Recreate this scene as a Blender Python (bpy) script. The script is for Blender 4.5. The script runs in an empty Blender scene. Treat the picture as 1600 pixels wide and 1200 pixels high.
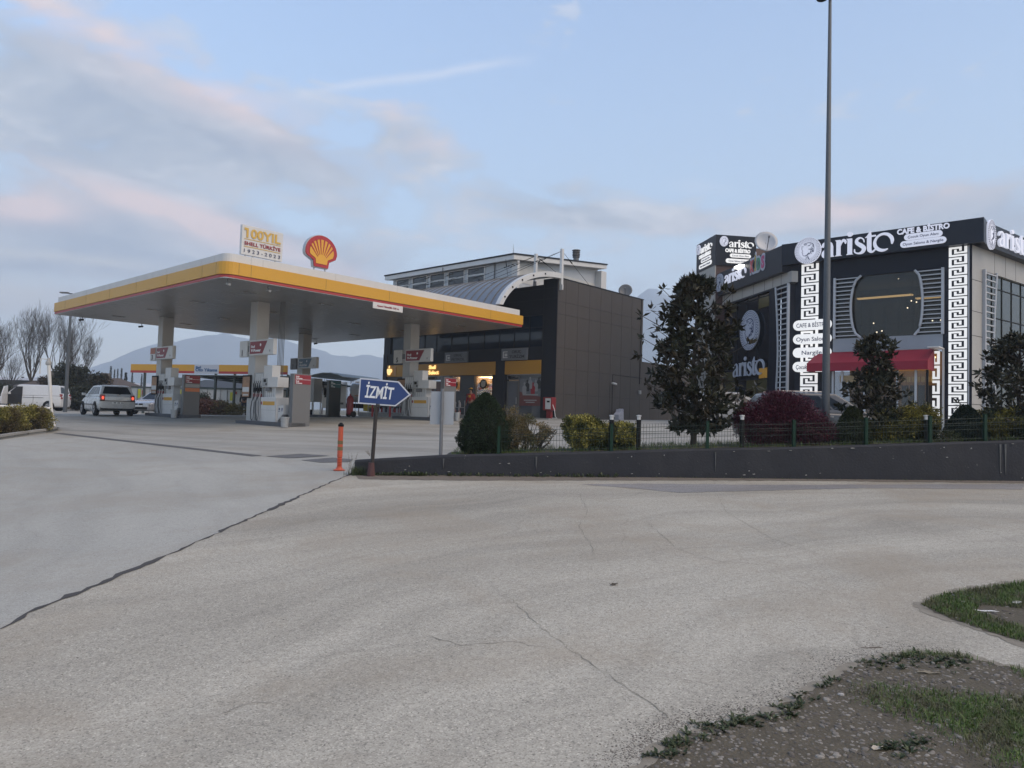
import bpy, bmesh, math, random
from mathutils import Vector, Matrix
R = math.radians; PI = math.pi; rnd = random.Random(7)
sc = bpy.context.scene; COL = sc.collection
# ------------------------------------------------------------------ camera
FPX, PITCH, ROLL = 1116.0, R(2.47), R(1.71)
fw = Vector((0, math.cos(PITCH), math.sin(PITCH))); r0 = Vector((1, 0, 0)); u0 = r0.cross(fw)
rt = math.cos(ROLL)*r0 + math.sin(ROLL)*u0; up = -math.sin(ROLL)*r0 + math.cos(ROLL)*u0
cam = bpy.data.objects.new('camera', bpy.data.cameras.new('camera')); COL.objects.link(cam)
cam.matrix_world = Matrix(((rt.x, up.x, -fw.x, 0), (rt.y, up.y, -fw.y, 0), (rt.z, up.z, -fw.z, 0), (0, 0, 0, 1)))
cam.data.sensor_width = 36; cam.data.lens = 36*FPX/1600; cam.data.clip_start = .1; cam.data.clip_end = 20000
sc.camera = cam
# ------------------------------------------------------------------ light
SUN_AZ, SUN_EL = 118.0, 7.0        # compass-like: degrees clockwise from the viewing direction
world = bpy.data.worlds.new('World'); sc.world = world; world.use_nodes = True
wn, wl = world.node_tree.nodes, world.node_tree.links
wn.clear()
def N(nodes, t, **k):
    n = nodes.new(t)
    for a, b in k.items():
        if a.startswith('i_'): n.inputs[a[2:].replace('_', ' ')].default_value = b
        elif a.startswith('n'): n.inputs[int(a[1:])].default_value = b
        else: setattr(n, a, b)
    return n
def ramp(nodes, stops, interp='LINEAR'):
    r = nodes.new('ShaderNodeValToRGB'); r.color_ramp.interpolation = interp
    e = r.color_ramp.elements
    while len(e) < len(stops): e.new(.5)
    for q, (p, c) in zip(e, stops):
        q.position = p; q.color = (c, c, c, 1) if not hasattr(c, '__len__') else (*c, 1)
    return r
def math_(nodes, links, op, a, b=None, c=None, clamp=False):
    m = nodes.new('ShaderNodeMath'); m.operation = op; m.use_clamp = clamp
    for i, v in enumerate((a, b, c)):
        if v is None: continue
        if isinstance(v, (int, float)): m.inputs[i].default_value = v
        else: links.new(v, m.inputs[i])
    return m.outputs[0]
def mixc(nodes, links, f, a, b, mode='MIX'):
    m = nodes.new('ShaderNodeMix'); m.data_type = 'RGBA'; m.blend_type = mode
    for i, v in ((0, f), (6, a), (7, b)):
        if isinstance(v, (int, float)): m.inputs[i].default_value = v
        elif isinstance(v, tuple): m.inputs[i].default_value = (*v, 1)
        else: links.new(v, m.inputs[i])
    return m.outputs[2]
sky = N(wn, 'ShaderNodeTexSky', sky_type='NISHITA', sun_disc=False, sun_elevation=R(SUN_EL), sun_rotation=R(SUN_AZ), air_density=1.0, dust_density=.7, ozone_density=2.2)
tc = wn.new('ShaderNodeTexCoord'); sx = wn.new('ShaderNodeSeparateXYZ'); wl.new(tc.outputs['Generated'], sx.inputs[0])
X, Y, Z = sx.outputs
def sray(px, py): return (fw + rt*((px-800)/FPX) + up*((600-py)/FPX)).normalized()
SKYK = 1.0; EK = 1/.30   # colours below are as seen; EK brings them to the sky texture's own scale
skc = mixc(wn, wl, 1.0, sky.outputs[0], (SKYK*1.0, SKYK*1.0, SKYK*1.10), 'MULTIPLY')
vz = ramp(wn, [(0.0, .9), (.12, .8), (.3, .65), (.6, .5), (1.0, .2)]); wl.new(Z, vz.inputs[0])
vc_ = ramp(wn, [(p_, tuple(q*EK for q in c_)) for p_, c_ in ((0.0, (.78, .74, .70)), (.10, (.68, .74, .80)), (.25, (.56, .70, .86)), (.6, (.42, .58, .90)))]); wl.new(Z, vc_.inputs[0])
veil = mixc(wn, wl, vz.outputs[0], skc, vc_.outputs[0])
# cloud banks standing at fixed directions of the sky, broken up by noise on the sky dome
dm = N(wn, 'ShaderNodeMapping'); dm.inputs['Scale'].default_value = (1, 1, 2.6); wl.new(tc.outputs['Generated'], dm.inputs[0])
cn = N(wn, 'ShaderNodeTexNoise', i_Scale=6.6, i_Detail=9.0, i_Roughness=.60, i_Distortion=.45); wl.new(dm.outputs[0], cn.inputs['Vector'])
fine = N(wn, 'ShaderNodeTexNoise', i_Scale=9.0, i_Detail=6.0, i_Roughness=.55); wl.new(dm.outputs[0], fine.inputs['Vector'])
def bank(px, py, a, b, ang, k):
    c = sray(px, py); e = (sray(px+50*math.cos(R(ang)), py+50*math.sin(R(ang)))-c).normalized(); f = c.cross(e).normalized(); o = None
    for ax, w in ((e, a/FPX), (f, b/FPX)):
        d = N(wn, 'ShaderNodeVectorMath', operation='DOT_PRODUCT'); wl.new(tc.outputs['Generated'], d.inputs[0]); d.inputs[1].default_value = ax/w
        q = math_(wn, wl, 'SUBTRACT', d.outputs['Value'], c.dot(ax)/w); q = math_(wn, wl, 'MULTIPLY', q, q)
        o = q if o is None else math_(wn, wl, 'ADD', o, q)
    d = N(wn, 'ShaderNodeVectorMath', operation='DOT_PRODUCT'); wl.new(tc.outputs['Generated'], d.inputs[0]); d.inputs[1].default_value = c
    g = math_(wn, wl, 'EXPONENT', math_(wn, wl, 'MULTIPLY', o, -1.0))
    return math_(wn, wl, 'MULTIPLY', math_(wn, wl, 'MULTIPLY', g, k), math_(wn, wl, 'GREATER_THAN', d.outputs['Value'], 0.0))
def total(L):
    s_ = None
    for q in L: s_ = bank(*q) if s_ is None else math_(wn, wl, 'ADD', s_, bank(*q))
    return s_
B1 = total([(150, 110, 260, 70, 24, .75), (380, 225, 260, 55, 17, .85), (60, 210, 200, 60, 10, .5), (120, 378, 320, 46, 4, 1.7), (330, 360, 160, 34, 24, .7), (-150, 340, 180, 60, 0, .8), (620, 190, 70, 40, 20, .4), (935, 338, 150, 22, 3, 1.1), (900, 295, 60, 14, 0, .4), (1400, 322, 200, 34, -8, 1.0), (1560, 355, 200, 30, -5, .8), (1050, 460, 150, 40, 0, .5), (690, 240, 140, 30, 15, .35), (110, 480, 260, 22, 0, .5), (560, 420, 200, 30, 10, .4), (740, 300, 60, 15, 0, .3)])
dens = math_(wn, wl, 'ADD', math_(wn, wl, 'MULTIPLY', B1, 1.12), math_(wn, wl, 'MULTIPLY_ADD', cn.outputs[0], 2.9, -1.45))
dens = math_(wn, wl, 'ADD', dens, math_(wn, wl, 'MULTIPLY_ADD', fine.outputs[0], .9, -.45))
cm = ramp(wn, [(.30, 0), (.52, .45), (.90, .95)]); cm.color_ramp.interpolation = 'EASE'; wl.new(dens, cm.inputs[0])
P1 = total([(180, 70, 260, 34, 26, .8), (300, 120, 120, 28, 25, .5), (440, 180, 60, 24, 20, .6), (270, 332, 120, 18, 18, 1.8), (20, 316, 75, 22, 6, 1.9), (450, 400, 150, 24, 16, 1.0), (605, 160, 50, 25, 10, .8), (1400, 300, 200, 26, -10, .8), (1320, 330, 50, 14, 0, .7), (690, 225, 50, 14, 0, .6)])
pk = math_(wn, wl, 'MULTIPLY', P1, math_(wn, wl, 'MULTIPLY_ADD', fine.outputs[0], 2.2, -.5, clamp=True), clamp=True)
cc = ramp(wn, [(p_, tuple(q*EK for q in c_)) for p_, c_ in ((.38, (.33, .39, .49)), (.52, (.43, .48, .56)), (.68, (.64, .66, .72)))]); wl.new(cn.outputs[0], cc.inputs[0])
ccol = mixc(wn, wl, pk, cc.outputs[0], tuple(q*EK for q in (.80, .64, .62)))
c1 = mixc(wn, wl, cm.outputs[0], veil, ccol)
Y1 = total([(70, 400, 90, 8, 4, .75), (170, 412, 60, 6, 8, .4), (40, 460, 110, 22, 0, .75), (-60, 480, 120, 40, 0, .6)])
c1 = mixc(wn, wl, math_(wn, wl, 'MULTIPLY', Y1, math_(wn, wl, 'MULTIPLY_ADD', fine.outputs[0], 2.0, -.3, clamp=True), clamp=True), c1, tuple(q*EK for q in (.72, .70, .66)))
bg = N(wn, 'ShaderNodeBackground', i_Strength=.135)
wout = wn.new('ShaderNodeOutputWorld'); wl.new(bg.outputs[0], wout.inputs[0])
sun = bpy.data.lights.new('sun', 'SUN'); sun.energy = .98; sun.angle = R(50); sun.color = (1, .79, .57)
so = bpy.data.objects.new('sun', sun); COL.objects.link(so)
sd = Vector((math.sin(R(SUN_AZ))*math.cos(R(50)), math.cos(R(SUN_AZ))*math.cos(R(50)), math.sin(R(50))))
so.rotation_euler = sd.to_track_quat('Z', 'Y').to_euler()
vs = sc.view_settings; vs.view_transform = 'Standard'; vs.look = 'None'; vs.exposure = 1.45; vs.gamma = 1; vs.use_curve_mapping = False
world.cycles.sampling_method = 'MANUAL'; world.cycles.sample_map_resolution = 256
sc.cycles.max_bounces = 6; sc.cycles.volume_bounces = 1; sc.cycles.use_denoising = True
# ------------------------------------------------------------------ geometry of the view: pixel -> place
def ray(px, py):
    d = fw + rt*((px-800)/FPX) + up*((600-py)/FPX); return d/d.y
def gz(x, y): return -1.6 + .0185*max(-25, min(25, x)) + .038*max(-12, min(y, 36))
def G(px, py, dz=0):
    d = ray(px, py); t = 1.0
    while t < 400:
        if d.z*t <= gz(d.x*t, t)+dz: break
        t += .02
    return Vector((d.x*t, t, d.z*t))
def at(px, py, y): return ray(px, py)*y
_s = ray(0, 0)
def trail(a, b):
    p, q = ray(*a).normalized(), ray(*b).normalized(); n = p.cross(q).normalized(); return p, q, n
# contrail pieces in the sky
cur = c1
for (a, b, w, k) in (((430, 155), (850, 88), .0085, .42), ((135, 285), (178, 266), .004, .3), ((1020, 290), (1170, 296), .012, .25)):
    p, q, n = trail(a, b); m = (p+q).normalized(); half = p.angle(q)/2
    d1 = N(wn, 'ShaderNodeVectorMath', operation='DOT_PRODUCT'); wl.new(tc.outputs['Generated'], d1.inputs[0]); d1.inputs[1].default_value = n
    t1 = (q-p).normalized()
    d2 = N(wn, 'ShaderNodeVectorMath', operation='DOT_PRODUCT'); wl.new(tc.outputs['Generated'], d2.inputs[0]); d2.inputs[1].default_value = t1
    nz = N(wn, 'ShaderNodeTexNoise', i_Scale=14.0, i_Detail=5.0); wl.new(tc.outputs['Generated'], nz.inputs['Vector'])
    off = math_(wn, wl, 'MULTIPLY_ADD', nz.outputs[0], .02, -.01)
    ac = math_(wn, wl, 'ABSOLUTE', math_(wn, wl, 'ADD', d1.outputs['Value'], off))
    f1 = math_(wn, wl, 'SUBTRACT', 1.0, math_(wn, wl, 'DIVIDE', ac, w), clamp=True)
    al = math_(wn, wl, 'ABSOLUTE', math_(wn, wl, 'SUBTRACT', d2.outputs['Value'], m.dot(t1)))
    f2 = math_(wn, wl, 'MULTIPLY', math_(wn, wl, 'SUBTRACT', math.sin(half), al), 12.0, clamp=True)
    f3 = math_(wn, wl, 'GREATER_THAN', Y, 0.0)
    ff = math_(wn, wl, 'MULTIPLY', math_(wn, wl, 'MULTIPLY', f1, f2), math_(wn, wl, 'MULTIPLY', f3, k))
    cur = mixc(wn, wl, ff, cur, tuple(q*EK for q in (.74, .75, .82)))
wl.new(cur, bg.inputs[0])
# ------------------------------------------------------------------ materials
def mat(name, col, rough=.6, metal=0.0, var=.12, scale=6.0, bump=0.0, bscale=None, emit=None, es=1.0, spec=.5, alpha=1.0, trans=0.0, coat=0.0, island=0.0, stretch=None, dirt=0.0):
    m = bpy.data.materials.new(name); m.use_nodes = True; n, l = m.node_tree.nodes, m.node_tree.links
    b = n['Principled BSDF']; b.inputs['Roughness'].default_value = rough; b.inputs['Metallic'].default_value = metal
    b.inputs['Specular IOR Level'].default_value = spec; b.inputs['Coat Weight'].default_value = coat
    b.inputs['Transmission Weight'].default_value = trans; b.inputs['Alpha'].default_value = alpha
    c = tuple(col)
    if var > 0 or bump > 0 or dirt > 0:
        t = n.new('ShaderNodeTexCoord'); src = t.outputs['Object']
        if stretch:
            q = n.new('ShaderNodeMapping'); q.inputs['Scale'].default_value = stretch; l.new(src, q.inputs[0]); src = q.outputs[0]
        nz = N(n, 'ShaderNodeTexNoise', i_Scale=scale, i_Detail=5.0, i_Roughness=.6); l.new(src, nz.inputs['Vector'])
        k = math_(n, l, 'MULTIPLY_ADD', nz.outputs[0], 2*var, 1-var)
        if island > 0:
            ge = n.new('ShaderNodeNewGeometry'); k = math_(n, l, 'MULTIPLY', k, math_(n, l, 'MULTIPLY_ADD', ge.outputs['Random Per Island'], 2*island, 1-island))
        o = mixc(n, l, 1.0, c, (1, 1, 1), 'MULTIPLY'); mx = o.node
        cmb = n.new('ShaderNodeCombineColor'); [l.new(k, cmb.inputs[i]) for i in range(3)]
        l.new(cmb.outputs[0], mx.inputs[7])
        if dirt > 0:
            dn = N(n, 'ShaderNodeTexNoise', i_Scale=1.3, i_Detail=6.0, i_Roughness=.7); 
            mpp = n.new('ShaderNodeMapping'); mpp.inputs['Scale'].default_value = (1, 1, .35); l.new(t.outputs['Object'], mpp.inputs[0]); l.new(mpp.outputs[0], dn.inputs['Vector'])
            rr = ramp(n, [(.45, 0), (.75, dirt)]); l.new(dn.outputs[0], rr.inputs[0])
            o = mixc(n, l, rr.outputs[0], o, (.12, .11, .10))
        l.new(o, b.inputs['Base Color'])
        if rough > .1:
            l.new(math_(n, l, 'MULTIPLY_ADD', nz.outputs[0], .2, rough-.1, clamp=True), b.inputs['Roughness'])
        if bump > 0:
            bz = N(n, 'ShaderNodeTexNoise', i_Scale=bscale or scale*4, i_Detail=4.0); l.new(src, bz.inputs['Vector'])
            bp = N(n, 'ShaderNodeBump', i_Strength=bump, i_Distance=.02); l.new(bz.outputs[0], bp.inputs['Height']); l.new(bp.outputs[0], b.inputs['Normal'])
    else:
        b.inputs['Base Color'].default_value = (*c, 1)
    if emit:
        b.inputs['Emission Color'].default_value = (*emit, 1); b.inputs['Emission Strength'].default_value = es
    return m
def leafmat(name, c1_, c2_, rough=.5, spec=.35, patch=None):
    m = bpy.data.materials.new(name); m.use_nodes = True; n, l = m.node_tree.nodes, m.node_tree.links
    b = n['Principled BSDF']; b.inputs['Roughness'].default_value = rough; b.inputs['Specular IOR Level'].default_value = spec
    ge = n.new('ShaderNodeNewGeometry'); o = mixc(n, l, ge.outputs['Random Per Island'], tuple(c1_), tuple(c2_))
    if patch:
        t = n.new('ShaderNodeTexCoord'); nz = N(n, 'ShaderNodeTexNoise', i_Scale=patch[1], i_Detail=2.0); l.new(t.outputs['Object'], nz.inputs['Vector'])
        rr = ramp(n, [(.45, 0), (.6, 1)]); l.new(nz.outputs[0], rr.inputs[0]); o = mixc(n, l, rr.outputs[0], o, tuple(patch[0]))
    l.new(o, b.inputs['Base Color'])
    return m
# ------------------------------------------------------------------ mesh builder
class MB:
    def __init__(s): s.v = []; s.f = []; s.m = []
    def add(s, vs, fs, mi=0):
        o = len(s.v); s.v += [tuple(p) for p in vs]; s.f += [tuple(o+i for i in f) for f in fs]; s.m += [mi]*len(fs); return s
    def box(s, x0, x1, y0, y1, z0, z1, mi=0):
        return s.add([(x, y, z) for z in (z0, z1) for x, y in ((x0, y0), (x1, y0), (x1, y1), (x0, y1))],
                     [(3, 2, 1, 0), (4, 5, 6, 7), (0, 1, 5, 4), (1, 2, 6, 5), (2, 3, 7, 6), (3, 0, 4, 7)], mi)
    def hexa(s, p, mi=0):  # 8 points, bottom 4 then top 4
        return s.add(p, [(3, 2, 1, 0), (4, 5, 6, 7), (0, 1, 5, 4), (1, 2, 6, 5), (2, 3, 7, 6), (3, 0, 4, 7)], mi)
    def prism(s, a, b, mi=0):  # two matching loops
        n = len(a); return s.add(list(a)+list(b), [tuple(range(n))[::-1], tuple(range(n, 2*n))]+[(i, (i+1) % n, n+(i+1) % n, n+i) for i in range(n)], mi)
    def loft(s, loops, mi=0, cap=True):
        n = len(loops[0]); vs = [p for L in loops for p in L]; fs = []
        for k in range(len(loops)-1):
            for i in range(n): fs.append((k*n+i, k*n+(i+1) % n, (k+1)*n+(i+1) % n, (k+1)*n+i))
        if cap: fs += [tuple(range(n))[::-1], tuple(range((len(loops)-1)*n, len(loops)*n))]
        return s.add(vs, fs, mi)
    def tube(s, pts, rad, n=8, mi=0):
        pts = [Vector(p) for p in pts]; rad = rad if hasattr(rad, '__len__') else [rad]*len(pts); loops = []
        ref = Vector((0, 0, 1))
        for i, p in enumerate(pts):
            d = (pts[min(i+1, len(pts)-1)]-pts[max(i-1, 0)]).normalized()
            a = d.cross(ref if abs(d.z) < .95 else Vector((1, 0, 0))).normalized(); b = d.cross(a)
            loops.append([p+(a*math.cos(2*PI*k/n)+b*math.sin(2*PI*k/n))*rad[i] for k in range(n)])
        return s.loft(loops, mi)
    def lathe(s, prof, c=(0, 0, 0), n=20, mi=0):
        return s.loft([[(c[0]+r*math.cos(2*PI*k/n), c[1]+r*math.sin(2*PI*k/n), c[2]+z) for k in range(n)] for r, z in prof], mi)
    def blob(s, c, r, n=10, mi=0, rot=0):
        rx, ry, rz = r if hasattr(r, '__len__') else (r, r, r); L = []
        cr, sr = math.cos(rot), math.sin(rot)
        for i in range(n//2+1):
            t = -PI/2+PI*i/(n//2); q = max(math.cos(t), .02)
            L.append([(c[0]+rx*q*math.cos(a)*cr-ry*q*math.sin(a)*sr, c[1]+rx*q*math.cos(a)*sr+ry*q*math.sin(a)*cr, c[2]+rz*math.sin(t)) for a in [2*PI*k/n for k in range(n)]])
        return s.loft(L, mi)
def mk(name, mb, mats, parent=None, smooth=False, bevel=0.0, world_=False, kind=None):
    me = bpy.data.meshes.new(name)
    vs_ = mb.v
    if world_ and parent is not None:
        inv = gm(parent).inverted(); vs_ = [inv @ Vector(p) for p in vs_]
    me.from_pydata([tuple(p) for p in vs_], [], mb.f)
    mats = mats if isinstance(mats, (list, tuple)) else [mats]
    for q in mats: me.materials.append(q)
    if len(mats) > 1: me.polygons.foreach_set('material_index', mb.m)
    bm = bmesh.new(); bm.from_mesh(me); bmesh.ops.recalc_face_normals(bm, faces=bm.faces)
    if bevel:
        ed = [e for e in bm.edges if len(e.link_faces) == 2 and e.calc_face_angle(0) > .5]
        bmesh.ops.bevel(bm, geom=ed, offset=bevel, segments=2, affect='EDGES', profile=.6, clamp_overlap=True)
    bm.to_mesh(me); bm.free()
    if smooth: me.polygons.foreach_set('use_smooth', [True]*len(me.polygons))
    me.update()
    o = bpy.data.objects.new(name, me); COL.objects.link(o)
    if parent is not None: o.parent = parent
    if kind: o['kind'] = kind
    return o
def rawmesh(name, vs_, fs_, mats, parent=None, kind=None):
    me = bpy.data.meshes.new(name); me.from_pydata(vs_, [], fs_)
    me.materials.append(mats); me.update()
    o = bpy.data.objects.new(name, me); COL.objects.link(o)
    if parent is not None: o.parent = parent
    if kind: o['kind'] = kind
    return o
def gm(o):
    m = Matrix.Translation(o.location) @ o.rotation_euler.to_matrix().to_4x4() @ Matrix.Diagonal((*o.scale, 1))
    return gm(o.parent) @ m if o.parent else m
def thing(name, label, cat, loc=(0, 0, 0), rz=0.0, group=None):
    o = bpy.data.objects.new(name, None); COL.objects.link(o); o.empty_display_size = .3
    o.location = loc; o.rotation_euler = (0, 0, rz); o['label'] = label; o['category'] = cat
    if group: o['group'] = group
    return o
def tag(o, label, cat, group=None):
    o['label'] = label; o['category'] = cat
    if group: o['group'] = group
    return o
def dup(root, loc, rz, label, group=None):
    def cp(o, par):
        c = o.copy(); COL.objects.link(c)
        if par is not None: c.parent = par
        for ch in list(kids.get(o.name, ())): cp(ch, c)
        return c
    kids = {}
    for o in list(sc.objects):
        if o.parent: kids.setdefault(o.parent.name, []).append(o)
    r = cp(root, None); r.location = loc; r.rotation_euler = (0, 0, rz); r['label'] = label
    if group: r['group'] = group
    return r
AZ = R(41.8); UX, UY = math.sin(AZ), math.cos(AZ)       # station axis U (to the right and back); V is square to it
RS = PI/2-AZ
class Face:
    """vertical plane: s runs to the viewer's right, d outwards, z up"""
    def __init__(f, o, sx_, sy_):
        q = math.hypot(sx_, sy_); f.o = Vector((o[0], o[1])); f.s = Vector((sx_/q, sy_/q)); f.n = Vector((sy_/q, -sx_/q))
    def pt(f, s, z, d=0): p = f.o+f.s*s+f.n*d; return Vector((p.x, p.y, z))
    def hit(f, px, py, d=0):
        r = ray(px, py); o = f.o+f.n*d
        t = o.dot(f.n)/(Vector((r.x, r.y)).dot(f.n)); p = Vector((r.x*t, r.y*t)); return (p-f.o).dot(f.s), r.z*t
    def box(f, mb, s0, s1, z0, z1, d0, d1, mi=0):
        return mb.hexa([f.pt(s, z, d) for z in (z0, z1) for s, d in ((s0, d0), (s1, d0), (s1, d1), (s0, d1))], mi)
    def poly(f, mb, pts, d0, d1, mi=0): return mb.prism([f.pt(s, z, d0) for s, z in pts], [f.pt(s, z, d1) for s, z in pts], mi)
    def off(f, s, d=0): p = f.o+f.s*s+f.n*d; g = Face((p.x, p.y), f.s.x, f.s.y); return g
# ------------------------------------------------------------------ lettering
_tc = {}
def txt_mesh(s, bold):
    k = (s, bold)
    if k in _tc: return _tc[k]
    cu = bpy.data.curves.new('lettering', 'FONT'); cu.body = s; cu.size = 1; cu.offset = bold; cu.resolution_u = 3
    o = bpy.data.objects.new('tmp', cu); COL.objects.link(o); bpy.context.view_layer.update()
    me = bpy.data.meshes.new_from_object(o.evaluated_get(bpy.context.evaluated_depsgraph_get()))
    bpy.data.objects.remove(o); bpy.data.curves.remove(cu)
    bm = bmesh.new(); bm.from_mesh(me); bmesh.ops.remove_doubles(bm, verts=bm.verts, dist=1e-5)
    v = [(p.co.x, p.co.y) for p in bm.verts]; bm.verts.index_update()
    f = [tuple(w.index for w in q.verts) for q in bm.faces]
    e = [tuple(w.index for w in q.verts) for q in bm.edges if len(q.link_faces) == 1]
    bm.free(); bpy.data.meshes.remove(me)
    _tc[k] = (v, f, e); return _tc[k]
def letters(mb, face, s, s0, z0, h, w=None, d=.01, t=.01, bold=.0, mi=0, cap=None, slant=0):
    """text with its left foot at (s0, z0); h = capital height; w = total width"""
    v, f, e = txt_mesh(s, bold)
    if not v: return
    xs = [p[0] for p in v]; x0, x1 = min(xs), max(xs); k = h/.73
    kx = (w/(x1-x0)) if w else k
    n = len(v)
    P = [face.pt(s0+(x-x0)*kx+y*k*slant, z0+y*k, d+t) for x, y in v]+[face.pt(s0+(x-x0)*kx+y*k*slant, z0+y*k, d) for x, y in v]
    mb.add(P, list(f)+[(a, b, b+n, a+n) for a, b in e], mi)
# ------------------------------------------------------------------ ground, road, forecourt
def drape(name, pts, dz, m, kind='structure'):
    me = bpy.data.meshes.new(name); bm = bmesh.new()
    bm.faces.new([bm.verts.new((p[0], p[1], 0)) for p in pts])
    for co, no in (((25, 0, 0), (1, 0, 0)), ((-25, 0, 0), (1, 0, 0)), ((0, 36, 0), (0, 1, 0)), ((0, -12, 0), (0, 1, 0))):
        bmesh.ops.bisect_plane(bm, geom=bm.verts[:]+bm.edges[:]+bm.faces[:], plane_co=co, plane_no=no, dist=1e-4)
    bmesh.ops.triangulate(bm, faces=bm.faces)
    for v in bm.verts: v.co.z = gz(v.co.x, v.co.y)+dz
    bmesh.ops.recalc_face_normals(bm, faces=bm.faces)
    bm.normal_update()
    if sum(f.normal.z for f in bm.faces) < 0: bmesh.ops.reverse_faces(bm, faces=bm.faces)
    bm.to_mesh(me); bm.free(); me.materials.append(m)
    o = bpy.data.objects.new(name, me); COL.objects.link(o)
    if kind: o['kind'] = kind
    return o
def asphalt(name, c1_, c2_, streak_dir, warm=0.0, cracks=.5, grain=1.0, arc=(10, -5), wear=1.0):
    m = bpy.data.materials.new(name); m.use_nodes = True; n, l = m.node_tree.nodes, m.node_tree.links
    b = n['Principled BSDF']; b.inputs['Roughness'].default_value = .85; b.inputs['Specular IOR Level'].default_value = .3
    t = n.new('ShaderNodeTexCoord'); src = t.outputs['Object']
    def noise_(sc_, det=4.0, rough=.6, st=None, rot=0, dist=0.0, loc=(0, 0, 0)):
        q = n.new('ShaderNodeMapping'); q.inputs['Scale'].default_value = st or (1, 1, 1); q.inputs['Rotation'].default_value = (0, 0, rot); q.inputs['Location'].default_value = loc
        l.new(src, q.inputs[0]); z = N(n, 'ShaderNodeTexNoise', i_Scale=sc_, i_Detail=det, i_Roughness=rough, i_Distortion=dist); l.new(q.outputs[0], z.inputs['Vector']); return z.outputs[0]
    big = noise_(.22, 5.0, .6, (1, 1, 1), 0, .6)
    rb = ramp(n, [(.35, 0), (.65, 1)]); l.new(big, rb.inputs[0])
    o = mixc(n, l, rb.outputs[0], c1_, c2_)
    # sweeping wear left by turning wheels: noise drawn out along wide arcs
    sp_ = n.new('ShaderNodeSeparateXYZ'); q0 = n.new('ShaderNodeMapping'); q0.inputs['Location'].default_value = (-arc[0], -arc[1], 0); l.new(src, q0.inputs[0])
    wz = N(n, 'ShaderNodeTexNoise', i_Scale=.35, i_Detail=2.0); l.new(src, wz.inputs['Vector']); av = N(n, 'ShaderNodeMix', data_type='VECTOR'); av.inputs[0].default_value = .5
    ad = n.new('ShaderNodeVectorMath'); ad.operation = 'MULTIPLY_ADD'; l.new(wz.outputs['Color'], ad.inputs[0]); ad.inputs[1].default_value = (1.6, 1.6, 0); l.new(q0.outputs[0], ad.inputs[2]); l.new(ad.outputs[0], sp_.inputs[0])
    rad = math_(n, l, 'SQRT', math_(n, l, 'ADD', math_(n, l, 'MULTIPLY', sp_.outputs[0], sp_.outputs[0]), math_(n, l, 'MULTIPLY', sp_.outputs[1], sp_.outputs[1]))); ang = math_(n, l, 'ARCTAN2', sp_.outputs[1], sp_.outputs[0])
    pc = n.new('ShaderNodeCombineXYZ'); l.new(math_(n, l, 'MULTIPLY', ang, 3.0), pc.inputs[0]); l.new(rad, pc.inputs[1])
    for sc1, sh, lo_, hi_ in ((.7, 0.0, 1-.18*wear, 1+.10*wear), (2.4, 7.0, 1-.12*wear, 1+.07*wear)):
        qq = n.new('ShaderNodeMapping'); qq.inputs['Scale'].default_value = (.55, 1.0, 1); qq.inputs['Location'].default_value = (sh, sh, 0); l.new(pc.outputs[0], qq.inputs[0])
        z = N(n, 'ShaderNodeTexNoise', i_Scale=sc1, i_Detail=5.0, i_Roughness=.55); l.new(qq.outputs[0], z.inputs['Vector']); rs = ramp(n, [(.34, lo_), (.5, 1.0), (.68, hi_)]); l.new(z.outputs[0], rs.inputs[0]); o = mixc(n, l, 1.0, o, rs.outputs[0], 'MULTIPLY')
    # aggregate
    vo = N(n, 'ShaderNodeTexVoronoi', i_Scale=135.0); l.new(src, vo.inputs['Vector'])
    sepc = n.new('ShaderNodeSeparateColor'); l.new(vo.outputs['Color'], sepc.inputs[0])
    ra = ramp(n, [(0, .55), (.18, .86), (.7, 1.02), (.94, 1.12), (1, 1.45)]); l.new(sepc.outputs[0], ra.inputs[0])
    o = mixc(n, l, grain, o, ra.outputs[0], 'MULTIPLY')
    g2 = noise_(26, 3.0, .7); rg = ramp(n, [(.3, .84), (.5, 1.0), (.75, 1.10)]); l.new(g2, rg.inputs[0]); o = mixc(n, l, grain, o, rg.outputs[0], 'MULTIPLY')
    # dark flecks and grit
    v2 = N(n, 'ShaderNodeTexVoronoi', i_Scale=11.0, feature='F1'); l.new(src, v2.inputs['Vector'])
    rf = ramp(n, [(.0, 1), (.07, 1), (.10, 0)]); l.new(v2.outputs['Distance'], rf.inputs[0])
    sp = n.new('ShaderNodeSeparateColor'); l.new(v2.outputs['Color'], sp.inputs[0])
    fl = math_(n, l, 'MULTIPLY', rf.outputs[0], math_(n, l, 'GREATER_THAN', sp.outputs[1], .72)); o = mixc(n, l, math_(n, l, 'MULTIPLY', fl, .55), o, (.07, .065, .06))
    # hairline cracks
    if cracks:
        q = N(n, 'ShaderNodeTexNoise', i_Scale=1.1, i_Detail=6.0); l.new(src, q.inputs['Vector'])
        add = N(n, 'ShaderNodeMix', data_type='VECTOR'); add.inputs[0].default_value = .33; l.new(src, add.inputs[4]); l.new(q.outputs['Color'], add.inputs[5])
        vc = N(n, 'ShaderNodeTexVoronoi', i_Scale=.75, feature='DISTANCE_TO_EDGE'); l.new(add.outputs[1], vc.inputs['Vector'])
        rc = ramp(n, [(0, 1), (.004, .7), (.009, 0)]); l.new(vc.outputs['Distance'], rc.inputs[0])
        pr = noise_(.35, 3.0, .5, None, 0, 0, (9, 4, 0)); rp = ramp(n, [(.5, 0), (.6, 1)]); l.new(pr, rp.inputs[0])
        cf = math_(n, l, 'MULTIPLY', math_(n, l, 'MULTIPLY', rc.outputs[0], rp.outputs[0]), cracks); o = mixc(n, l, cf, o, (.06, .055, .05))
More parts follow.
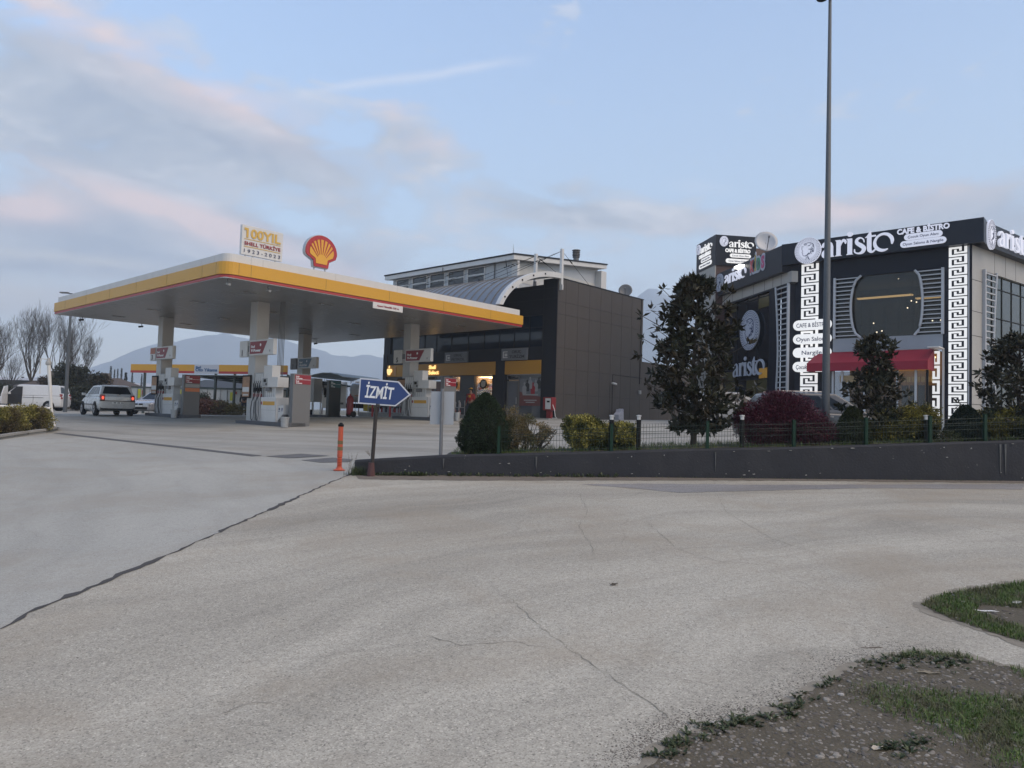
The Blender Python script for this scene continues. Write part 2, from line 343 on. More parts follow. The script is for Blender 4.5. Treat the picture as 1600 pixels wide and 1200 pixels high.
    # dirt stains
    dn = noise_(.6, 6.0, .65, None, 0, .4, (20, 3, 0)); rd = ramp(n, [(.48, 0), (.72, .62)]); l.new(dn, rd.inputs[0]); o = mixc(n, l, rd.outputs[0], o, tuple(q*w_ for q, w_ in zip(c2_, (.86, .78, .70))))
    l.new(o, b.inputs['Base Color'])
    bp = N(n, 'ShaderNodeBump', i_Strength=.45, i_Distance=.006); l.new(sepc.outputs[0], bp.inputs['Height'])
    bp2 = N(n, 'ShaderNodeBump', i_Strength=.25, i_Distance=.03); l.new(big, bp2.inputs['Height']); l.new(bp.outputs[0], bp2.inputs['Normal']); l.new(bp2.outputs[0], b.inputs['Normal'])
    return m
m_road = asphalt('worn_warm_asphalt', (.41, .382, .322), (.345, .318, .266), R(-20), cracks=.15)
m_apron = asphalt('grey_asphalt', (.375, .365, .328), (.33, .323, .292), R(30), cracks=.08, grain=.6, arc=(-30, -2), wear=.5)
m_fore = asphalt('forecourt_concrete', (.335, .325, .293), (.285, .277, .25), R(48), cracks=.15, grain=.35, arc=(6, 60))
m_patchd = asphalt('dark_patch', (.15, .148, .15), (.12, .12, .12), R(10), cracks=0)
m_earth = mat('far_earth', (.11, .105, .075), .95, var=.3, scale=.4)
BIG = 9000
drape('ground', [(-BIG, -60), (BIG, -60), (BIG, BIG), (-BIG, BIG)], -.012, m_earth)
# seam between the two asphalt sheets, from the foot of the retaining wall to the left edge
def jag(pts, step, amp):
    out = []
    for a, b in zip(pts[:-1], pts[1:]):
        a, b = Vector(a[:2]), Vector(b[:2]); n_ = max(1, int((b-a).length/step)); q = Vector((-(b-a).y, (b-a).x)).normalized()
        for i in range(n_): out.append(a+(b-a)*(i/n_)+q*rnd.uniform(-amp, amp)*(i > 0))
    out.append(Vector(pts[-1][:2])); return out
seam_px = [(0, 985), (60, 951), (130, 925), (200, 893), (260, 868), (330, 838), (400, 805), (450, 784), (500, 761), (548, 741)]
seam = [G(*p) for p in seam_px]
seam = [Vector((-7.5, -1.6, 0))]+[Vector((seam[0].x-1.1*k, seam[0].y-1.0*k, 0)) for k in (1,)]+seam
seamj = jag(seam, .09, .022)
wallA, wallB = G(553, 742), G(1600, 752)
wd = (wallB-wallA).to_2d().normalized(); wallC = wallA.to_2d()+wd*22
road = [tuple(p) for p in seamj]+[(wallA.x, wallA.y+.1), (wallC.x, wallC.y+.1), (40, 14.5), (40, -40), (-7.5, -40)]
drape('road', road, 0.0, m_road)
# apron: left of the seam up to the drainage channel
chA, chB = G(90, 677), G(402, 712.5); chd = (chB-chA).to_2d().normalized(); chl = chA.to_2d()-chd*14
chR = G(560, 722)
apron = [tuple(p) for p in seamj]+[(chR.x, chR.y), (chB.x, chB.y), (chA.x, chA.y), (chl.x, chl.y), (-60, chl.y-4), (-60, -40), (-7.52, -40)]
drape('driveway_apron', apron, -.004, m_apron)
fore = [(chl.x, chl.y), (chA.x, chA.y), (chB.x, chB.y), (chR.x, chR.y), (wallA.x+.1, wallA.y+.3), (wallC.x, wallC.y+.3), (48, 14), (60, 62), (-10, 80), (-75, 80), (-75, chl.y)]
drape('forecourt', fore, -.008, m_fore)
# cracked bitumen filling along the seam, a strip of uneven width
mb = MB(); L_, R_ = [], []
for i in range(len(seamj)):
    a, b = seamj[max(i-1, 0)], seamj[min(i+1, len(seamj)-1)]; d = (b-a).normalized(); q = Vector((-d.y, d.x)); w = abs(rnd.gauss(.008, .008))+.004
    if (i//13) % 3 == 1: w += rnd.uniform(.0, .03)
    for S, k in ((L_, 1), (R_, -1)):
        p = seamj[i]+q*w*k; S.append((p.x, p.y, gz(p.x, p.y)+.004))
mb.add(L_+R_, [(i, i+1, len(L_)+i+1, len(L_)+i) for i in range(len(L_)-1)])
mk('seam_crack', mb, mat('bitumen', (.055, .05, .047), .9, var=.4, scale=20), kind='structure')
# drainage channel and two dark patches
def strip(name, a, b, w, dz, m, step=.5, amp=0.0):
    d = (b-a).to_2d().normalized(); q = Vector((-d.y, d.x)); p = jag([a.to_2d(), b.to_2d()], step, amp)
    drape(name, [tuple(x+q*w) for x in p]+[tuple(x-q*w) for x in reversed(p)], dz, m)
strip('drainage_channel', chA, chB, .13, .002, mat('channel_grate', (.09, .088, .085), .8, var=.35, scale=14))
M_hair = mat('hairline', (.19, .172, .145), .9, var=.3, scale=30)
for pp in ([(905, 770), (918, 800), (904, 822), (922, 850), (930, 868)], [(1120, 772), (1135, 800), (1160, 815), (1205, 842), (1290, 870)], [(790, 930), (850, 985), (925, 1040), (1000, 1090), (1068, 1142)], [(640, 985), (720, 1010), (800, 1003), (880, 1020)], [(1350, 800), (1420, 822), (1500, 850)], [(300, 1130), (400, 1100), (470, 1105)], [(60, 800), (180, 802), (300, 795), (410, 796)], [(1010, 815), (1060, 860), (1150, 885)]):
    p = [G(*q).to_2d() for q in pp]; j = jag(p, .05, .014); V_, F_ = [], []
    for i, q in enumerate(j):
        d = (j[min(i+1, len(j)-1)]-j[max(i-1, 0)]).normalized(); w_ = rnd.uniform(.0006, .0030)*(1 if 2 < i < len(j)-3 else .3)
        for k_ in (1, -1): x_, y_ = q.x-d.y*w_*k_, q.y+d.x*w_*k_; V_.append((x_, y_, gz(x_, y_)+.0035))
        if i: F_.append((2*i-2, 2*i-1, 2*i+1, 2*i))
    rawmesh('road_crack', V_, F_, M_hair, kind='structure')
for k, pp in enumerate((((415, 713), (470, 709), (515, 712), (450, 716)), ((470, 719), (520, 715), (552, 718), (545, 722), (500, 723)))):
    drape('asphalt_patch', [tuple(G(*p)[:2]) for p in pp], .002, m_patchd)
# darker tar streaks on the road near the wall foot
for pp in ([(905, 757), (1010, 756), (1190, 758), (1500, 757), (1600, 757), (1600, 765), (1350, 763), (1150, 768), (1060, 770), (985, 763)],):
    p = [G(*q).to_2d() for q in pp]; p = jag(p+[p[0]], .12, .03)[:-1]
    drape('tar_streak', [tuple(q) for q in p], .003, asphalt('worn_tar', (.25, .24, .235), (.27, .26, .25), R(0), cracks=0))
p = [G(*q).to_2d() for q in [(560, 749), (700, 751), (900, 751), (1100, 751), (1300, 752), (1600, 756), (1600, 750), (553, 740)]]
p = jag(p[:6], .1, .035)+[tuple(p[6]), tuple(p[7])]
drape('wall_foot_dirt', [tuple(q)[:2] for q in p], .0045, mat('brown_dirt', (.15, .125, .10), .95, var=.4, scale=9, bump=.4))
# ------------------------------------------------------------------ verge of gravel and grass, bottom right
m_soil = mat('gravel_soil', (.092, .077, .053), .95, var=.45, scale=11, bump=.8, bscale=60)
v1px = [(985, 1215), (1030, 1188), (1040, 1168), (1075, 1150), (1110, 1135), (1160, 1128), (1200, 1120), (1240, 1098), (1310, 1060), (1350, 1035), (1420, 1022), (1500, 1024), (1560, 1043), (1610, 1050), (1800, 1075), (2100, 1400), (1400, 1500), (900, 1300)]
v2px = [(1438, 945), (1470, 932), (1520, 922), (1600, 911), (1750, 900), (1950, 960), (1800, 1010), (1600, 1006), (1550, 990), (1480, 966)]
m_dust = mat('dusty_edge', (.225, .20, .16), .95, var=.45, scale=22, bump=.3, bscale=80)
def verge(pp, dz):
    p = [G(*q).to_2d() for q in pp]; c = sum(p, Vector((0, 0)))/len(p)
    for grow, h in ((.10, .0022), (.05, .003)):
        e = jag([q+(q-c).normalized()*grow*rnd.uniform(.2, 1.3) for q in p]+[p[0]+(p[0]-c).normalized()*grow], .05, .03)[:-1]; drape('dusty_margin', [tuple(q) for q in e], h, m_dust)
    pj = jag(p+[p[0]], .045, .03)[:-1]
    drape('gravel_verge', [tuple(q) for q in pj], dz, m_soil); return p
V1, V2 = verge(v1px, .004), verge(v2px, .004)
def inside(p, poly):
    c = False; j = len(poly)-1
    for i in range(len(poly)):
        a, b = poly[i], poly[j]
        if (a.y > p[1]) != (b.y > p[1]) and p[0] < (b.x-a.x)*(p[1]-a.y)/(b.y-a.y)+a.x: c = not c
        j = i
    return c
def edge_d(p, poly):
    P = Vector(p); best = 9
    for a, b in zip(poly, poly[1:]+poly[:1]):
        t = max(0, min(1, (P-a).dot(b-a)/max((b-a).length_squared, 1e-9))); best = min(best, (P-a-(b-a)*t).length)
    return best
def sample(poly, n, f=None):
    xs, ys = [p.x for p in poly], [p.y for p in poly]; out = []; k = 0
    while len(out) < n and k < n*60:
        k += 1; p = (rnd.uniform(min(xs), max(xs)), rnd.uniform(min(ys), max(ys)))
        if inside(p, poly) and (f is None or f(p)): out.append(p)
    return out
from mathutils import noise as NZ
vs_, fs_ = [], []
def pebble(x, y, r, z):
    o = len(vs_); a = rnd.random()*6.3; sx1, sy1, sz1 = r*rnd.uniform(.7, 1.4), r*rnd.uniform(.6, 1.1), r*rnd.uniform(.4, .75)
    ring = []
    for lay, (q, h) in enumerate(((1.0, 0), (.75, .75))):
        for k in range(6):
            t = k*PI/3; u = rnd.uniform(.8, 1.15)*q; px_, py_ = math.cos(t)*sx1*u, math.sin(t)*sy1*u
            vs_.append((x+px_*math.cos(a)-py_*math.sin(a), y+px_*math.sin(a)+py_*math.cos(a), z+h*sz1+rnd.uniform(-.1, .1)*sz1))
    vs_.append((x, y, z+sz1)); 
    for k in range(6):
        fs_.append((o+k, o+(k+1) % 6, o+6+(k+1) % 6, o+6+k)); fs_.append((o+6+k, o+6+(k+1) % 6, o+12))
bare = lambda p: NZ.noise(Vector((p[0]*1.4, p[1]*1.4, 3.1))) > -.45
for p in sample(V1, 42000, lambda p: p[1] > 2.0 and p[1] < 5.2 and (bare(p) or rnd.random() < .3)): pebble(p[0], p[1], min(.02, rnd.expovariate(1/.0032)+.0024), gz(*p))
for p in sample(V2, 1200, lambda p: p[1] < 8): pebble(p[0], p[1], min(.05, abs(rnd.gauss(.005, .006))+.003), gz(*p))
# loose grit strewn on the road beside the verge
for k in range(5200):
    x, y = (rnd.uniform(-4, 5.5), 2.8+abs(rnd.gauss(0, 2.6))) if k < 900 else (lambda e, f: (V1[e].x+(V1[e+1].x-V1[e].x)*f-abs(rnd.gauss(0, .10)), V1[e].y+(V1[e+1].y-V1[e].y)*f+abs(rnd.gauss(0, .10))))(rnd.randrange(0, 12), rnd.random())
    if not inside((x, y), V1): pebble(x, y, rnd.uniform(.002, .0055), gz(x, y)-.001)
mp_ = leafmat('pebbles', (.085, .073, .062), (.28, .255, .22), .9)
_n, _l = mp_.node_tree.nodes, mp_.node_tree.links; _g = [q for q in _n if q.type == 'NEW_GEOMETRY'][0]; _m = [q for q in _n if q.type == 'MIX'][0]; _l.new(math_(_n, _l, 'POWER', _g.outputs['Random Per Island'], 1.5), _m.inputs[0])
rawmesh('gravel', vs_, fs_, mp_, kind='stuff')
def blade(V_, F_, x, y, z, h, w, lean, a):
    o = len(V_); dx, dy = math.cos(a), math.sin(a); qx, qy = -dy*w, dx*w
    for t, k in ((0, 1), (.55, .8)):
        cx_, cy_, cz_ = x+dx*lean*t*t, y+dy*lean*t*t, z+h*t*(1-.15*t)
        V_ += [(cx_-qx*k, cy_-qy*k, cz_), (cx_+qx*k, cy_+qy*k, cz_)]
    V_.append((x+dx*lean, y+dy*lean, z+h*(1-.3*min(1, lean/h))))
    F_ += [(o, o+1, o+3, o+2), (o+2, o+3, o+4)]
m_grass = leafmat('grass_blades', (.045, .085, .015), (.12, .17, .04), .6, patch=((.10, .10, .045), 5.0))
m_weed = leafmat('weed_leaves', (.028, .046, .02), (.07, .085, .035), .55)
gv, gf = [], []
for p in sample(V1, 30000, lambda p: 1.9 < p[1] < 5.5 and ((NZ.noise(Vector((p[0]*1.1, p[1]*1.1, 0)))+.55*(p[0]-1.95)-.05*(p[1]-3)) > rnd.uniform(-.1, .4) or (p[1] > 4.35 and p[0] > 1.6 and rnd.random() < .5))):
    blade(gv, gf, p[0], p[1], gz(*p), rnd.uniform(.015, .05), rnd.uniform(.0012, .0028), rnd.uniform(.005, .05), rnd.random()*6.3)
for p in sample(V2, 24000, lambda p: NZ.noise(Vector((p[0]*1.2, p[1]*1.2, 0))) > -.12-(.4 if edge_d(p, V2) < .3 else 0)):
    blade(gv, gf, p[0], p[1], gz(*p), rnd.uniform(.015, .055), rnd.uniform(.0015, .003), rnd.uniform(.005, .04), rnd.random()*6.3)
rawmesh('grass', gv, gf, m_grass, kind='stuff')
# low rosette weeds along the broken edge
wv, wf = [], []
def rosette(x, y, z, r, n, V_=None, F_=None, upr=.5):
    V_ = wv if V_ is None else V_; F_ = wf if F_ is None else F_
    for k in range(n):
        a = rnd.random()*6.3; L = r*rnd.uniform(.5, 1.1); w = L*rnd.uniform(.14, .26); e = rnd.uniform(.05, upr); o = len(V_)
        dx, dy = math.cos(a), math.sin(a); qx, qy = -dy*w, dx*w
        V_ += [(x, y, z), (x+dx*L*.5-qx, y+dy*L*.5-qy, z+L*e*.8), (x+dx*L*.5+qx, y+dy*L*.5+qy, z+L*e*.8), (x+dx*L, y+dy*L, z+L*e)]
        F_ += [(o, o+2, o+3, o+1)]
for (px_, py_) in [(1033, 1178), (1048, 1166), (1062, 1160), (1078, 1153), (1100, 1140), (1120, 1137), (1140, 1132), (1160, 1130), (1182, 1126), (1204, 1121), (1226, 1112), (1240, 1103), (1255, 1096), (1300, 1066), (1360, 1040), (1390, 1032), (1420, 1028), (1445, 1027), (1470, 1030), (1482, 1036), (1500, 1040), (1420, 1165), (1435, 1160), (1400, 1172)]:
    for _ in range(15):
        g = G(px_+rnd.gauss(0, 14), py_+rnd.gauss(2, 5)); rosette(g.x, g.y, g.z, rnd.uniform(.01, .042), 12, upr=.9)
rawmesh('verge_weeds', wv, wf, m_weed, kind='stuff')
# a few bits of litter and dry stems
m_lit = mat('dry_leaf', (.42, .37, .30), .8, var=.3); m_pap = mat('litter_paper', (.62, .61, .58), .7, var=.1)
def scrap(px_, py_, sx_, sy_, label, cat, m, rz=0.0):
    g = G(px_, py_); mb = MB(); P = []
    for i in range(5):
        for j in range(3): P.append((-sx_/2+sx_*i/4+rnd.uniform(-.1, .1)*sx_, (-sy_/2+sy_*j/2)*(1-.6*abs(i-2)/2), .004+rnd.uniform(0, .3)*min(sx_, sy_)))
    n0 = len(P); P += [(x, y, z+.0016) for x, y, z in P]
    F = [(i*3+j, i*3+j+1, i*3+j+4, i*3+j+3) for i in range(4) for j in range(2)]
    rim = [0, 3, 6, 9, 12, 13, 14, 11, 8, 5, 2, 1]
    mb.add(P, F+[tuple(n0+q for q in f)[::-1] for f in F]+[(rim[i], rim[(i+1) % 12], n0+rim[(i+1) % 12], n0+rim[i]) for i in range(12)])
    o = mk(cat.replace(' ', '_'), mb, m); o.location = (g.x, g.y, g.z+.004); o.rotation_euler = (0, 0, rz); tag(o, label, cat)
scrap(1372, 1172, .075, .04, 'crumpled pale dead leaf lying on the gravel verge', 'dead leaf', m_lit, .6)
scrap(1450, 1054, .12, .035, 'flat brown strip of cardboard beside the grass tuft', 'cardboard', mat('brown_card', (.2, .17, .12), .8), -.1)
scrap(1540, 957, .16, .03, 'white plastic strip lying in the far grass patch', 'plastic strip', m_pap, -.1)
scrap(1590, 944, .12, .05, 'pale broken shard at the right edge of the far grass', 'shard', m_pap, .5)
scrap(1362, 1014, .14, .01, 'thin dry twig on the road by the gravel edge', 'twig', mat('twig', (.16, .12, .09), .9), .1)
scrap(959, 915, .07, .04, 'small dark leaf alone on the open road', 'fallen leaf', mat('dark_leaf', (.08, .065, .05), .9), .3)
for k, (px_, py_, r, lb) in enumerate(((1314, 1087, .022, 'round pale stone, largest in the middle of the gravel'), (1364, 1070, .02, 'pale stone close behind the grass tuft edge'), (1462, 1073, .024, 'cream stone below the cardboard strip'), (1118, 1133, .03, 'flat whitish stone among the edge weeds'), (1251, 1158, .017, 'grey angular stone in the open gravel'), (1458, 1182, .018, 'white stone near the bottom right corner'), (1038, 1181, .02, 'pale stone at the lower tip of the verge'), (1213, 1147, .02, 'grey stone left of the open gravel'))):
    g = G(px_, py_); vs_, fs_ = [], []; pebble(0, 0, r, 0); o = rawmesh('stone', vs_, fs_, mat('stone%d' % k, (.40-.02*k, .37-.02*k, .34-.02*k), .9, var=.2, scale=30)); o.location = g; tag(o, lb, 'stone', 'loose stones on the gravel')
# ------------------------------------------------------------------ shared materials
M_white = mat('white_cladding', (.56, .555, .54), .45, var=.04, scale=3, dirt=.10)
M_col = mat('column_cladding', (.40, .395, .38), .38, var=.05, scale=2, dirt=.1)
M_yel = mat('yellow_cladding', (.56, .29, .022), .4, var=.04, scale=1.5, dirt=.05)
M_red = mat('red_trim', (.36, .03, .028), .4, var=.05)
M_soff = mat('soffit_metal', (.42, .415, .41), .30, metal=.55, var=.08, scale=1.2, stretch=(1, 14, 1), bump=.15, bscale=8)
M_dark = mat('dark_gap', (.015, .015, .015), .6, var=0)
M_seam = mat('panel_joint', (.20, .15, .05), .7, var=0)
M_steel = mat('galvanised_steel', (.42, .43, .44), .45, metal=.7, var=.15, scale=12)
M_gpl = mat('grey_plastic', (.13, .13, .13), .5, var=.06)
M_pgrey = mat('pump_grey', (.30, .30, .29), .45, var=.05)
M_pwhite = mat('pump_white', (.58, .57, .55), .4, var=.04, dirt=.12)
M_blk = mat('black_rubber', (.012, .012, .012), .6, var=.1, spec=.15)
M_hose = mat('hose', (.05, .05, .052), .45, var=.1)
M_hosel = mat('hose_pale', (.42, .42, .42), .45, var=.1)
M_nred = mat('nozzle_red', (.22, .018, .02), .4, var=.1)
M_sred = mat('sign_red', (.20, .010, .018), .4, var=.05)
M_lred = mat('label_red', (.22, .010, .022), .4, var=.05)
M_txtw = mat('lettering_white', (.75, .75, .75), .5, var=0)
M_txtk = mat('lettering_black', (.03, .03, .03), .5, var=0)
M_conc = mat('concrete', (.27, .265, .25), .9, var=.25, scale=5, bump=.3, dirt=.3)
M_kerbd = mat('island_kerb', (.085, .09, .10), .8, var=.3, scale=7, dirt=.3)
M_glassd = mat('dark_glass', (.012, .016, .022), .06, var=0, spec=.8)
# ------------------------------------------------------------------ canopy
ZS = 4.4                                           # soffit height
def WS(u, v): return (-9.91+UX*u-UY*v, 24.08+UY*u+UX*v)
C0 = WS(0, 0)
LU, LV = 15.6, 18.1
can = thing('station_canopy', 'flat white, yellow and red canopy roof on four grey columns over the fuel pumps', 'canopy', (*WS(LU/2, LV/2), gz(*WS(LU/2, LV/2))), RS)
def loop(ins, rad, z):
    pts = []
    for (u, v, a0) in ((ins+rad, ins+rad, 180), (LU-ins-.06, ins+.06, 270), (LU-ins-.06, LV-ins-.06, 0), (ins+.06, LV-ins-.06, 90)):
        r_ = rad if a0 == 180 else .06
        for k in range(7):
            a = R(a0+15*k); p = WS(u+r_*math.cos(a), v+r_*math.sin(a)); pts.append((p[0], p[1], z))
    return pts
def ring(name, ins, rad, z0, z1, m, par):
    mb = MB(); mb.loft([loop(ins, rad, z0), loop(ins, rad, z1)]); return mk(name, mb, m, par, world_=True)
ring('soffit', .05, .35, ZS, ZS+.03, M_soff, can)
ring('red_band', .03, .42, ZS+.02, ZS+.115, M_red, can)
ring('shadow_gap', .06, .38, ZS+.115, ZS+.13, M_dark, can)
yb = ring('yellow_band', 0, .45, ZS+.13, ZS+.57, M_yel, can)
wb = ring('white_band', .13, .3, ZS+.57, ZS+.87, M_white, can)
FR = Face(C0, UX, UY); FL = Face(C0, UY, -UX)      # right-hand fascia (s = u), left-hand fascia (s = -v)
m_jg = mat('joint_grey', (.42, .42, .41), .7, var=0)
def joint(F, s0, s1, z0, z1, d0, d1, m, nm): mb = MB(); F.box(mb, s0, s1, z0, z1, d0, d1); mk(nm, mb, m, can, world_=True)
for s in [1.0+3.05*k for k in range(5)]+[.55]:
    joint(FR, s-.006, s+.006, ZS+.14, ZS+.565, -.02, .004, M_seam, 'band_joint'); joint(FR, s+.5-.006, s+.5+.006, ZS+.58, ZS+.865, -.15, -.126, m_jg, 'white_band_joint')
for s in [.55]+[1.6+2.95*k for k in range(6)]:
    joint(FL, -s-.006, -s+.006, ZS+.14, ZS+.565, -.02, .004, M_seam, 'band_joint'); joint(FL, -s-.406, -s-.394, ZS+.58, ZS+.865, -.15, -.126, m_jg, 'white_band_joint')
COLS = [(3.8, 4.4), (3.8, 13.7), (11.9, 13.9), (11.9, 4.2)]
for (u, v) in COLS:
    x, y = WS(u, v); mb = MB(); F = Face((x, y), UX, UY)
    F.box(mb, -.28, .28, gz(x, y)-.02, ZS, -.28, .28); mk('column', mb, M_col, can, world_=True, bevel=.025)
mb = MB(); mf = MB()
for u in (2.2, 5.6, 10.2, 13.5):
    for v in (2.3, 6.7, 11.2, 15.6):
        x, y = WS(u, v); F = Face((x, y), UX, UY); mb = MB()
        F.box(mb, -.32, .32, ZS-.012, ZS+.001, -.16, .16); q = mk('soffit_lamp', mb, M_pgrey, can, world_=True)
        mb = MB(); F.box(mb, -.27, .27, ZS-.02, ZS-.012, -.11, .11); mk('lens', mb, mat('unlit_lens', (.22, .22, .21), .2, var=0) if u == 2.2 and v == 2.3 else bpy.data.materials['unlit_lens'], q, world_=False) if False else mk('lens', mb, bpy.data.materials.get('unlit_lens') or mat('unlit_lens', (.22, .22, .21), .2, var=0), q, world_=True)
# small security cameras under the canopy edge
def cctv(p, face, label, m=None):
    t = thing('security_camera', label, 'camera', p, 0, 'security cameras around the station')
    mb = MB(); q = Vector(p); n = Vector((face.n.x, face.n.y, 0)); s = Vector((face.s.x, face.s.y, 0))
    mb.tube([q+Vector((0, 0, .0)), q+Vector((0, 0, -.12))], .018, 6); mk('bracket', mb, M_gpl, t, world_=True)
    mb = MB(); a = q+Vector((0, 0, -.14)); mb.tube([a-n*.07, a+n*.16+Vector((0, 0, -.05))], [.045, .05], 8); mk('housing', mb, m or M_pgrey, t, world_=True)
    return t
for (fc, px_, py_, lb, mm) in ((FR, 358, 438, 'small pale camera hung under the near corner of the canopy', None), (FR, 421, 448, 'small pale camera under the canopy edge below the anniversary board', None),):
    s, z = fc.hit(px_, py_, -.3); cctv(fc.pt(s, ZS, -.4), fc, lb, mm)
x, y = WS(1.2, LV-.4); cctv((x, y, ZS), FL, 'dark camera under the far left tip of the canopy', M_blk)
x, y = WS(4.2, LV-.2); cctv((x, y, ZS), FL, 'dark camera under the canopy back edge left of the rear column', M_blk)
x, y = WS(14.6, LV-1.2); cctv((x, y, ZS), FL, 'dark camera under the canopy back edge above the open sky gap', M_blk)
# anniversary board on the canopy roof
s0, _ = FR.hit(377.5, 380, -.5); s1, _ = FR.hit(442, 380, -.5); _, zt = FR.hit(378, 350, -.5); _, zb = FR.hit(377, 396.5, -.5)
FA = FR.off(s0, -.5); Wd = s1-s0
brd = thing('anniversary_board', 'white rooftop board reading 100YIL SHELL TÜRKİYE 1923 - 2023 in gold and dark red', 'sign board', FA.pt(Wd/2, ZS+.87, -.05), RS)
mb = MB(); FA.box(mb, 0, Wd, zb, zt, -.14, 0); mk('panel', mb, M_white, brd, world_=True, bevel=.008)
m_gold = mat('gold_lettering', (.56, .35, .07), .5, var=0); m_mar = mat('maroon_lettering', (.26, .015, .03), .5, var=0); m_nav = mat('navy_lettering', (.03, .04, .10), .5, var=0)
H_ = zt-zb
mb = MB(); letters(mb, FA, '100YIL', Wd*.10, zb+H_*.60, H_*.31, Wd*.84, bold=.03); FA.poly(mb, [(Wd*.05, zb+H_*.83), (Wd*.105, zb+H_*.83), (Wd*.105, zb+H_*.91), (Wd*.05, zb+H_*.91)], .01, .019)
FA.box(mb, Wd*.06, Wd*.94, zb+H_*.525, zb+H_*.545, 0, .012); FA.box(mb, Wd*.06, Wd*.94, zb+H_*.27, zb+H_*.29, 0, .012)
mk('gold_lettering', mb, m_gold, brd, world_=True)
mb = MB(); letters(mb, FA, 'SHELL TÜRKİYE', Wd*.06, zb+H_*.335, H_*.12, Wd*.88, bold=.02); mk('maroon_lettering', mb, m_mar, brd, world_=True)
mb = MB(); letters(mb, FA, '1 9 2 3 - 2 0 2 3', Wd*.06, zb+H_*.08, H_*.12, Wd*.88, bold=.0); mk('navy_lettering', mb, m_nav, brd, world_=True)
for s in (.12, .3, .85):
    mb = MB(); FA.box(mb, Wd*s-.02, Wd*s+.02, ZS+.86, zb, -.1, -.05); mk('foot', mb, M_steel, brd, world_=True)
# scallop emblem
s0, _ = FR.hit(478, 392, -.5); s1, _ = FR.hit(527, 392, -.5); _, zt = FR.hit(497, 366, -.5); _, zb = FR.hit(487, 414, -.5)
FS = FR.off((s0+s1)/2, -.5); hw = (s1-s0)/2; zc = zt-hw*.98; kz = (zt-zb)/1.87
shl = thing('shell_emblem', 'large red and yellow scallop shell emblem standing on the canopy roof', 'emblem', FS.pt(0, ZS+.87, -.1), RS)
def scal(k, dz=0.0):
    p = [(-.45, -.86), (-.50, -.50), (-.92, -.26)]+[(-math.cos(R(a)), math.sin(R(a))) for a in range(-8, 189, 9)]+[(.92, -.26), (.50, -.50), (.45, -.86)]
    c = (0, -.05); return [((c[0]+(x-c[0])*k)*hw, zc+(c[1]+(z-c[1])*k+dz)*kz) for x, z in p]
mb = MB(); FS.poly(mb, scal(1.04), -.2, -.04); mk('backing', mb, M_steel, shl, world_=True)
mb = MB(); FS.poly(mb, scal(1.0), -.04, 0); mk('red_outline', mb, mat('emblem_red', (.36, .02, .025), .35, var=.04), shl, world_=True)
mb = MB(); FS.poly(mb, scal(.77), .0005, .02); mk('yellow_shell', mb, mat('emblem_yellow', (.66, .33, .03), .35, var=.03), shl, world_=True)
mb = MB()
for k, a in enumerate((25, 43, 61, 80, 100, 119, 137, 155)):
    b0 = (0, -.62); c = (math.cos(R(a))*.80, math.sin(R(a))*.80-.0)
    st = (b0[0]+(c[0]-b0[0])*.36, b0[1]+(c[1]-b0[1])*.36); q = Vector((-(c[1]-b0[1]), c[0]-b0[0])).normalized()
    pp = [(st[0]-q.x*.012, st[1]-q.y*.012), (c[0]-q.x*.045, c[1]-q.y*.045), (c[0]+q.x*.045, c[1]+q.y*.045), (st[0]+q.x*.012, st[1]+q.y*.012)]
    FS.poly(mb, [(x*hw, zc+z*kz) for x, z in pp], .02, .028)
mk('red_ribs', mb, bpy.data.materials['emblem_red'], shl, world_=True)
for s in (-.35, .35):
    mb = MB(); FS.box(mb, hw*s-.02, hw*s+.02, ZS+.86, zc-.86*kz, -.14, -.08); mk('foot', mb, M_steel, shl, world_=True)
# headroom sign under the fascia
s0, zt = FR.hit(583, 472, .02); s1, zt2 = FR.hit(629.5, 481, .02); _, zb = FR.hit(583, 481.5, .02)
FH = FR.off(s0, .02); Wd = s1-s0; zt = ZS+.02
hs = thing('headroom_sign', 'small white headroom sign hung under the canopy fascia', 'sign', FH.pt(Wd/2, ZS, 0), RS)
mb = MB(); FH.box(mb, 0, Wd, ZS-.25, ZS+.01, -.03, 0); mk('panel', mb, M_pwhite, hs, world_=True, bevel=.006)
mb = MB(); letters(mb, FH, 'Azami Yükseklik 4.50 m.', Wd*.13, ZS-.16, .075, Wd*.74, bold=.02, d=0); mk('lettering', mb, m_mar, hs, world_=True)
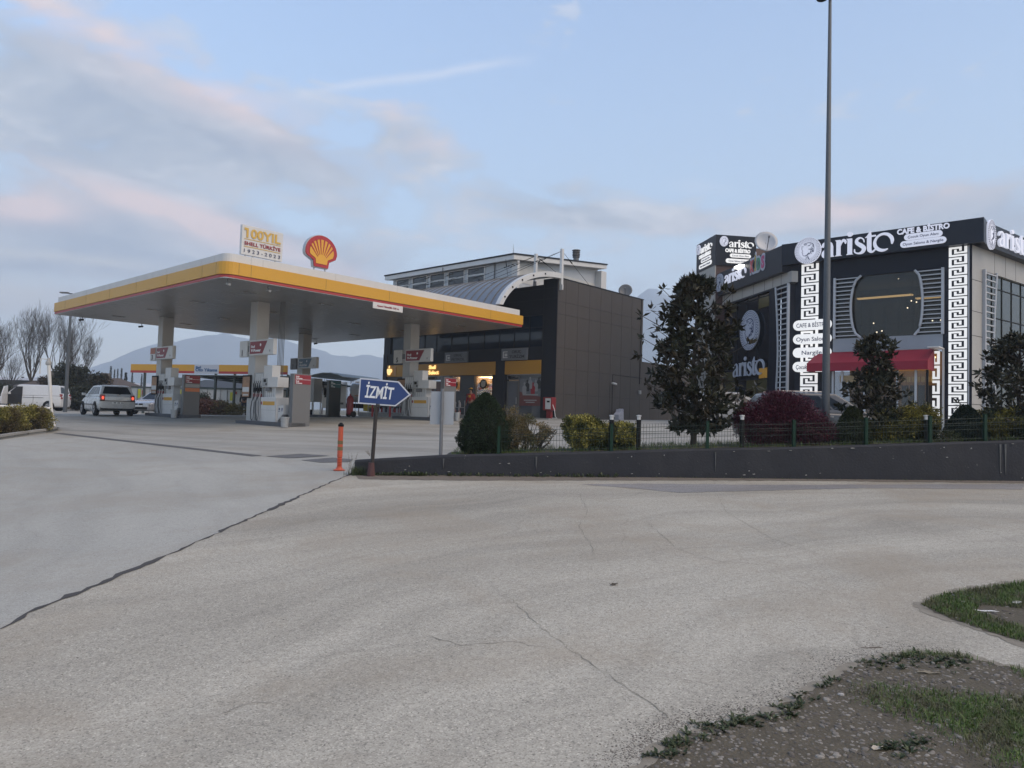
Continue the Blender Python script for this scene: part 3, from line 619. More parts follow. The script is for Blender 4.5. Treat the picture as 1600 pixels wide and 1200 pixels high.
# ------------------------------------------------------------------ fuel pump (local frame: x = U away, y = V to the left; front is -x, near end is -y)
def local_face(x, y, which):       # faces in a thing's own frame
    return Face((x, y), 0, -1) if which == 'front' else Face((x, y), 1, 0)
def make_pump(label, loc, open_=False):
    t = thing('fuel_pump', label, 'fuel pump', loc, RS, 'fuel pumps under the canopy')
    F = local_face(0, 0, 'front')      # s = -y: s runs right (towards -y)
    # hose column occupies s -1.9..-1.2, body s -1.2..0
    mb = MB(); F.box(mb, -1.86, -1.2, .12, 2.12, -.52, -.08); mk('hose_column', mb, M_pgrey, t, bevel=.02)
    mb = MB()
    for k in range(4): F.box(mb, -1.80+.155*k, -1.70+.155*k, 1.58, 2.08, -.08, -.055)
    mk('hose_badges', mb, M_pwhite, t)
    mb = MB(); F.box(mb, -1.2, 0, .12, 1.12, -.55, 0); b = mk('body', mb, M_pwhite, t, bevel=.02)
    mb = MB(); F.box(mb, -1.02, -.12, .80, .95, 0, .006); mk('yellow_stripe', mb, M_yel, b)
    mb = MB(); F.poly(mb, [(-1.12+.05*math.cos(a), .88+.07*math.sin(a)) for a in [k*PI/5 for k in range(10)]], 0, .008); mk('badge', mb, M_nred, b)
    mb = MB(); F.box(mb, -.02, .0, .15, 1.08, 0, .004); F.box(mb, -1.2, -.0, .6, .61, 0, .004); mk('door_line', mb, M_pgrey, b)
    mb = MB(); F.box(mb, -1.18, -.32, 1.12, 1.52, -.48, -.14); mk('neck', mb, M_pwhite, t)
    mb = MB()
    for k in range(5): F.box(mb, -1.1+.16*k, -1.08+.16*k, 1.13, 1.5, -.14, -.132)
    mk('neck_slots', mb, M_pgrey, t)
    mb = MB(); F.box(mb, -1.2, -.02, 1.52, 1.92, -.52, -.03); h = mk('head', mb, M_pwhite, t, bevel=.015)
    mb = MB(); F.box(mb, -1.16, -.78, 1.55, 1.89, -.03, -.018); mk('display_panel', mb, M_pgrey, h)
    mb = MB(); F.box(mb, -1.06, -.88, 1.72, 1.84, -.018, -.01); F.box(mb, -.9, -.82, 1.6, 1.68, -.018, -.01); mk('screen', mb, M_blk, h)
    mb = MB(); F.box(mb, -1.2, -.55, 1.92, 2.4, -.45, -.08); mk('upper_box', mb, M_pwhite, t, bevel=.015)
    mb = MB(); F.box(mb, -.95, -.62, 1.36, 1.5, -.14, -.04); mk('receipt_slot', mb, M_gpl, t)
    for k in range(4):
        x0 = -1.78+.155*k; mb = MB()
        F.box(mb, x0-.03, x0+.03, 1.30, 1.50, -.08, .02); mb.tube([F.pt(x0, 1.5, .0), F.pt(x0, 1.64, .03), F.pt(x0+.02, 1.78, -.03)], [.022, .018, .014], 6)
        nz_ = mk('nozzle', mb, M_blk, t)
        mb = MB(); F.box(mb, x0-.045, x0+.045, 1.12, 1.26, -.08, .01); mk('red_grip', mb, M_nred, nz_)
        mb = MB(); ex = .10+.05*k
        mb.tube([F.pt(x0, 1.14, 0), F.pt(x0-.04, .9, .06), F.pt(x0-.06+.03*k, .5, .08), F.pt(x0-.02+.05*k, .24, .08), F.pt(x0+.06+.05*k, .17, .08), F.pt(x0+.1+.04*k, .3, .05), F.pt(x0+.07, .8, .03), F.pt(x0+.06, 1.35, 0)], .018, 6)
        mk('hose', mb, M_hosel if k % 2 else M_hose, t)
    # squeegee and notice box at the near end
    mb = MB(); F.box(mb, .02, .42, .2, .78, -.45, -.1)
    mk('service_box', mb, M_gpl, t, bevel=.01)
    mb = MB(); F.poly(mb, [(.0, .18), (.0, .78), (.43, .82), (.43, .5)], -.1, -.08); F.box(mb, .42, .44, .45, .82, -.45, -.08); mk('notice', mb, M_pwhite, t)
    mb = MB()
    for k in range(2): F.poly(mb, [(.12+.2*k+.045*math.cos(a), .66+.05*math.sin(a)) for a in [q*PI/4 for q in range(8)]], -.08, -.074)
    F.box(mb, .05, .17, .56, .58, -.08, -.074); F.box(mb, .25, .37, .58, .60, -.08, -.074); mk('notice_symbols', mb, m_nav, t)
    return t
def island(u, v0, v1, label):
    x, y = WS(u, (v0+v1)/2); t = thing('pump_island', label, 'island', (x, y, gz(x, y)), RS, 'raised kerbs the pumps stand on')
    L = (v1-v0)/2; pts = []
    for sx1, sy1, a0 in ((.5, -1, 270), (.5, 1, 0), (-.5, 1, 90), (-.5, -1, 180)):
        for k in range(4):
            a = R(a0+30*k); pts.append((sx1*.6+.25*math.cos(a), sy1*(L-.25)+.25*math.sin(a)))
    mb = MB(); mb.loft([[(x, y, -.1) for x, y in pts], [(x, y, .12) for x, y in pts]]); mk('kerb', mb, M_kerbd, t, bevel=.01); return t
def price_totem(u, v, label, front, side, H=2.05, w=.78, m=None):
    x, y = WS(u, v); t = thing('price_totem', label, 'price sign', (x, y, gz(x, y)), RS, 'grey price pillars at the pump islands')
    F = Face((0, 0), 0, -1); mb = MB(); F.box(mb, 0, .25, 0, H, -w, 0); mk('pillar', mb, m or M_gpl, t, bevel=.012)
    F2 = Face((0, -.25), 1, 0)
    mb = MB(); F2.box(mb, .07, w-.03, H-.40, H-.04, 0, .01); mk('label_red', mb, M_lred, t)
    mb = MB(); F2.box(mb, .07, w-.03, H-.225, H-.215, .01, .013); letters(mb, F2, 'Shell', .10, H-.13, .05, .13, d=.01, bold=.02); letters(mb, F2, 'V-Power', .10, H-.20, .055, .28, d=.01, bold=.03); letters(mb, F2, 'Shell', .10, H-.31, .05, .13, d=.01, bold=.02); letters(mb, F2, 'V-Power', .10, H-.385, .055, .28, d=.01, bold=.03); mk('lettering', mb, M_txtw, t)
    if front:
        mb = MB(); F2.box(mb, .07, w-.03, H-.6, H-.44, 0, .01); mk('label_grey', mb, M_pgrey, t)
        mb = MB(); F2.box(mb, .07, w-.03, H-.8, H-.63, 0, .01); mk('label_orange', mb, mat('label_orange', (.55, .16, .05), .4, var=.05), t)
    return t
def col_sign(u, v, label, num, board, wide=1.5, text=('Shell', 'V-Power'), colr=None, L_=.62):
    """sign box hung on a column: number plate to the left, brand board to the right"""
    x, y = WS(u-.28, v); t = thing('pump_sign', label, 'sign', (x, y, gz(x, y)), RS, 'pump number and fuel signs on the columns')
    g = gz(x, y); F = Face((0, 0), 0, -1)
    z0, z1 = 2.78+0, 3.42
    mb = MB(); F.box(mb, .12, .12+wide+.4, z0, z1, .02, .20); mk('sign_box', mb, M_pwhite, t, bevel=.04)
    mb = MB(); F.poly(mb, [(.2, z0+.07), (.2, z1-.07), (.12+wide*.95, z1-.07), (.12+wide*.72, z0+.07)], .201, .21); mk('colour_field', mb, colr or M_sred, t)
    mb = MB(); letters(mb, F, text[0], .30, z0+.32, .10, .30, d=.211, bold=.02); letters(mb, F, text[1], .30, z0+.15, .12, .78, d=.211, bold=.03)
    F.poly(mb, [(wide*.70+.055*math.cos(a), z0+.42+.06*math.sin(a)) for a in [q*PI/4 for q in range(8)]], .211, .217); mk('lettering', mb, M_txtw, t)
    mb = MB(); F.poly(mb, [(.12+wide*1.10+.045*math.cos(a), z0+.16+.05*math.sin(a)) for a in [q*PI/4 for q in range(8)]], .201, .21); mk('small_badge', mb, M_pgrey, t)
    mb = MB(); F.box(mb, -.95, -.30, z0-.02, z1+.02, -.05, .07); mk('number_plate', mb, M_pwhite if num != '7' else M_gpl, t, bevel=.04)
    if num == '3':
        mb = MB(); F.box(mb, -.90, -.32, z0+.33, z1-.02, .07, .08); mk('orange_label', mb, bpy.data.materials.get('plate_orange') or mat('plate_orange', (.36, .10, .04), .4), t)
    mb = MB(); letters(mb, F, num, -.72, z0+.04, .24, None, d=.071, bold=.03); mk('number', mb, M_txtk, t)
    mb = MB(); F.box(mb, -.32, .14, z0+.2, z1-.2, -.04, .03); mk('bracket', mb, M_gpl, t)
    return t
def bin_(u, v, label, r=.16, h=.36, m=None):
    x, y = WS(u, v); t = thing('waste_bin', label, 'bin', (x, y, gz(x, y)), 0, 'small grey bins by the price pillars')
    mb = MB(); mb.lathe([(r*.75, 0), (r*.80, .02), (r, h), (r*1.08, h+.01), (r*1.08, h+.04), (r*.95, h+.04), (r*.72, .04)], n=16); mk('bucket', mb, m or M_steel, t, smooth=False); return t
def poster(u, v, label):
    x, y = WS(u-.30, v); t = thing('column_poster', label, 'poster', (x, y, gz(x, y)), RS, 'framed posters on the columns')
    F = Face((0, 0), 0, -1); mb = MB(); F.box(mb, -.56, .1, 1.05, 2.0, 0, .06); mk('frame', mb, M_blk, t, bevel=.008)
    mb = MB(); F.box(mb, -.52, .06, 1.1, 1.93, .06, .065); mk('sheet', mb, mat('poster_sheet', (.30, .16, .08), .5, var=.7, scale=7), t)
    mb = MB(); F.box(mb, -.5, .04, 1.3, 1.5, .066, .07); F.box(mb, -.45, 0, 1.15, 1.2, .066, .07); mk('sheet_block', mb, M_pwhite, t)
    return t
GR = lambda u, v: gz(*WS(u, v))
p1 = None
specs = [(3.42, 2.15, 'white fuel pump nearest the road, number one column, four hoses'), (3.42, 11.6, 'farther left white fuel pump beside column number three'), (11.45, 2.3, 'white fuel pump beside column number five, nearest the shop')]
for k, (u, v, lb) in enumerate(specs):
    x, y = WS(u, v); loc = (x, y, gz(x, y))
    p1 = make_pump(lb, loc) if k == 0 else dup(p1, loc, RS, lb) and p1
for (u, v0, v1, lb) in ((3.8, 1.1, 5.2, 'dark kerbed island under the nearest pump and column one'), (3.8, 10.4, 14.6, 'dark kerbed island under the pump at column three'), (11.9, 1.0, 5.0, 'dark kerbed island under the pump at column five'), (11.9, 10.6, 14.7, 'dark kerbed island under the autogas cabinets')): island(u, v0, v1, lb)
price_totem(3.5, 1.35, 'grey price pillar with red labels beside the nearest pump', False, True)
price_totem(3.5, 10.9, 'grey price pillar with red, grey and orange labels at column three', True, True)
price_totem(11.5, 1.5, 'grey price pillar with red labels near the shop door', False, True)
dark = mat('dark_totem', (.025, .032, .032), .35, var=.05)
tt = price_totem(11.45, 10.8, 'dark green-black price pillar beside the autogas cabinets', False, True, m=dark)
for ch in list(tt.children):
    if ch.name.startswith('label_red'): ch.data.materials[0] = mat('autogas_teal', (.02, .10, .11), .4)
col_sign(3.8, 4.4, 'red fuel sign and number 1 plate on the nearest column', '1', 'red')
col_sign(3.8, 13.7, 'red fuel sign and number 3 plate on the far left column', '3', 'red')
col_sign(11.9, 4.2, 'red fuel sign and number 5 plate on the column in front of the shop', '5', 'red')
col_sign(11.9, 13.9, 'blue-green autogas sign and number 7 plate on the rear middle column', '7', 'teal', text=('Shell', 'AutoGas'), colr=mat('autogas_blue', (.015, .07, .12), .4))
poster(3.8, 4.4, 'orange poster in black frame on the nearest column'); poster(3.8, 13.7, 'red-brown poster in black frame on the far left column'); poster(11.9, 4.2, 'dark poster in black frame on the column by the shop')
bin_(3.0, .75, 'grey bucket bin in front of the nearest price pillar'); bin_(3.05, 10.5, 'grey bucket bin at the price pillar of column three'); bin_(12.2, 1.05, 'grey bucket bin at the price pillar near the shop')
# vent pipes running up behind the nearest pump
x, y = WS(4.25, 3.5); t = thing('hose_mast', 'bundle of thin dark pipes rising from the nearest pump to the canopy', 'pipes', (x, y, gz(x, y)), RS)
for k in range(5):
    mb = MB(); mb.tube([(0+.02*k, -.07*k+.1, 1.9), (.02*k, -.07*k+.1, 3.9), (.02*k, -.05*k+.05, ZS-gz(x, y))], .013, 6); mk('pipe', mb, M_gpl, t)
# autogas cabinets on the fourth island
x, y = WS(11.5, 12.55); t = thing('autogas_dispenser', 'pair of grey autogas cabinets with black hoses on a white frame', 'dispenser', (x, y, gz(x, y)+.1), RS)
F = Face((0, 0), 0, -1)
for s0, s1, nm in ((-1.0, -.42, 'cabinet'), (-.4, .42, 'cabinet')):
    mb = MB(); F.box(mb, s0, s1, .75, 2.1, -.55, 0); mk(nm, mb, M_pgrey, t, bevel=.02)
mb = MB(); F.box(mb, -.95, -.5, 1.75, 2.02, 0, .01); F.box(mb, -.95, -.5, 1.35, 1.55, 0, .01); mk('display', mb, M_gpl, t)
mb = MB(); F.box(mb, -.9, -.55, 1.05, 1.15, 0, .012); mk('yellow_label', mb, M_yel, t)
mb = MB(); F.box(mb, -.85, -.7, 1.45, 1.6, .01, .1); mb.tube([F.pt(-.75, 1.5, .08), F.pt(-.6, 1.5, .16), F.pt(-.45, 1.42, .1)], .03, 6); mk('nozzle', mb, M_blk, t)
mb = MB(); mb.tube([F.pt(-.6, 1.5, .1), F.pt(-.7, 1.1, .16), F.pt(-.68, .5, .2), F.pt(-.5, .25, .2), F.pt(-.2, .3, .2)], .02, 6); mb.tube([F.pt(-.1, 1.35, .05), F.pt(-.35, .9, .12), F.pt(-.55, .35, .15)], .014, 6); mk('hose', mb, M_hose, t)
for s in (-1.0, -.45, .4):
    for d in (-.5, -.02):
        mb = MB(); F.box(mb, s, s+.05, 0, .75, d, d+.05); mk('frame_leg', mb, M_pwhite, t)
mb = MB(); F.box(mb, -.9, -.1, .02, .3, -.4, -.1); mk('coiled_hose', mb, M_blk, t, bevel=.08)
# red wheeled extinguisher beside the dark totem
x, y = WS(12.2, 9.6); t = thing('wheeled_extinguisher', 'red wheeled fire extinguisher beside the dark price pillar', 'fire extinguisher', (x, y, gz(x, y)), RS)
mb = MB(); mb.lathe([(.02, .12), (.17, .16), (.19, .3), (.19, 1.0), (.12, 1.15), (.05, 1.2), (.04, 1.3)], n=14); mk('cylinder', mb, M_nred, t, smooth=True)
for s in (-.22, .22):
    mb = MB(); mb.tube([(.1, s-.03, .17), (.1, s+.03, .17)], .17, 14); mk('wheel', mb, M_blk, t)
mb = MB(); mb.tube([(.2, -.2, .2), (.25, -.2, 1.1), (.25, .2, 1.1), (.2, .2, .2)], .02, 6); mk('handle', mb, M_gpl, t)
# ------------------------------------------------------------------ shop building
CS = (2.5, 41.0); FSh = Face(CS, UY, -UX); FSd = Face(CS, UX, UY)
gS = gz(*CS)-.05
shop = thing('shop_building', 'dark grey and brown two-storey station shop with curved metal roof and orange bands', 'building', (CS[0], CS[1], gS), RS)
M_brown = mat('brown_cladding', (.072, .062, .056), .5, var=.07, scale=1.2, dirt=.15, spec=.2)
M_anth = mat('anthracite_cladding', (.018, .019, .023), .5, var=.08, scale=1.5, spec=.2)
M_anth2 = mat('dark_grey_wall', (.055, .056, .06), .5, var=.1, scale=2)
M_orange = mat('orange_band', (.46, .22, .015), .42, var=.06, scale=1.5)
M_blueg = mat('blue_glass', (.010, .020, .035), .05, var=0, spec=.35)
sL = FSh.hit(598, 600)[0]; ZT = 8.0
S = lambda px: FSh.hit(px, 600)[0]
ZF = lambda px, py: FSh.hit(px, py)[1]
# side wall with raised cladding panels
mb = MB(); FSd.box(mb, .0, 9.3, gS-.3, ZT, -.4, -.02); mk('side_wall', mb, M_dark, shop, world_=True)
mb = MB(); zs = [gS]
rows = [gS-.02, FSd.hit(955, 621)[1], FSd.hit(955, 585)[1], FSd.hit(955, 555)[1], FSd.hit(955, 507)[1], FSd.hit(955, 489)[1], ZT]
cols_ = [0, .75]+[.75+1.19*k for k in range(1, 8)]+[9.3]
for a, b in zip(cols_[:-1], cols_[1:]):
    for c, d in zip(rows[:-1], rows[1:]): FSd.box(mb, a+.008, b-.008, c+.008, d-.008, -.02, .01)
mk('brown_panels', mb, M_brown, shop, world_=True)
mb = MB(); FSd.box(mb, -.02, 9.34, ZT, ZT+.05, -.3, .04); mk('coping', mb, M_anth, shop, world_=True)
mb = MB(); FSd.box(mb, 9.3, 17.5, gS-.3, FSd.hit(1010, 566)[1], -.4, -.03); FSd.box(mb, 9.31, 17.48, gS, FSd.hit(1010, 566)[1]-.02, -.03, 0); mk('low_side_wall', mb, M_brown, shop, world_=True)
mb = MB()
for k in range(6): FSd.box(mb, 10.4+1.2*k, 10.415+1.2*k, gS, 3.6, 0, .004)
for z in rows[1:3]: FSd.box(mb, 9.35, 17.4, z-.008, z+.008, 0, .004)
mk('low_wall_joints', mb, M_dark, shop, world_=True)
# cable, box and lamp on the side wall
mb = MB(); s, z = FSd.hit(997, 600); mb.tube([FSd.pt(9.05, ZT, .03), FSd.pt(9.0, z, .03)], .02, 6); mk('downpipe', mb, M_blk, shop, world_=True)
mb = MB(); mb.tube([FSd.pt(FSd.hit(958, 586)[0], rows[2], .02), FSd.pt(FSd.hit(1003, 588)[0], rows[2]-.05, .02)], .012, 5); mb.tube([FSd.pt(FSd.hit(957, 586)[0], rows[2], .02), FSd.pt(FSd.hit(957, 586)[0], gS, .02)], .012, 5); mk('wall_cable', mb, M_blk, shop, world_=True)
s, z = FSd.hit(998, 613); mb = MB(); FSd.box(mb, s-.12, s+.12, z-.12, z+.12, .02, .14); mk('junction_box', mb, M_pgrey, shop, world_=True, bevel=.02)
s, z = FSd.hit(955, 599.5); t = thing('security_camera', 'long white camera on the brown side wall of the shop', 'camera', FSd.pt(s, z, .1), 0, 'security cameras around the station')
mb = MB(); mb.tube([FSd.pt(s+.2, z, .0), FSd.pt(s+.1, z, .25)], .025, 6); mk('bracket', mb, M_gpl, t, world_=True)
mb = MB(); mb.tube([FSd.pt(s-.3, z+.02, .3), FSd.pt(s+.25, z-.02, .22)], .065, 8); mk('housing', mb, M_pwhite, t, world_=True)
mb = MB(); s_, z_ = FSd.hit(961, 645); FSd.poly(mb, [(s_-.28, gS+.1), (s_-.36, gS+.45), (s_-.1, gS+.62), (s_-.05, gS+.8), (s_+.12, gS+.62), (s_+.22, gS+.85), (s_+.28, gS+.1)], .1, .5)
o = mk('white_sacks', mb, mat('sack_white', (.45, .44, .48), .6, var=.25, scale=8), bevel=.04); tag(o, 'crumpled white sack standing against the brown side wall', 'sack')
# facade
spans = [(S(598), S(604)), (S(769.5), S(788.5)), (S(845.5), 0)]
mb = MB()
for a, b in spans: FSh.box(mb, a, b, gS-.3, ZF(845, 541), -.4, .03)
FSh.box(mb, sL, 0, ZF(845, 562)-.0, ZF(845, 541), -.4, 0)
FSh.box(mb, S(845.5), 0, ZF(845, 541), ZT, -.4, .03); FSh.box(mb, sL, S(845.5), ZF(845, 492), ZT-.3, -.4, .0)
FSh.box(mb, sL, S(608), ZF(845, 541), ZF(845, 492), -.4, .0)
mk('front_wall', mb, M_anth, shop, world_=True)
mb = MB()
for z in (ZF(820, 471), ZF(820, 455)): FSh.box(mb, S(740), 0, z-.01, z+.01, .03, .034)
FSh.box(mb, S(846.6), S(847.1), ZF(845, 562), ZT-.3, .031, .035); mk('front_joints', mb, M_dark, shop, world_=True)
zb_, zt_ = ZF(845, 541)+.0, ZF(845, 492)
mb = MB(); FSh.box(mb, S(608), S(845.5), zb_, zt_, -.12, -.1); bg_ = mk('upper_glazing', mb, M_blueg, shop, world_=True)
mb = MB()
for px in (609, 632, 660, 678.5, 702, 728, 753, 777, 800, 824): FSh.box(mb, S(px)-.03, S(px)+.03, zb_, zt_, -.1, -.07)
FSh.box(mb, S(608), S(845.5), zb_+.62*(zt_-zb_)-.03, zb_+.62*(zt_-zb_)+.03, -.1, -.075); mk('glazing_bars', mb, M_anth, shop, world_=True)
zo1, zo0 = ZF(789, 564.5), ZF(845, 584)
for a, b in ((605, 633), (651, 774), (789, 845.3)):
    mb = MB(); FSh.box(mb, S(a), S(b), zo0, zo1, -.3, .06); mk('orange_band', mb, M_orange, shop, world_=True, bevel=.01)
for a, b in ((774, 789),):
    mb = MB(); FSh.box(mb, S(633), S(651), zo0, zo1, -.3, -.02); mk('recessed_wall', mb, M_anth2, shop, world_=True)
# ground floor openings
def opening(a, b, zlo, zhi, fr=.05, m=None, nm='window', dd=-.15):
    mb = MB(); FSh.box(mb, S(a), S(b), zlo, zhi, dd-.02, dd); w = mk(nm, mb, m or M_glassd, shop, world_=True)
    mb = MB(); s0, s1 = S(a), S(b)
    FSh.box(mb, s0, s0+fr, zlo, zhi, dd, dd+.05); FSh.box(mb, s1-fr, s1, zlo, zhi, dd, dd+.05); FSh.box(mb, s0+fr, s1-fr, zhi-fr, zhi, dd, dd+.05); FSh.box(mb, s0+fr, s1-fr, zlo, zlo+fr, dd, dd+.05)
    mk('frame', mb, M_gpl, w, world_=True); return w
for a, b in ((604, 636), (646, 652), (718, 740)): mb = MB(); FSh.box(mb, S(a), S(b), gS-.1, zo0, -.3, -.04); mk('dark_infill', mb, M_anth2, shop, world_=True)
M_lamp = mat('lit_ceiling', (.9, .8, .6), .6, var=0, emit=(1.0, .66, .30), es=3.2)
M_int = mat('shop_interior', (.40, .30, .19), .7, var=.3, scale=3)
M_goods = mat('goods', (.30, .22, .16), .6, var=.8, scale=9)
M_clear = mat('window_glass', (.9, .92, .92), .03, var=0, trans=1.0, alpha=.25)
def lit_room(a, b, zlo, zhi, deep, k):
    s0, s1 = S(a), S(b)
    mb = MB(); FSh.box(mb, s0-.3, s1+.3, zlo, zhi+.1, -deep-.1, -deep); FSh.box(mb, s0-.35, s0-.05, zlo, zhi+.1, -deep, -.18); FSh.box(mb, s1+.05, s1+.35, zlo, zhi+.1, -deep, -.18); FSh.box(mb, s0-.05, s1+.05, zhi+.02, zhi+.1, -deep, -.18); FSh.box(mb, s0-.05, s1+.05, zlo-.08, zlo, -deep, -.18)
    mk('interior_walls', mb, M_int, shop, world_=True)
    mb = MB()
    for q in range(k): FSh.box(mb, s0+.05, s1-.05, zhi-.1, zhi-.06, -deep+.25+.8*q, -deep+.5+.8*q)
    mk('ceiling_lamp', mb, M_lamp, shop, world_=True)
lit_room(704, 718, ZF(710, 612), zo0-.03, 1.6, 1); opening(704, 718, ZF(710, 612), zo0-.02, m=M_clear)
mb = MB(); FSh.box(mb, S(704), S(718), gS-.1, ZF(710, 612), -.3, -.1); mk('window_apron', mb, M_anth2, shop, world_=True)
lit_room(741, 768, gS+.05, zo0-.03, 2.6, 3); opening(741, 768, gS+.05, zo0-.02, m=M_clear)
mb = MB(); zl = gS+.05
for q in range(4): FSh.box(mb, S(741)+.1, S(768)-.1, zl+.45*q, zl+.45*q+.04, -2.5, -2.1)
for q in range(46):
    s = rnd.uniform(S(741)+.12, S(768)-.3); lv = rnd.randrange(4); FSh.box(mb, s, s+rnd.uniform(.08, .2), zl+.45*lv+.04, zl+.45*lv+rnd.uniform(.2, .4), -2.4, -2.2)
mk('shelf_goods', mb, M_goods, shop, world_=True)
for nm_, cl_ in (('dark_goods', (.05, .03, .03)), ('red_goods', (.30, .03, .02)), ('pale_goods', (.45, .40, .30)), ('green_goods', (.06, .12, .05))):
    mb = MB(); mm = mat(nm_, cl_, .5, var=.4, scale=12)
    for q in range(26): lv = rnd.randrange(5); d = -rnd.uniform(.5, 2.4); h = rnd.uniform(.12, .34); FSh.box(mb, S(741)-.04, S(741)+.22+.002*q, zl+.42*lv+.05, zl+.42*lv+h, d, d+rnd.uniform(.08, .22))
    mk(nm_, mb, mm, shop, world_=True)
mb = MB()
for q in range(6): FSh.box(mb, S(741)-.045, S(741)+.28, zl+.42*q, zl+.42*q+.03, -2.45, -.4)
mk('side_shelf', mb, M_gpl, shop, world_=True); mb = MB(); FSh.box(mb, S(741)+.5, S(768)-.5, zl, zl+.95, -1.7, -1.2); mk('till_counter', mb, M_goods, shop, world_=True)
mb = MB(); cs, cz = S(754), ZF(754, 600); mb.tube([FSh.pt(cs, cz, -.1), FSh.pt(cs, cz, -.05)], .30, 20); w = mk('round_sign', mb, M_blk, shop, world_=True)
mb = MB(); FSh.poly(mb, [(cs+.2*math.cos(a), cz+.2*math.sin(a)) for a in [q*PI/8 for q in range(16)]], -.05, -.042); FSh.poly(mb, [(cs+.2, cz-.1), (cs+.25, cz+.2), (cs-.1, cz+.22), (cs-.2, cz-.05)], -.042, -.036); mk('round_sign_face', mb, mat('sign_pale', (.35, .32, .28), .5, var=.4, scale=20), w, world_=True)
cs, cz = S(711), ZF(711, 602); mb = MB(); mb.tube([FSh.pt(cs, cz, 0), FSh.pt(cs, cz, .1)], .26, 18); w = mk('black_round_sign', mb, M_blk, shop, world_=True)
mb = MB(); letters(mb, FSh, 'deli', cs-.17, cz-.06, .13, .34, d=.1, bold=.03) if False else FSh.poly(mb, [(cs-.18, cz-.03), (cs-.05, cz+.1), (cs+.05, cz+.02), (cs+.18, cz+.07), (cs+.12, cz-.08), (cs-.1, cz-.1)], .1, .108); mk('lit_mark', mb, mat('warm_mark', (.9, .8, .6), .5, var=0, emit=(1, .8, .5), es=.35), w, world_=True)
opening(652, 678, ZF(660, 594), zo0-.02); opening(678, 704, ZF(660, 594), zo0-.02); 
mred = mat('faded_red_glass', (.12, .06, .055), .2, var=.4, scale=4)
opening(652, 678, gS+.6, ZF(660, 596), m=mred); opening(678, 704, gS+.6, ZF(660, 596), m=mred)
mb = MB(); FSh.box(mb, S(652), S(704), gS-.1, gS+.6, -.3, -.12); mk('window_apron', mb, M_anth2, shop, world_=True)
opening(636, 646, gS, zo0-.02)
dg = mat('door_grey', (.12, .125, .14), .4, var=.1)
opening(790, 808, ZF(800, 593), zo0-.02)
w = opening(790.5, 807.5, gS+.02, ZF(800, 595), nm='door', m=dg, fr=.09)
mb = MB(); FSh.box(mb, S(806.2)-.03, S(806.2), gS+.9, gS+1.3, -.1, -.05); mk('handle', mb, M_steel, w, world_=True)
opening(809, 845, gS+.05, zo0-.02, m=mat('poster_glass', (.09, .095, .105), .12, var=.2, scale=2))
# window poster: pale ground, a row of small figures, red foot with two lines of lettering
t = thing('window_poster', 'large poster with a row of figures and a red foot in the right shop window', 'poster', FSh.pt(S(827), gS+1, -.1), RS)
s0, s1 = S(810), S(844); zz0, zz1 = ZF(827, 634), ZF(827, 591)
mb = MB(); FSh.box(mb, s0, s1, zz0, zz1, -.149+.0, -.14); mk('sheet', mb, mat('poster_pale', (.16, .165, .18), .35, var=.3, scale=3), t, world_=True)
mb = MB(); FSh.poly(mb, [(s0, zz0), (s1, zz0), (s1, zz0+.55), ((s0+s1)/2, zz0+.62), (s0, zz0+.85)], -.14, -.135); mk('red_foot', mb, mat('poster_red', (.16, .05, .045), .4, var=.3), t, world_=True)
for nm, cl, rng in (('light_figures', (.30, .30, .30), (0, 2, 4)), ('dark_figures', (.03, .03, .03), (1, 5)), ('red_figure', (.30, .02, .03), (3,))):
    mb = MB()
    for q in rng:
        c = s0+(s1-s0)*(.22+.13*q); zc_ = zz0+1.0+.16*(q % 3)
        FSh.poly(mb, [(c-.15, zc_-.3), (c+.15, zc_-.3), (c+.17, zc_+.1), (c+.07, zc_+.22), (c-.07, zc_+.22), (c-.17, zc_+.1)], -.134-.001*q, -.128-.001*q)
        FSh.poly(mb, [(c+.075*math.cos(a), zc_+.31+.095*math.sin(a)) for a in [k*PI/4 for k in range(8)]], -.134-.001*q, -.128-.001*q)
    mk(nm, mb, mat(nm, cl, .5, var=.2), t, world_=True)
mb = MB(); FSh.box(mb, s0+.35, s1-.35, zz0+.30, zz0+.36, -.135, -.13); FSh.box(mb, s0+.5, s1-.5, zz0+.18, zz0+.24, -.135, -.13); FSh.box(mb, s0+.25, s1-.25, zz0+.62, zz0+.70, -.134, -.129); mk('caption_lines', mb, M_pgrey, t, world_=True)
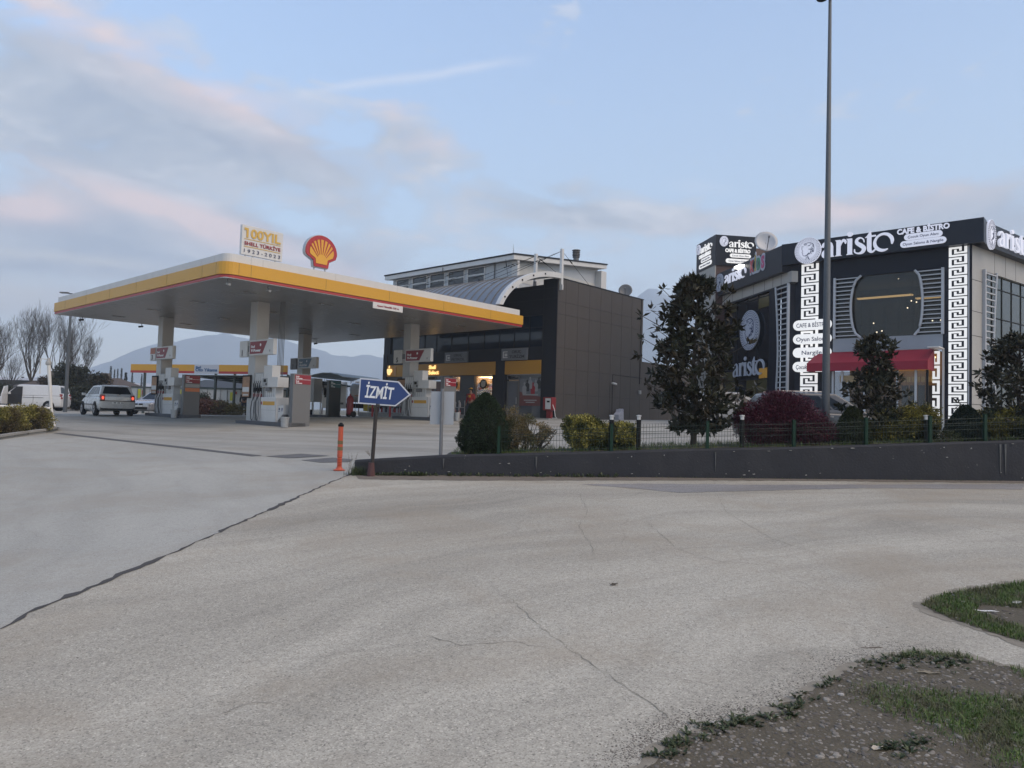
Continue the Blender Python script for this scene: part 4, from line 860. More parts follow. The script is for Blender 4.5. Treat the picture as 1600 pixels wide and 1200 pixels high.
# name boards above the band
for a, b, l2, py0, py1, lb in ((696, 731, 'PETROL', 567, 550.5, 'grey board reading ORUÇ PETROL above the orange band'), (784.5, 824.5, 'TURİZM', 563, 544.5, 'grey board reading ORUÇ TURİZM near the shop corner')):
    s0, s1 = S(a), S(b); z0, z1 = ZF((a+b)/2, py0), ZF((a+b)/2, py1)
    t = thing('name_board', lb, 'sign board', FSh.pt((s0+s1)/2, z0, 0), RS, 'grey name boards on the shop front')
    mb = MB(); FSh.box(mb, s0, s1, z0, z1, .03, .15); mk('panel', mb, mat('board_grey', (.16, .165, .175), .5, var=.08), t, world_=True, bevel=.01)
    h = z1-z0; w_ = s1-s0; mb = MB()
    FSh.box(mb, s0+.07*w_, s0+.25*w_, z0+h*.68, z0+h*.76, .15, .165); FSh.box(mb, s0+.07*w_, s0+.25*w_, z0+h*.2, z0+h*.28, .15, .165); FSh.box(mb, s0+.07*w_, s0+.11*w_, z0+h*.28, z0+h*.68, .15, .165)
    FSh.box(mb, s0+.14*w_, s0+.24*w_, z0+h*.35, z0+h*.58, .15, .162); mk('square_mark', mb, M_pwhite, t, world_=True)
    mb = MB(); letters(mb, FSh, 'ORUÇ', s0+.42*w_, z0+h*.58, h*.25, w_*.36, d=.151, bold=.01); letters(mb, FSh, l2, s0+.32*w_, z0+h*.18, h*.25, w_*.58, d=.151, bold=.01); mk('lettering', mb, M_txtk, t, world_=True)
# lit writing
M_warm = mat('warm_lit_lettering', (.9, .8, .5), .5, var=0, emit=(1.0, .66, .22), es=.42)
t = thing('shop_sign', 'glowing Shell Select lettering on the orange band', 'lit sign', FSh.pt(S(680), zo0, .1), RS)
mb = MB(); s0 = S(670.5); letters(mb, FSh, 'Shell', s0+.02, ZF(680, 576.5), .25, S(681)-s0, d=.08, t=.03, bold=.03); letters(mb, FSh, 'Select', s0, ZF(680, 585), .27, S(686.5)-s0, d=.08, t=.03, bold=.03); mk('lettering', mb, M_warm, t, world_=True)
t = thing('cup_sign', 'glowing orange cup symbol on the left end of the shop band', 'lit sign', FSh.pt(S(609), zo0, .1), RS)
cs, cz = S(609), ZF(609, 580.5); mb = MB()
FSh.poly(mb, [(cs-.22, cz+.17), (cs-.20, cz-.1), (cs-.1, cz-.26), (cs+.1, cz-.26), (cs+.18, cz-.12), (cs+.3, cz-.05), (cs+.32, cz+.1), (cs+.22, cz+.17)], .08, .13); mk('cup', mb, M_warm, t, world_=True)
mb = MB(); FSh.poly(mb, [(cs-.05, cz+.22), (cs+.04, cz+.22), (cs+.04, cz+.42), (cs-.03, cz+.36)], .08, .13); mk('steam', mb, M_warm, t, world_=True)
mb = MB(); FSh.box(mb, S(616), S(619.5), zo0+.05, zo1-.05, .061, .08); q = mk('thin_sign', mb, mat('band_strip', (.5, .26, .10), .4, var=.4, scale=14), shop, world_=True)
# vaulted metal overhang with ribs and a white end arch
M_zinc = mat('zinc_roof', (.20, .215, .24), .42, metal=.55, var=.15, scale=1.3, stretch=(.4, 3, 1))
PR = 5.1; z_hi, z_lo = ZT+.15, 5.75
def vault_pt(a, v, off=0.0):    # a 0 (low, out) .. 1 (high, at wall)
    t_ = R(18+72*a); u = -(PR+off)*(math.cos(t_))/math.cos(R(18)); z = z_lo+(z_hi+off-z_lo)*(math.sin(t_)-math.sin(R(18)))/(1-math.sin(R(18)))
    p = (CS[0]+UX*u-UY*v, CS[1]+UY*u+UX*v); return Vector((p[0], p[1], z))
mb = MB(); n_ = 18; V0, V1_ = .05, 15.6
mb.prism([vault_pt(k/n_, V0) for k in range(n_+1)]+[vault_pt(k/n_, V0, -.08) for k in range(n_, -1, -1)], [vault_pt(k/n_, V1_) for k in range(n_+1)]+[vault_pt(k/n_, V1_, -.08) for k in range(n_, -1, -1)])
mk('vaulted_roof', mb, M_zinc, shop, world_=True)
mb = MB()
for q in range(26):
    v = .5+.6*q; a_ = [vault_pt(k/n_, v, .05) for k in range(n_+1)]; b_ = [vault_pt(k/n_, v, 0) for k in range(n_, -1, -1)]; c_ = [vault_pt(k/n_, v+.035, .05) for k in range(n_+1)]; d_ = [vault_pt(k/n_, v+.035, 0) for k in range(n_, -1, -1)]
    mb.prism(a_+b_, c_+d_)
mk('roof_ribs', mb, M_gpl, shop, world_=True)
mb = MB(); mb.prism([vault_pt(k/n_, -.22, .08) for k in range(n_+1)]+[vault_pt(k/n_, -.22, -.22) for k in range(n_, -1, -1)], [vault_pt(k/n_, .06, .08) for k in range(n_+1)]+[vault_pt(k/n_, .06, -.22) for k in range(n_, -1, -1)])
ar = mk('arch_rim', mb, M_white, shop, world_=True)
for k in range(2, 17, 3):
    mb = MB(); p = vault_pt(k/n_, -.225, -.06); mb.box(p.x-.04, p.x+.04, p.y-.04, p.y+.04, p.z-.04, p.z+.04); mk('rim_bolt', mb, M_blk, ar, world_=True)
# upper block set back on the roof
M_pale = mat('pale_cladding', (.50, .49, .46), .5, var=.06, scale=2, dirt=.12)
M_shade = mat('grey_white_render', (.42, .44, .46), .5, var=.06, scale=2)
def PU(u, v, z): return Vector((CS[0]+UX*u-UY*v, CS[1]+UY*u+UX*v, z))
U0, U1, VA, VB = 1.5, 11.0, 5.0, 17.0; ZA, ZB = 10.15, 11.3
FB = Face((PU(U0, VA, 0).x, PU(U0, VA, 0).y), UY, -UX); FBs = Face((PU(U0, VA, 0).x, PU(U0, VA, 0).y), UX, UY)
mb = MB(); mb.hexa([PU(U0, VA, 7.5), PU(U1, VA, 7.5), PU(U1, VB, 7.5), PU(U0, VB, 7.5), PU(U0, VA, ZA-.3), PU(U1, VA, ZB-.3), PU(U1, VB, ZB-.3), PU(U0, VB, ZA-.3)]); mk('upper_block', mb, M_shade, shop, world_=True)
mb = MB(); mb.hexa([PU(U0-.5, VA-.6, ZA-.02), PU(U1+.4, VA-.6, ZB-.02), PU(U1+.4, VB+.5, ZB-.02), PU(U0-.5, VB+.5, ZA-.02), PU(U0-.5, VA-.6, ZA+.07), PU(U1+.4, VA-.6, ZB+.07), PU(U1+.4, VB+.5, ZB+.07), PU(U0-.5, VB+.5, ZA+.07)]); mk('roof_sheet', mb, M_anth, shop, world_=True)
mb = MB(); mb.hexa([PU(U0-.45, VA-.55, ZA-.32), PU(U1+.35, VA-.55, ZB-.3), PU(U1+.35, VB+.45, ZB-.3), PU(U0-.45, VB+.45, ZA-.32), PU(U0-.45, VA-.55, ZA-.03), PU(U1+.35, VA-.55, ZB-.03), PU(U1+.35, VB+.45, ZB-.03), PU(U0-.45, VB+.45, ZA-.03)]); mk('eaves', mb, M_white, shop, world_=True)
for q_ in ((9.2, 9.85, 7.6, ZB-.55, 0, .55), (-.02, .18, 7.9, ZA-.3, 0, .5)): mb = MB(); FBs.box(mb, *q_); mk('white_pier', mb, M_white, shop, world_=True)
mb = MB(); FBs.box(mb, .18, 9.2, 8.6, ZA-.33, 0, .02); mk('pale_panel', mb, M_pale, shop, world_=True)
mb = MB(); FBs.box(mb, 5.6, 6.5, 8.05, 8.45, .1, .55); q = mk('aircon_unit', mb, M_white, shop, world_=True, bevel=.02)
mb = MB(); FBs.box(mb, 5.75, 6.05, 8.15, 8.3, .55, .56); FBs.box(mb, 6.1, 6.35, 8.15, 8.3, .55, .56); mk('grille', mb, M_blk, q, world_=True)
for (a, b) in ((621, 639.5), (645.5, 667), (673, 694.5), (701, 725), (731.5, 756.5)):
    s0 = FB.hit(a, 440)[0]; s1 = FB.hit(b, 440)[0]
    for z0, z1 in ((FB.hit(745, 442)[1], FB.hit(745, 431)[1]), (FB.hit(745, 428.5)[1], FB.hit(745, 419)[1])):
        mb = MB(); FB.box(mb, s0, s1, z0, z1, -.02, .01); w = mk('window', mb, M_glassd, shop, world_=True)
        mb = MB(); FB.box(mb, s0-.07, s0, z0-.07, z1+.07, .0, .05); FB.box(mb, s1, s1+.07, z0-.07, z1+.07, .0, .05); FB.box(mb, s0, s1, z1, z1+.07, 0, .05); FB.box(mb, s0, s1, z0-.07, z0, 0, .05); mk('frame', mb, M_pwhite, w, world_=True)
mb = MB(); mb.tube([FB.pt(FB.hit(773, 440)[0], 7.8, .06), FB.pt(FB.hit(773, 440)[0], ZA-.1, .06)], .04, 6); mb.tube([FB.pt(-6, ZA-.1, .5), FB.pt(-6, ZA-.4, .5)], .03, 6); mk('gutter_pipe', mb, M_gpl, shop, world_=True)
# masts and stays
def mast(px, pyt, lb_v, u, v, zb0):
    p = PU(u, v, 0); ztop = ray(px, pyt).z*(p.y) 
    mb = MB(); F = Face((p.x, p.y), UX, UY); F.box(mb, -.09, .09, zb0, ztop, -.08, .08); F.box(mb, -.05, .05, zb0-.3, zb0, -.13, .13); mk('mast', mb, M_white, shop, world_=True, bevel=.01); return Vector((p.x, p.y, ztop-.12))
m1 = mast(866, 388.5, 0, .15, -.1, 7.6); m2 = mast(828, 396.5, 0, .25, 1.95, 8.0)
def stay(a, b, dots=3):
    mb = MB(); mb.tube([a, b], .012, 5)
    for k in range(dots):
        c = a+(b-a)*(.25+.04*k if (b-a).length < 6 else .18+.03*k); mb.tube([c-(b-a).normalized()*.06, c+(b-a).normalized()*.06], .035, 6)
    mk('stay_cable', mb, M_blk, shop, world_=True)
stay(m1, vault_pt(.42, 2.0)); stay(m2, vault_pt(.36, 4.2)); stay(m1, PU(3.4, 0.2, 8.05)); stay(m2, PU(1.2, .4, 8.1)); stay(m1, vault_pt(.18, 5.0)); stay(m2, vault_pt(.2, 8.0))
[stay(PU(U0-.45, v, ZA-.45), vault_pt(.42, v+3.2)) for v in (6.2, 8.6, 11.0, 13.4)]; [stay(PU(U0-.05, v, ZA-.9), vault_pt(.8, v+1.6), 2) for v in (7.0, 9.4, 11.8)]
stay(PU(U0-.4, VA+.2, ZA-.2), vault_pt(.95, 3.6))
p = PU(9.3, 4.7, 11.2); p = at(900, 410, p.y); t = thing('roof_vent', 'ribbed metal ventilation cowl on the high roof of the shop', 'vent', (p.x, p.y, ZB-.1))
mb = MB(); mb.lathe([(.2, 0), (.2, .25), (.27, .27), (.2, .36), (.3, .38), (.2, .48), (.3, .5), (.2, .6), (.3, .62), (.2, .72), (.3, .74), (.3, .8), (.05, .84)], n=14); mk('cowl', mb, M_gpl, t)
p = at(802, 392, 46); t = MB(); t.tube([(p.x, p.y, ZA), (p.x, p.y, ZA+.45), (p.x, p.y, ZA+.95)], [.03, .02, .006], 6); o = mk('lightning_rod', t, M_gpl); tag(o, 'thin lightning rod on the high roof corner of the shop', 'rod')
def dish(p, r, az, label, m):
    t = thing('satellite_dish', label, 'satellite dish', p, 0); n = 18; d = Vector((math.sin(R(az)), -math.cos(R(az)), .35)).normalized(); a = d.cross(Vector((0, 0, 1))).normalized(); b = a.cross(d)
    c = Vector((0, 0, r+.25)); L = []
    for q, k in ((.02, -.14), (.4, -.12), (.75, -.06), (1.0, 0), (1.0, .02), (.75, -.04), (.4, -.10), (.02, -.12)): L.append([c+d*(k*r*2)+(a*math.cos(2*PI*i/n)+b*math.sin(2*PI*i/n))*r*q for i in range(n)])
    mb = MB(); mb.loft(L); mk('reflector', mb, m, t, smooth=True)
    mb = MB(); mb.tube([(0, 0, 0), c-d*.28*r], .04, 6); mk('mount', mb, M_gpl, t)
    mb = MB(); mb.tube([c-b*r*.9, c+d*r*1.0-b*.2*r], .02, 6); mb.tube([c+d*r*.95-b*.2*r, c+d*r*1.1-b*.16*r], .05, 8); mk('receiver_arm', mb, M_gpl, t)
p = at(977, 463, PU(7.6, .8, 0).y); dish((p.x, p.y, ZT-.22), .46, -12, 'dark satellite dish behind the brown parapet of the shop', M_gpl)
# kerb step along the shop front
mb = MB(); FSh.box(mb, sL-1, 0, gS-.3, gS+.1, .03, 1.3); FSd.box(mb, -1.3, 0, gS-.3, gS+.1, 0.0, .6) ; o = mk('shop_pavement', mb, M_conc, kind='structure', bevel=.01)
# drink racks and packs at the shop front
M_pk = [mat('pack_white', (.42, .42, .45), .4, var=.3, scale=14), mat('pack_red', (.35, .03, .03), .4, var=.3, scale=14), mat('pack_dark', (.05, .05, .06), .4, var=.3, scale=14)]
t0 = None
for k, (a, b, lb) in enumerate(((590, 606, 'low wire rack of bottled drinks at the far left of the shop front'), (608, 622, 'low wire rack of bottled drinks left of the shop column'), (624, 640, 'low wire rack of bottled drinks behind the arrow sign tip'), (723, 733, 'small wire rack of bottles beside the red shirted person'))):
    s0, s1 = S(a), S(b); t = thing('drink_rack', lb, 'rack', FSh.pt((s0+s1)/2, gS+.1, .5), RS, 'drink racks along the shop front'); L = s1-s0
    zr = [gS+.15, gS+.62] 
    mb = MB()
    for z in zr: FSh.box(mb, s0, s1, z-.03, z, .3, .8)
    for s in (s0, s1-.04):
        for d in (.3, .76): FSh.box(mb, s, s+.04, gS+.1, gS+1.05, d, d+.04)
    mk('wire_frame', mb, M_steel, t, world_=True)
    n = max(3, int(L/.24))
    for row, z in enumerate(zr):
        for q in range(n):
            s = s0+L*(q+.12)/n; w_ = L*.76/n; h = .34; mb = MB()
            for u in range(2):
                cx_ = s+w_*(.25+.5*u); P_ = FSh.pt(cx_, z, .68); mb.lathe([(.05, 0), (.055, .02), (.055, .2), (.02, .3), (.022, h)], (P_.x, P_.y, P_.z), 6)
            o = mk('bottle_pair', mb, M_pk[(row+q+k) % 2 if (q*7+k) % 5 else 2]); tag(o, 'small pair of bottles standing on a wire drink rack at the shop front', 'bottles', 'bottles on the drink racks')
# red bollards in front of the racks
for px, lb in ((582, 'short red bollard left in front of the drink racks'), (609.5, 'short red bollard in the middle of the drink racks')):
    s = FSh.hit(px, 640, 1.6)[0]; p = FSh.pt(s, 0, 1.6); mb = MB(); mb.tube([(p.x, p.y, gz(p.x, p.y)), (p.x, p.y, gz(p.x, p.y)+.85)], .07, 10); o = mk('red_bollard', mb, mat('bollard_red', (.45, .03, .03), .45) if px < 600 else bpy.data.materials['bollard_red']); tag(o, lb, 'bollard', 'red bollards at the shop')
# air and water unit at the corner
s = FSh.hit(858, 640, .35)[0]; F = FSh.off(s, .35); t = thing('air_pump', 'red and white tyre air unit with pale hose at the shop corner', 'air pump', F.pt(0, gS+.1, 0), RS)
mb = MB(); F.box(mb, -.14, .2, gS+.1, gS+.55, -.1, .1); F.box(mb, -.32, .34, gS+.55, gS+1.3, -.2, .2); mk('housing', mb, M_nred, t, world_=True, bevel=.04)
mb = MB(); F.box(mb, -.12, .26, gS+.62, gS+1.24, .2, .22); q = mk('white_front', mb, M_pwhite, t, world_=True)
mb = MB(); F.box(mb, .0, .2, gS+1.0, gS+1.1, .22, .23); mk('display', mb, M_blk, q, world_=True)
mb = MB(); mb.tube([F.pt(.32, gS+.9, .1), F.pt(.5, gS+.6, .15), F.pt(.62, gS+.2, .2), F.pt(.75, gS+.12, .2), F.pt(.4, gS+.12, .2)], .022, 6); mk('hose', mb, M_pwhite, t, world_=True)
# ------------------------------------------------------------------ cafe building on the right
RR, LLc = (18.7, 29.0), (13.06, 34.05)
FF = Face(RR, UY, -UX); KD = (.1426, -.99); FK = Face(LLc, *KD); FE = Face(RR, .811, .585)
gA = gz(*RR)-.1; ZTA = 8.53; ZFB = 7.53
cafe = thing('cafe_building', 'black and pale grey two-storey café with white Greek key columns and lit aristo signs', 'building', (RR[0], RR[1], gA))
M_ink = mat('ink_cladding', (.007, .009, .017), .45, var=.08, scale=2, spec=.2)
M_ink2 = mat('ink_fascia', (.012, .015, .024), .4, var=.06, scale=1.5, spec=.25)
M_pal2 = mat('pale_panel', (.36, .345, .32), .45, var=.05, scale=2, dirt=.15)
M_gry2 = mat('blue_grey_panel', (.26, .28, .31), .45, var=.06, scale=1.2, dirt=.1)
M_lit = mat('lit_white', (.45, .45, .5), .5, var=0, emit=(.80, .84, 1.0), es=.18, spec=.2)
M_litb = mat('lit_bright_white', (.45, .45, .45), .5, var=0, emit=(1.0, 1.0, 1.0), es=.24, spec=.2)
M_silver = mat('silver_louvre', (.42, .43, .45), .5, metal=.1, var=.08)
M_wine = mat('awning_cloth', (.24, .009, .026), .75, var=.08, scale=4)
M_smoke = mat('smoked_glass', (.010, .014, .018), .04, var=0, spec=.6, alpha=.6)
sl = FF.hit(1228, 600)[0]
def SF(px, d=0): return FF.hit(px, 600, d)[0]
def ZFF(px, py, d=0): return FF.hit(px, py, d)[1]
W_ = lambda name, mb, m, par=None, **k: mk(name, mb, m, par or cafe, world_=True, **k)
# roof and hidden outer walls
mb = MB(); back = 13.0
poly = [FF.pt(0, 0, -.3), FF.pt(sl, 0, -.3), FK.pt(-back, 0, -.3), FE.pt(15, 0, -9), FE.pt(15, 0, -.3)]
mb.prism([(p.x, p.y, ZTA-.5) for p in poly], [(p.x, p.y, ZTA-.2) for p in poly]); W_('roof_slab', mb, M_ink)
# fascia boxes
mb = MB(); FF.box(mb, sl-.15, .45, ZFB, ZTA, -.3, .35); W_('front_fascia', mb, M_ink2)
mb = MB(); FK.box(mb, -9.6, .1, 7.22, ZTA-.02, -.3, .32); W_('side_fascia', mb, M_ink2)
mb = MB(); FE.box(mb, -.1, 15, ZFB, ZTA-.01, -.3, .33); W_('right_fascia', mb, M_ink2)
# front wall
zw1, zw0, zs0 = ZFF(1340, 431.7), ZFF(1340, 528), ZFF(1340, 549)
mb = MB(); FF.box(mb, sl, SF(1301), gA, ZFB, -.3, .0); W_('left_pier', mb, M_ink)
mb = MB(); FF.box(mb, SF(1473), -.0, gA, ZFB, -.3, .0); W_('right_pier', mb, M_ink)
mb = MB(); FF.box(mb, SF(1301), SF(1473), zw1, ZFB, -.3, -.02); W_('lintel', mb, M_ink)
mb = MB(); FF.box(mb, SF(1301), SF(1473), zs0, zw0, -.3, .03)
for px in (1413,): FF.box(mb, SF(px)-.01, SF(px)+.01, zs0, zw0, .03, .034)
W_('spandrel', mb, M_gry2, bevel=.01)
mb = MB(); FF.box(mb, SF(1512.5), SF(1514.5), gA, ZFB, 0, .05); W_('edge_trim', mb, M_silver)
# upper front window and dim room behind
a0, a1 = SF(1303.5), SF(1473)
mb = MB(); FF.box(mb, a0, a1, zw0, zw1, -.12, -.10); wf_ = W_('front_window', mb, M_smoke)
mb = MB(); FF.box(mb, a0, a1, zw0-.1, zw0, -4, -.3); FF.box(mb, a0, a1, zw0, zw1, -4.1, -4.0); FF.box(mb, a0, a1, zw1, zw1+.1, -4, -.3); FF.box(mb, a0-.1, a0, zw0, zw1, -4, -.3); FF.box(mb, a1, a1+.1, zw0, zw1, -4, -.3)
W_('dim_room', mb, mat('dim_room', (.11, .12, .125), .8, var=.25))
M_warm2 = mat('warm_strip', (.9, .8, .6), .5, var=0, emit=(1, .66, .28), es=.8); M_bulb = mat('bulb', (1, 1, 1), .5, var=0, emit=(1, .85, .6), es=3.0)
mb = MB(); FF.box(mb, a0+.1, a0+2.5, zw1-.55, zw1-.5, -3.2, -2.9); FF.box(mb, a0+2.6, a1-.2, zw1-.72, zw1-.67, -3.4, -3.1); W_('ceiling_strip', mb, M_warm2)
for (px, py) in ((1404, 435), (1424, 470), (1432, 472), (1418, 481), (1457, 501), (1470, 500), (1365, 505), (1378, 517), (1370, 519)):
    s, z = FF.hit(px, py, -1.5); p = FF.pt(s, z, -1.5); mb = MB(); mb.blob(p, .035, 6); b_ = W_('pendant_bulb', mb, M_bulb)
    if py < 480: mb = MB(); mb.tube([p, (p.x, p.y, zw1)], .006, 4); W_('cord', mb, M_blk, b_)
mb = MB()
for q in range(9): FF.box(mb, a0+.5+.62*q, a0+.62+.62*q, zw0, zw1-.9, -3.6, -3.55)
FF.box(mb, a0, a1, zw0+1.0, zw0+1.04, -3.55, -3.5); W_('inner_partition', mb, mat('partition', (.05, .06, .065), .6))
# side arcs with louvres
def arcs(F, s_left, s_right, z0, z1, bulge, off=0.0):
    zc = (z0+z1)/2; hz = (z1-z0)/2
    return zc, hz
zc_, hz_ = (zw0+zw1)/2, (zw1-zw0)/2
def arc_l(z): return SF(1345)-(SF(1345)-SF(1329))*math.sqrt(max(0, 1-((z-zc_)/hz_)**2))
def arc_r(z): return SF(1429)+(SF(1441.5)-SF(1429))*math.sqrt(max(0, 1-((z-zc_)/hz_)**2))
for nm, fn, edge in (('left_louvre', arc_l, a0), ('right_louvre', arc_r, a1)):
    t_ = None; mb = MB(); N_ = 15
    mb.tube([FF.pt(fn(zw0+(zw1-zw0)*k/14), zw0+(zw1-zw0)*k/14, .08) for k in range(15)], .055, 6); fr = W_('curved_rail', mb, M_silver)
    mb = MB(); FF.box(mb, edge-.05, edge+.05, zw0, zw1, .0, .12); W_('louvre_post', mb, M_silver)
    for k in range(N_):
        z = zw0+(zw1-zw0)*(k+.6)/N_; s = fn(z); mb = MB(); FF.box(mb, min(s, edge), max(s, edge), z-.02, z+.02, .03, .11); W_('louvre_slat', mb, M_silver)
# Greek key strips
def greek(F, s0, s1, ztop, zbot, m, d=.025, half=False, name='greek_key_strip', label=''):
    w = s1-s0; P = w*.67; n = int((ztop-zbot)/P); t = thing(name, label, 'wall ornament', F.pt((s0+s1)/2, zbot, 0), 0, 'lit white Greek key strips'); mb = MB()
    def b(x0, x1, y0, y1, z): F.box(mb, s0+w*x0, s0+w*x1, z-P*y1, z-P*y0, .0, d)
    if half: P = 0.62; n = int((ztop-zbot)/P)
    for k in range(n):
        z = ztop-P*k
        if half:
            b(0, 1, 0, .17, z); b(.62, 1, .17, .75, z); b(0, 1, .75, .91, z); b(0, .34, .36, .75, z); continue
        b(0, .155, 0, .90, z); b(.155, .70, 0, .175, z); b(.155, .84, .73, .90, z); b(.84, 1, -.10 if k else 0, .63, z)
        b(.56, .70, .175, .38, z)
        b(.29, .84, .48, .63, z); b(.29, .43, .25, .48, z); b(.84, 1, .73, .90, z)
    mk('key_pattern', mb, m, t, world_=True); return t
greek(FF, SF(1250.5), SF(1277.5), ZFB-.02, gA, M_litb, label='lit white Greek key strip on the left front pier, behind the pill signs')
greek(FF, SF(1482), SF(1511), ZFB-.02, gA, M_litb, label='lit white Greek key strip on the right front pier of the café')
g2 = greek(FF, SF(1457), SF(1468.5), zs0-.1, gA, M_litb, half=True, label='narrow lit Greek key strip just right of the wine red awning')
# pill signs
def pill(F, s0, s1, z0, z1, d, txt_, label, m=M_litb, nm='pill_sign', tw=.8, par=None, th=.06, tcol=None):
    r = (z1-z0)/2; zc = (z0+z1)/2; k = 8
    pts = [(s1-r+r*math.cos(R(-90+180*i/k)), zc+r*math.sin(R(-90+180*i/k))) for i in range(k+1)]+[(s0+r+r*math.cos(R(90+180*i/k)), zc+r*math.sin(R(90+180*i/k))) for i in range(k+1)]
    mb = MB(); F.poly(mb, pts, d, d+th)
    if par is None:
        t = thing(nm, label, 'lit sign', F.pt((s0+s1)/2, z0, d), 0, 'lit pill signs on the café'); mk('plate', mb, m, t, world_=True)
    else: t = par; mk('pill_plate', mb, m, t, world_=True)
    mb = MB(); L = (s1-s0)*tw; h = (z1-z0)*.42; lines = txt_.split('|')
    for i, q in enumerate(lines): letters(mb, F, q, s0+(s1-s0-L)/2, zc-h/2+(len(lines)-1)*.55*h-i*1.15*h, h*(1 if len(lines) == 1 else .8), L if len(lines) == 1 or i == 0 else L*.5, d=d+th, bold=.01)
    mk('lettering', mb, tcol or m_nav, t, world_=True); return t
for (y0, y1, s_, lb) in ((516, 500, 'CAFE & BİSTRO', 'topmost lit pill sign, reading CAFE & BİSTRO'), (537.5, 522, 'Oyun Salonu', 'second lit pill sign, reading Oyun Salonu'), (558.5, 543, 'Nargile', 'third lit pill sign, reading Nargile'), (581, 565, 'Çocuk Oyun Alanı', 'lowest lit pill sign by the awning, reading Çocuk Oyun Alanı')):
    pill(FF, SF(1236.5, .3), SF(1297, .3), ZFF(1250, y0, .3), ZFF(1250, y1, .3), .12, s_, lb, tw=.52 if s_ == 'Nargile' else .82)
# ---- aristo lettering as hand-drawn strokes (x-height 1)
def stroke(P, W):
    L_, R_ = [], []
    for i, (x, y) in enumerate(P):
        a, b = P[max(i-1, 0)], P[min(i+1, len(P)-1)]; d = Vector((b[0]-a[0], b[1]-a[1])).normalized(); w = W[i]/2
        L_.append((x-d.y*w, y+d.x*w)); R_.append((x+d.y*w, y-d.x*w))
    return L_+R_[::-1]
def smooth(P, W, k=3):
    oP, oW = [], []; n = len(P)
    for i in range(n-1):
        p0, p1, p2, p3 = P[max(i-1, 0)], P[i], P[i+1], P[min(i+2, n-1)]
        for j in range(k):
            t = j/k; f = lambda c: .5*((2*p1[c])+(-p0[c]+p2[c])*t+(2*p0[c]-5*p1[c]+4*p2[c]-p3[c])*t*t+(-p0[c]+3*p1[c]-3*p2[c]+p3[c])*t**3)
            oP.append((f(0), f(1))); oW.append(W[i]+(W[i+1]-W[i])*t)
    return oP+[P[-1]], oW+[W[-1]]
def sm(P, W): return stroke(*smooth(P, W))
def aristo_polys():
    o = []; A_ = lambda dx, L: o.extend([[(x+dx, y) for x, y in p] for p in L])
    A_(0, [sm([(.06, .66), (.14, .86), (.36, .97), (.56, .86), (.60, .66)], [.13, .14, .10, .17, .25]), [(.475, .66), (.725, .66), (.725, .10), (.80, .0), (.475, .0)],
           sm([(.52, .60), (.30, .48), (.12, .30), (.14, .08), (.32, .0), (.5, .10)], [.05, .09, .17, .18, .10, .05])])
    A_(.86, [[(.0, 1.0), (.32, 1.0), (.32, .06), (.42, 0), (-.02, 0), (.08, .06), (.08, .90)], sm([(.30, .62), (.38, .84), (.52, .96), (.62, .86), (.62, .72)], [.05, .10, .15, .14, .03])])
    A_(1.56, [[(-.02, 1.0), (.32, 1.0), (.32, .06), (.40, 0), (-.02, 0), (.06, .06), (.06, .92)], [(.19+.17*math.cos(R(a)), 1.28+.15*math.sin(R(a))) for a in range(0, 360, 30)]])
    A_(2.02, [sm([(.58, .66), (.53, .86), (.34, .97), (.15, .86), (.17, .66), (.40, .48), (.57, .30), (.50, .08), (.28, .0), (.04, .10), (.02, .30)], [.02, .07, .08, .14, .22, .26, .24, .18, .09, .08, .03])])
    A_(2.66, [[(.0, .92), (.12, 1.02), (.32, 1.32), (.36, 1.02), (.62, 1.02), (.62, .94), (.36, .94), (.36, .25), (.12, .25), (.12, .94)], sm([(.24, .30), (.27, .10), (.42, .0), (.60, .14)], [.24, .22, .10, .04])])
    c = (.62, .52); ang = [-20, 5, 30, 60, 95, 130, 165, 195, 225, 255, 280, 300]; wd_ = [.06, .17, .21, .18, .12, .10, .13, .18, .21, .18, .11, .03]
    A_(3.10, [sm([(c[0]+.50*math.cos(R(a)), c[1]+.50*math.sin(R(a))) for a in ang], wd_)])
    return o, 4.3
AP, AW = aristo_polys()
def aristo(F, s0, s1, z0, xh, d, par, m=M_lit, th=.06, skew=0.0, name='aristo_lettering'):
    k = (s1-s0)/AW; mb = MB()
    for i, p in enumerate(AP): F.poly(mb, [(s0+x*k, z0+y*xh+x*k*skew) for x, y in p], d+.0007*i, d+th+.002*i)
    return mk(name, mb, m, par, world_=True)
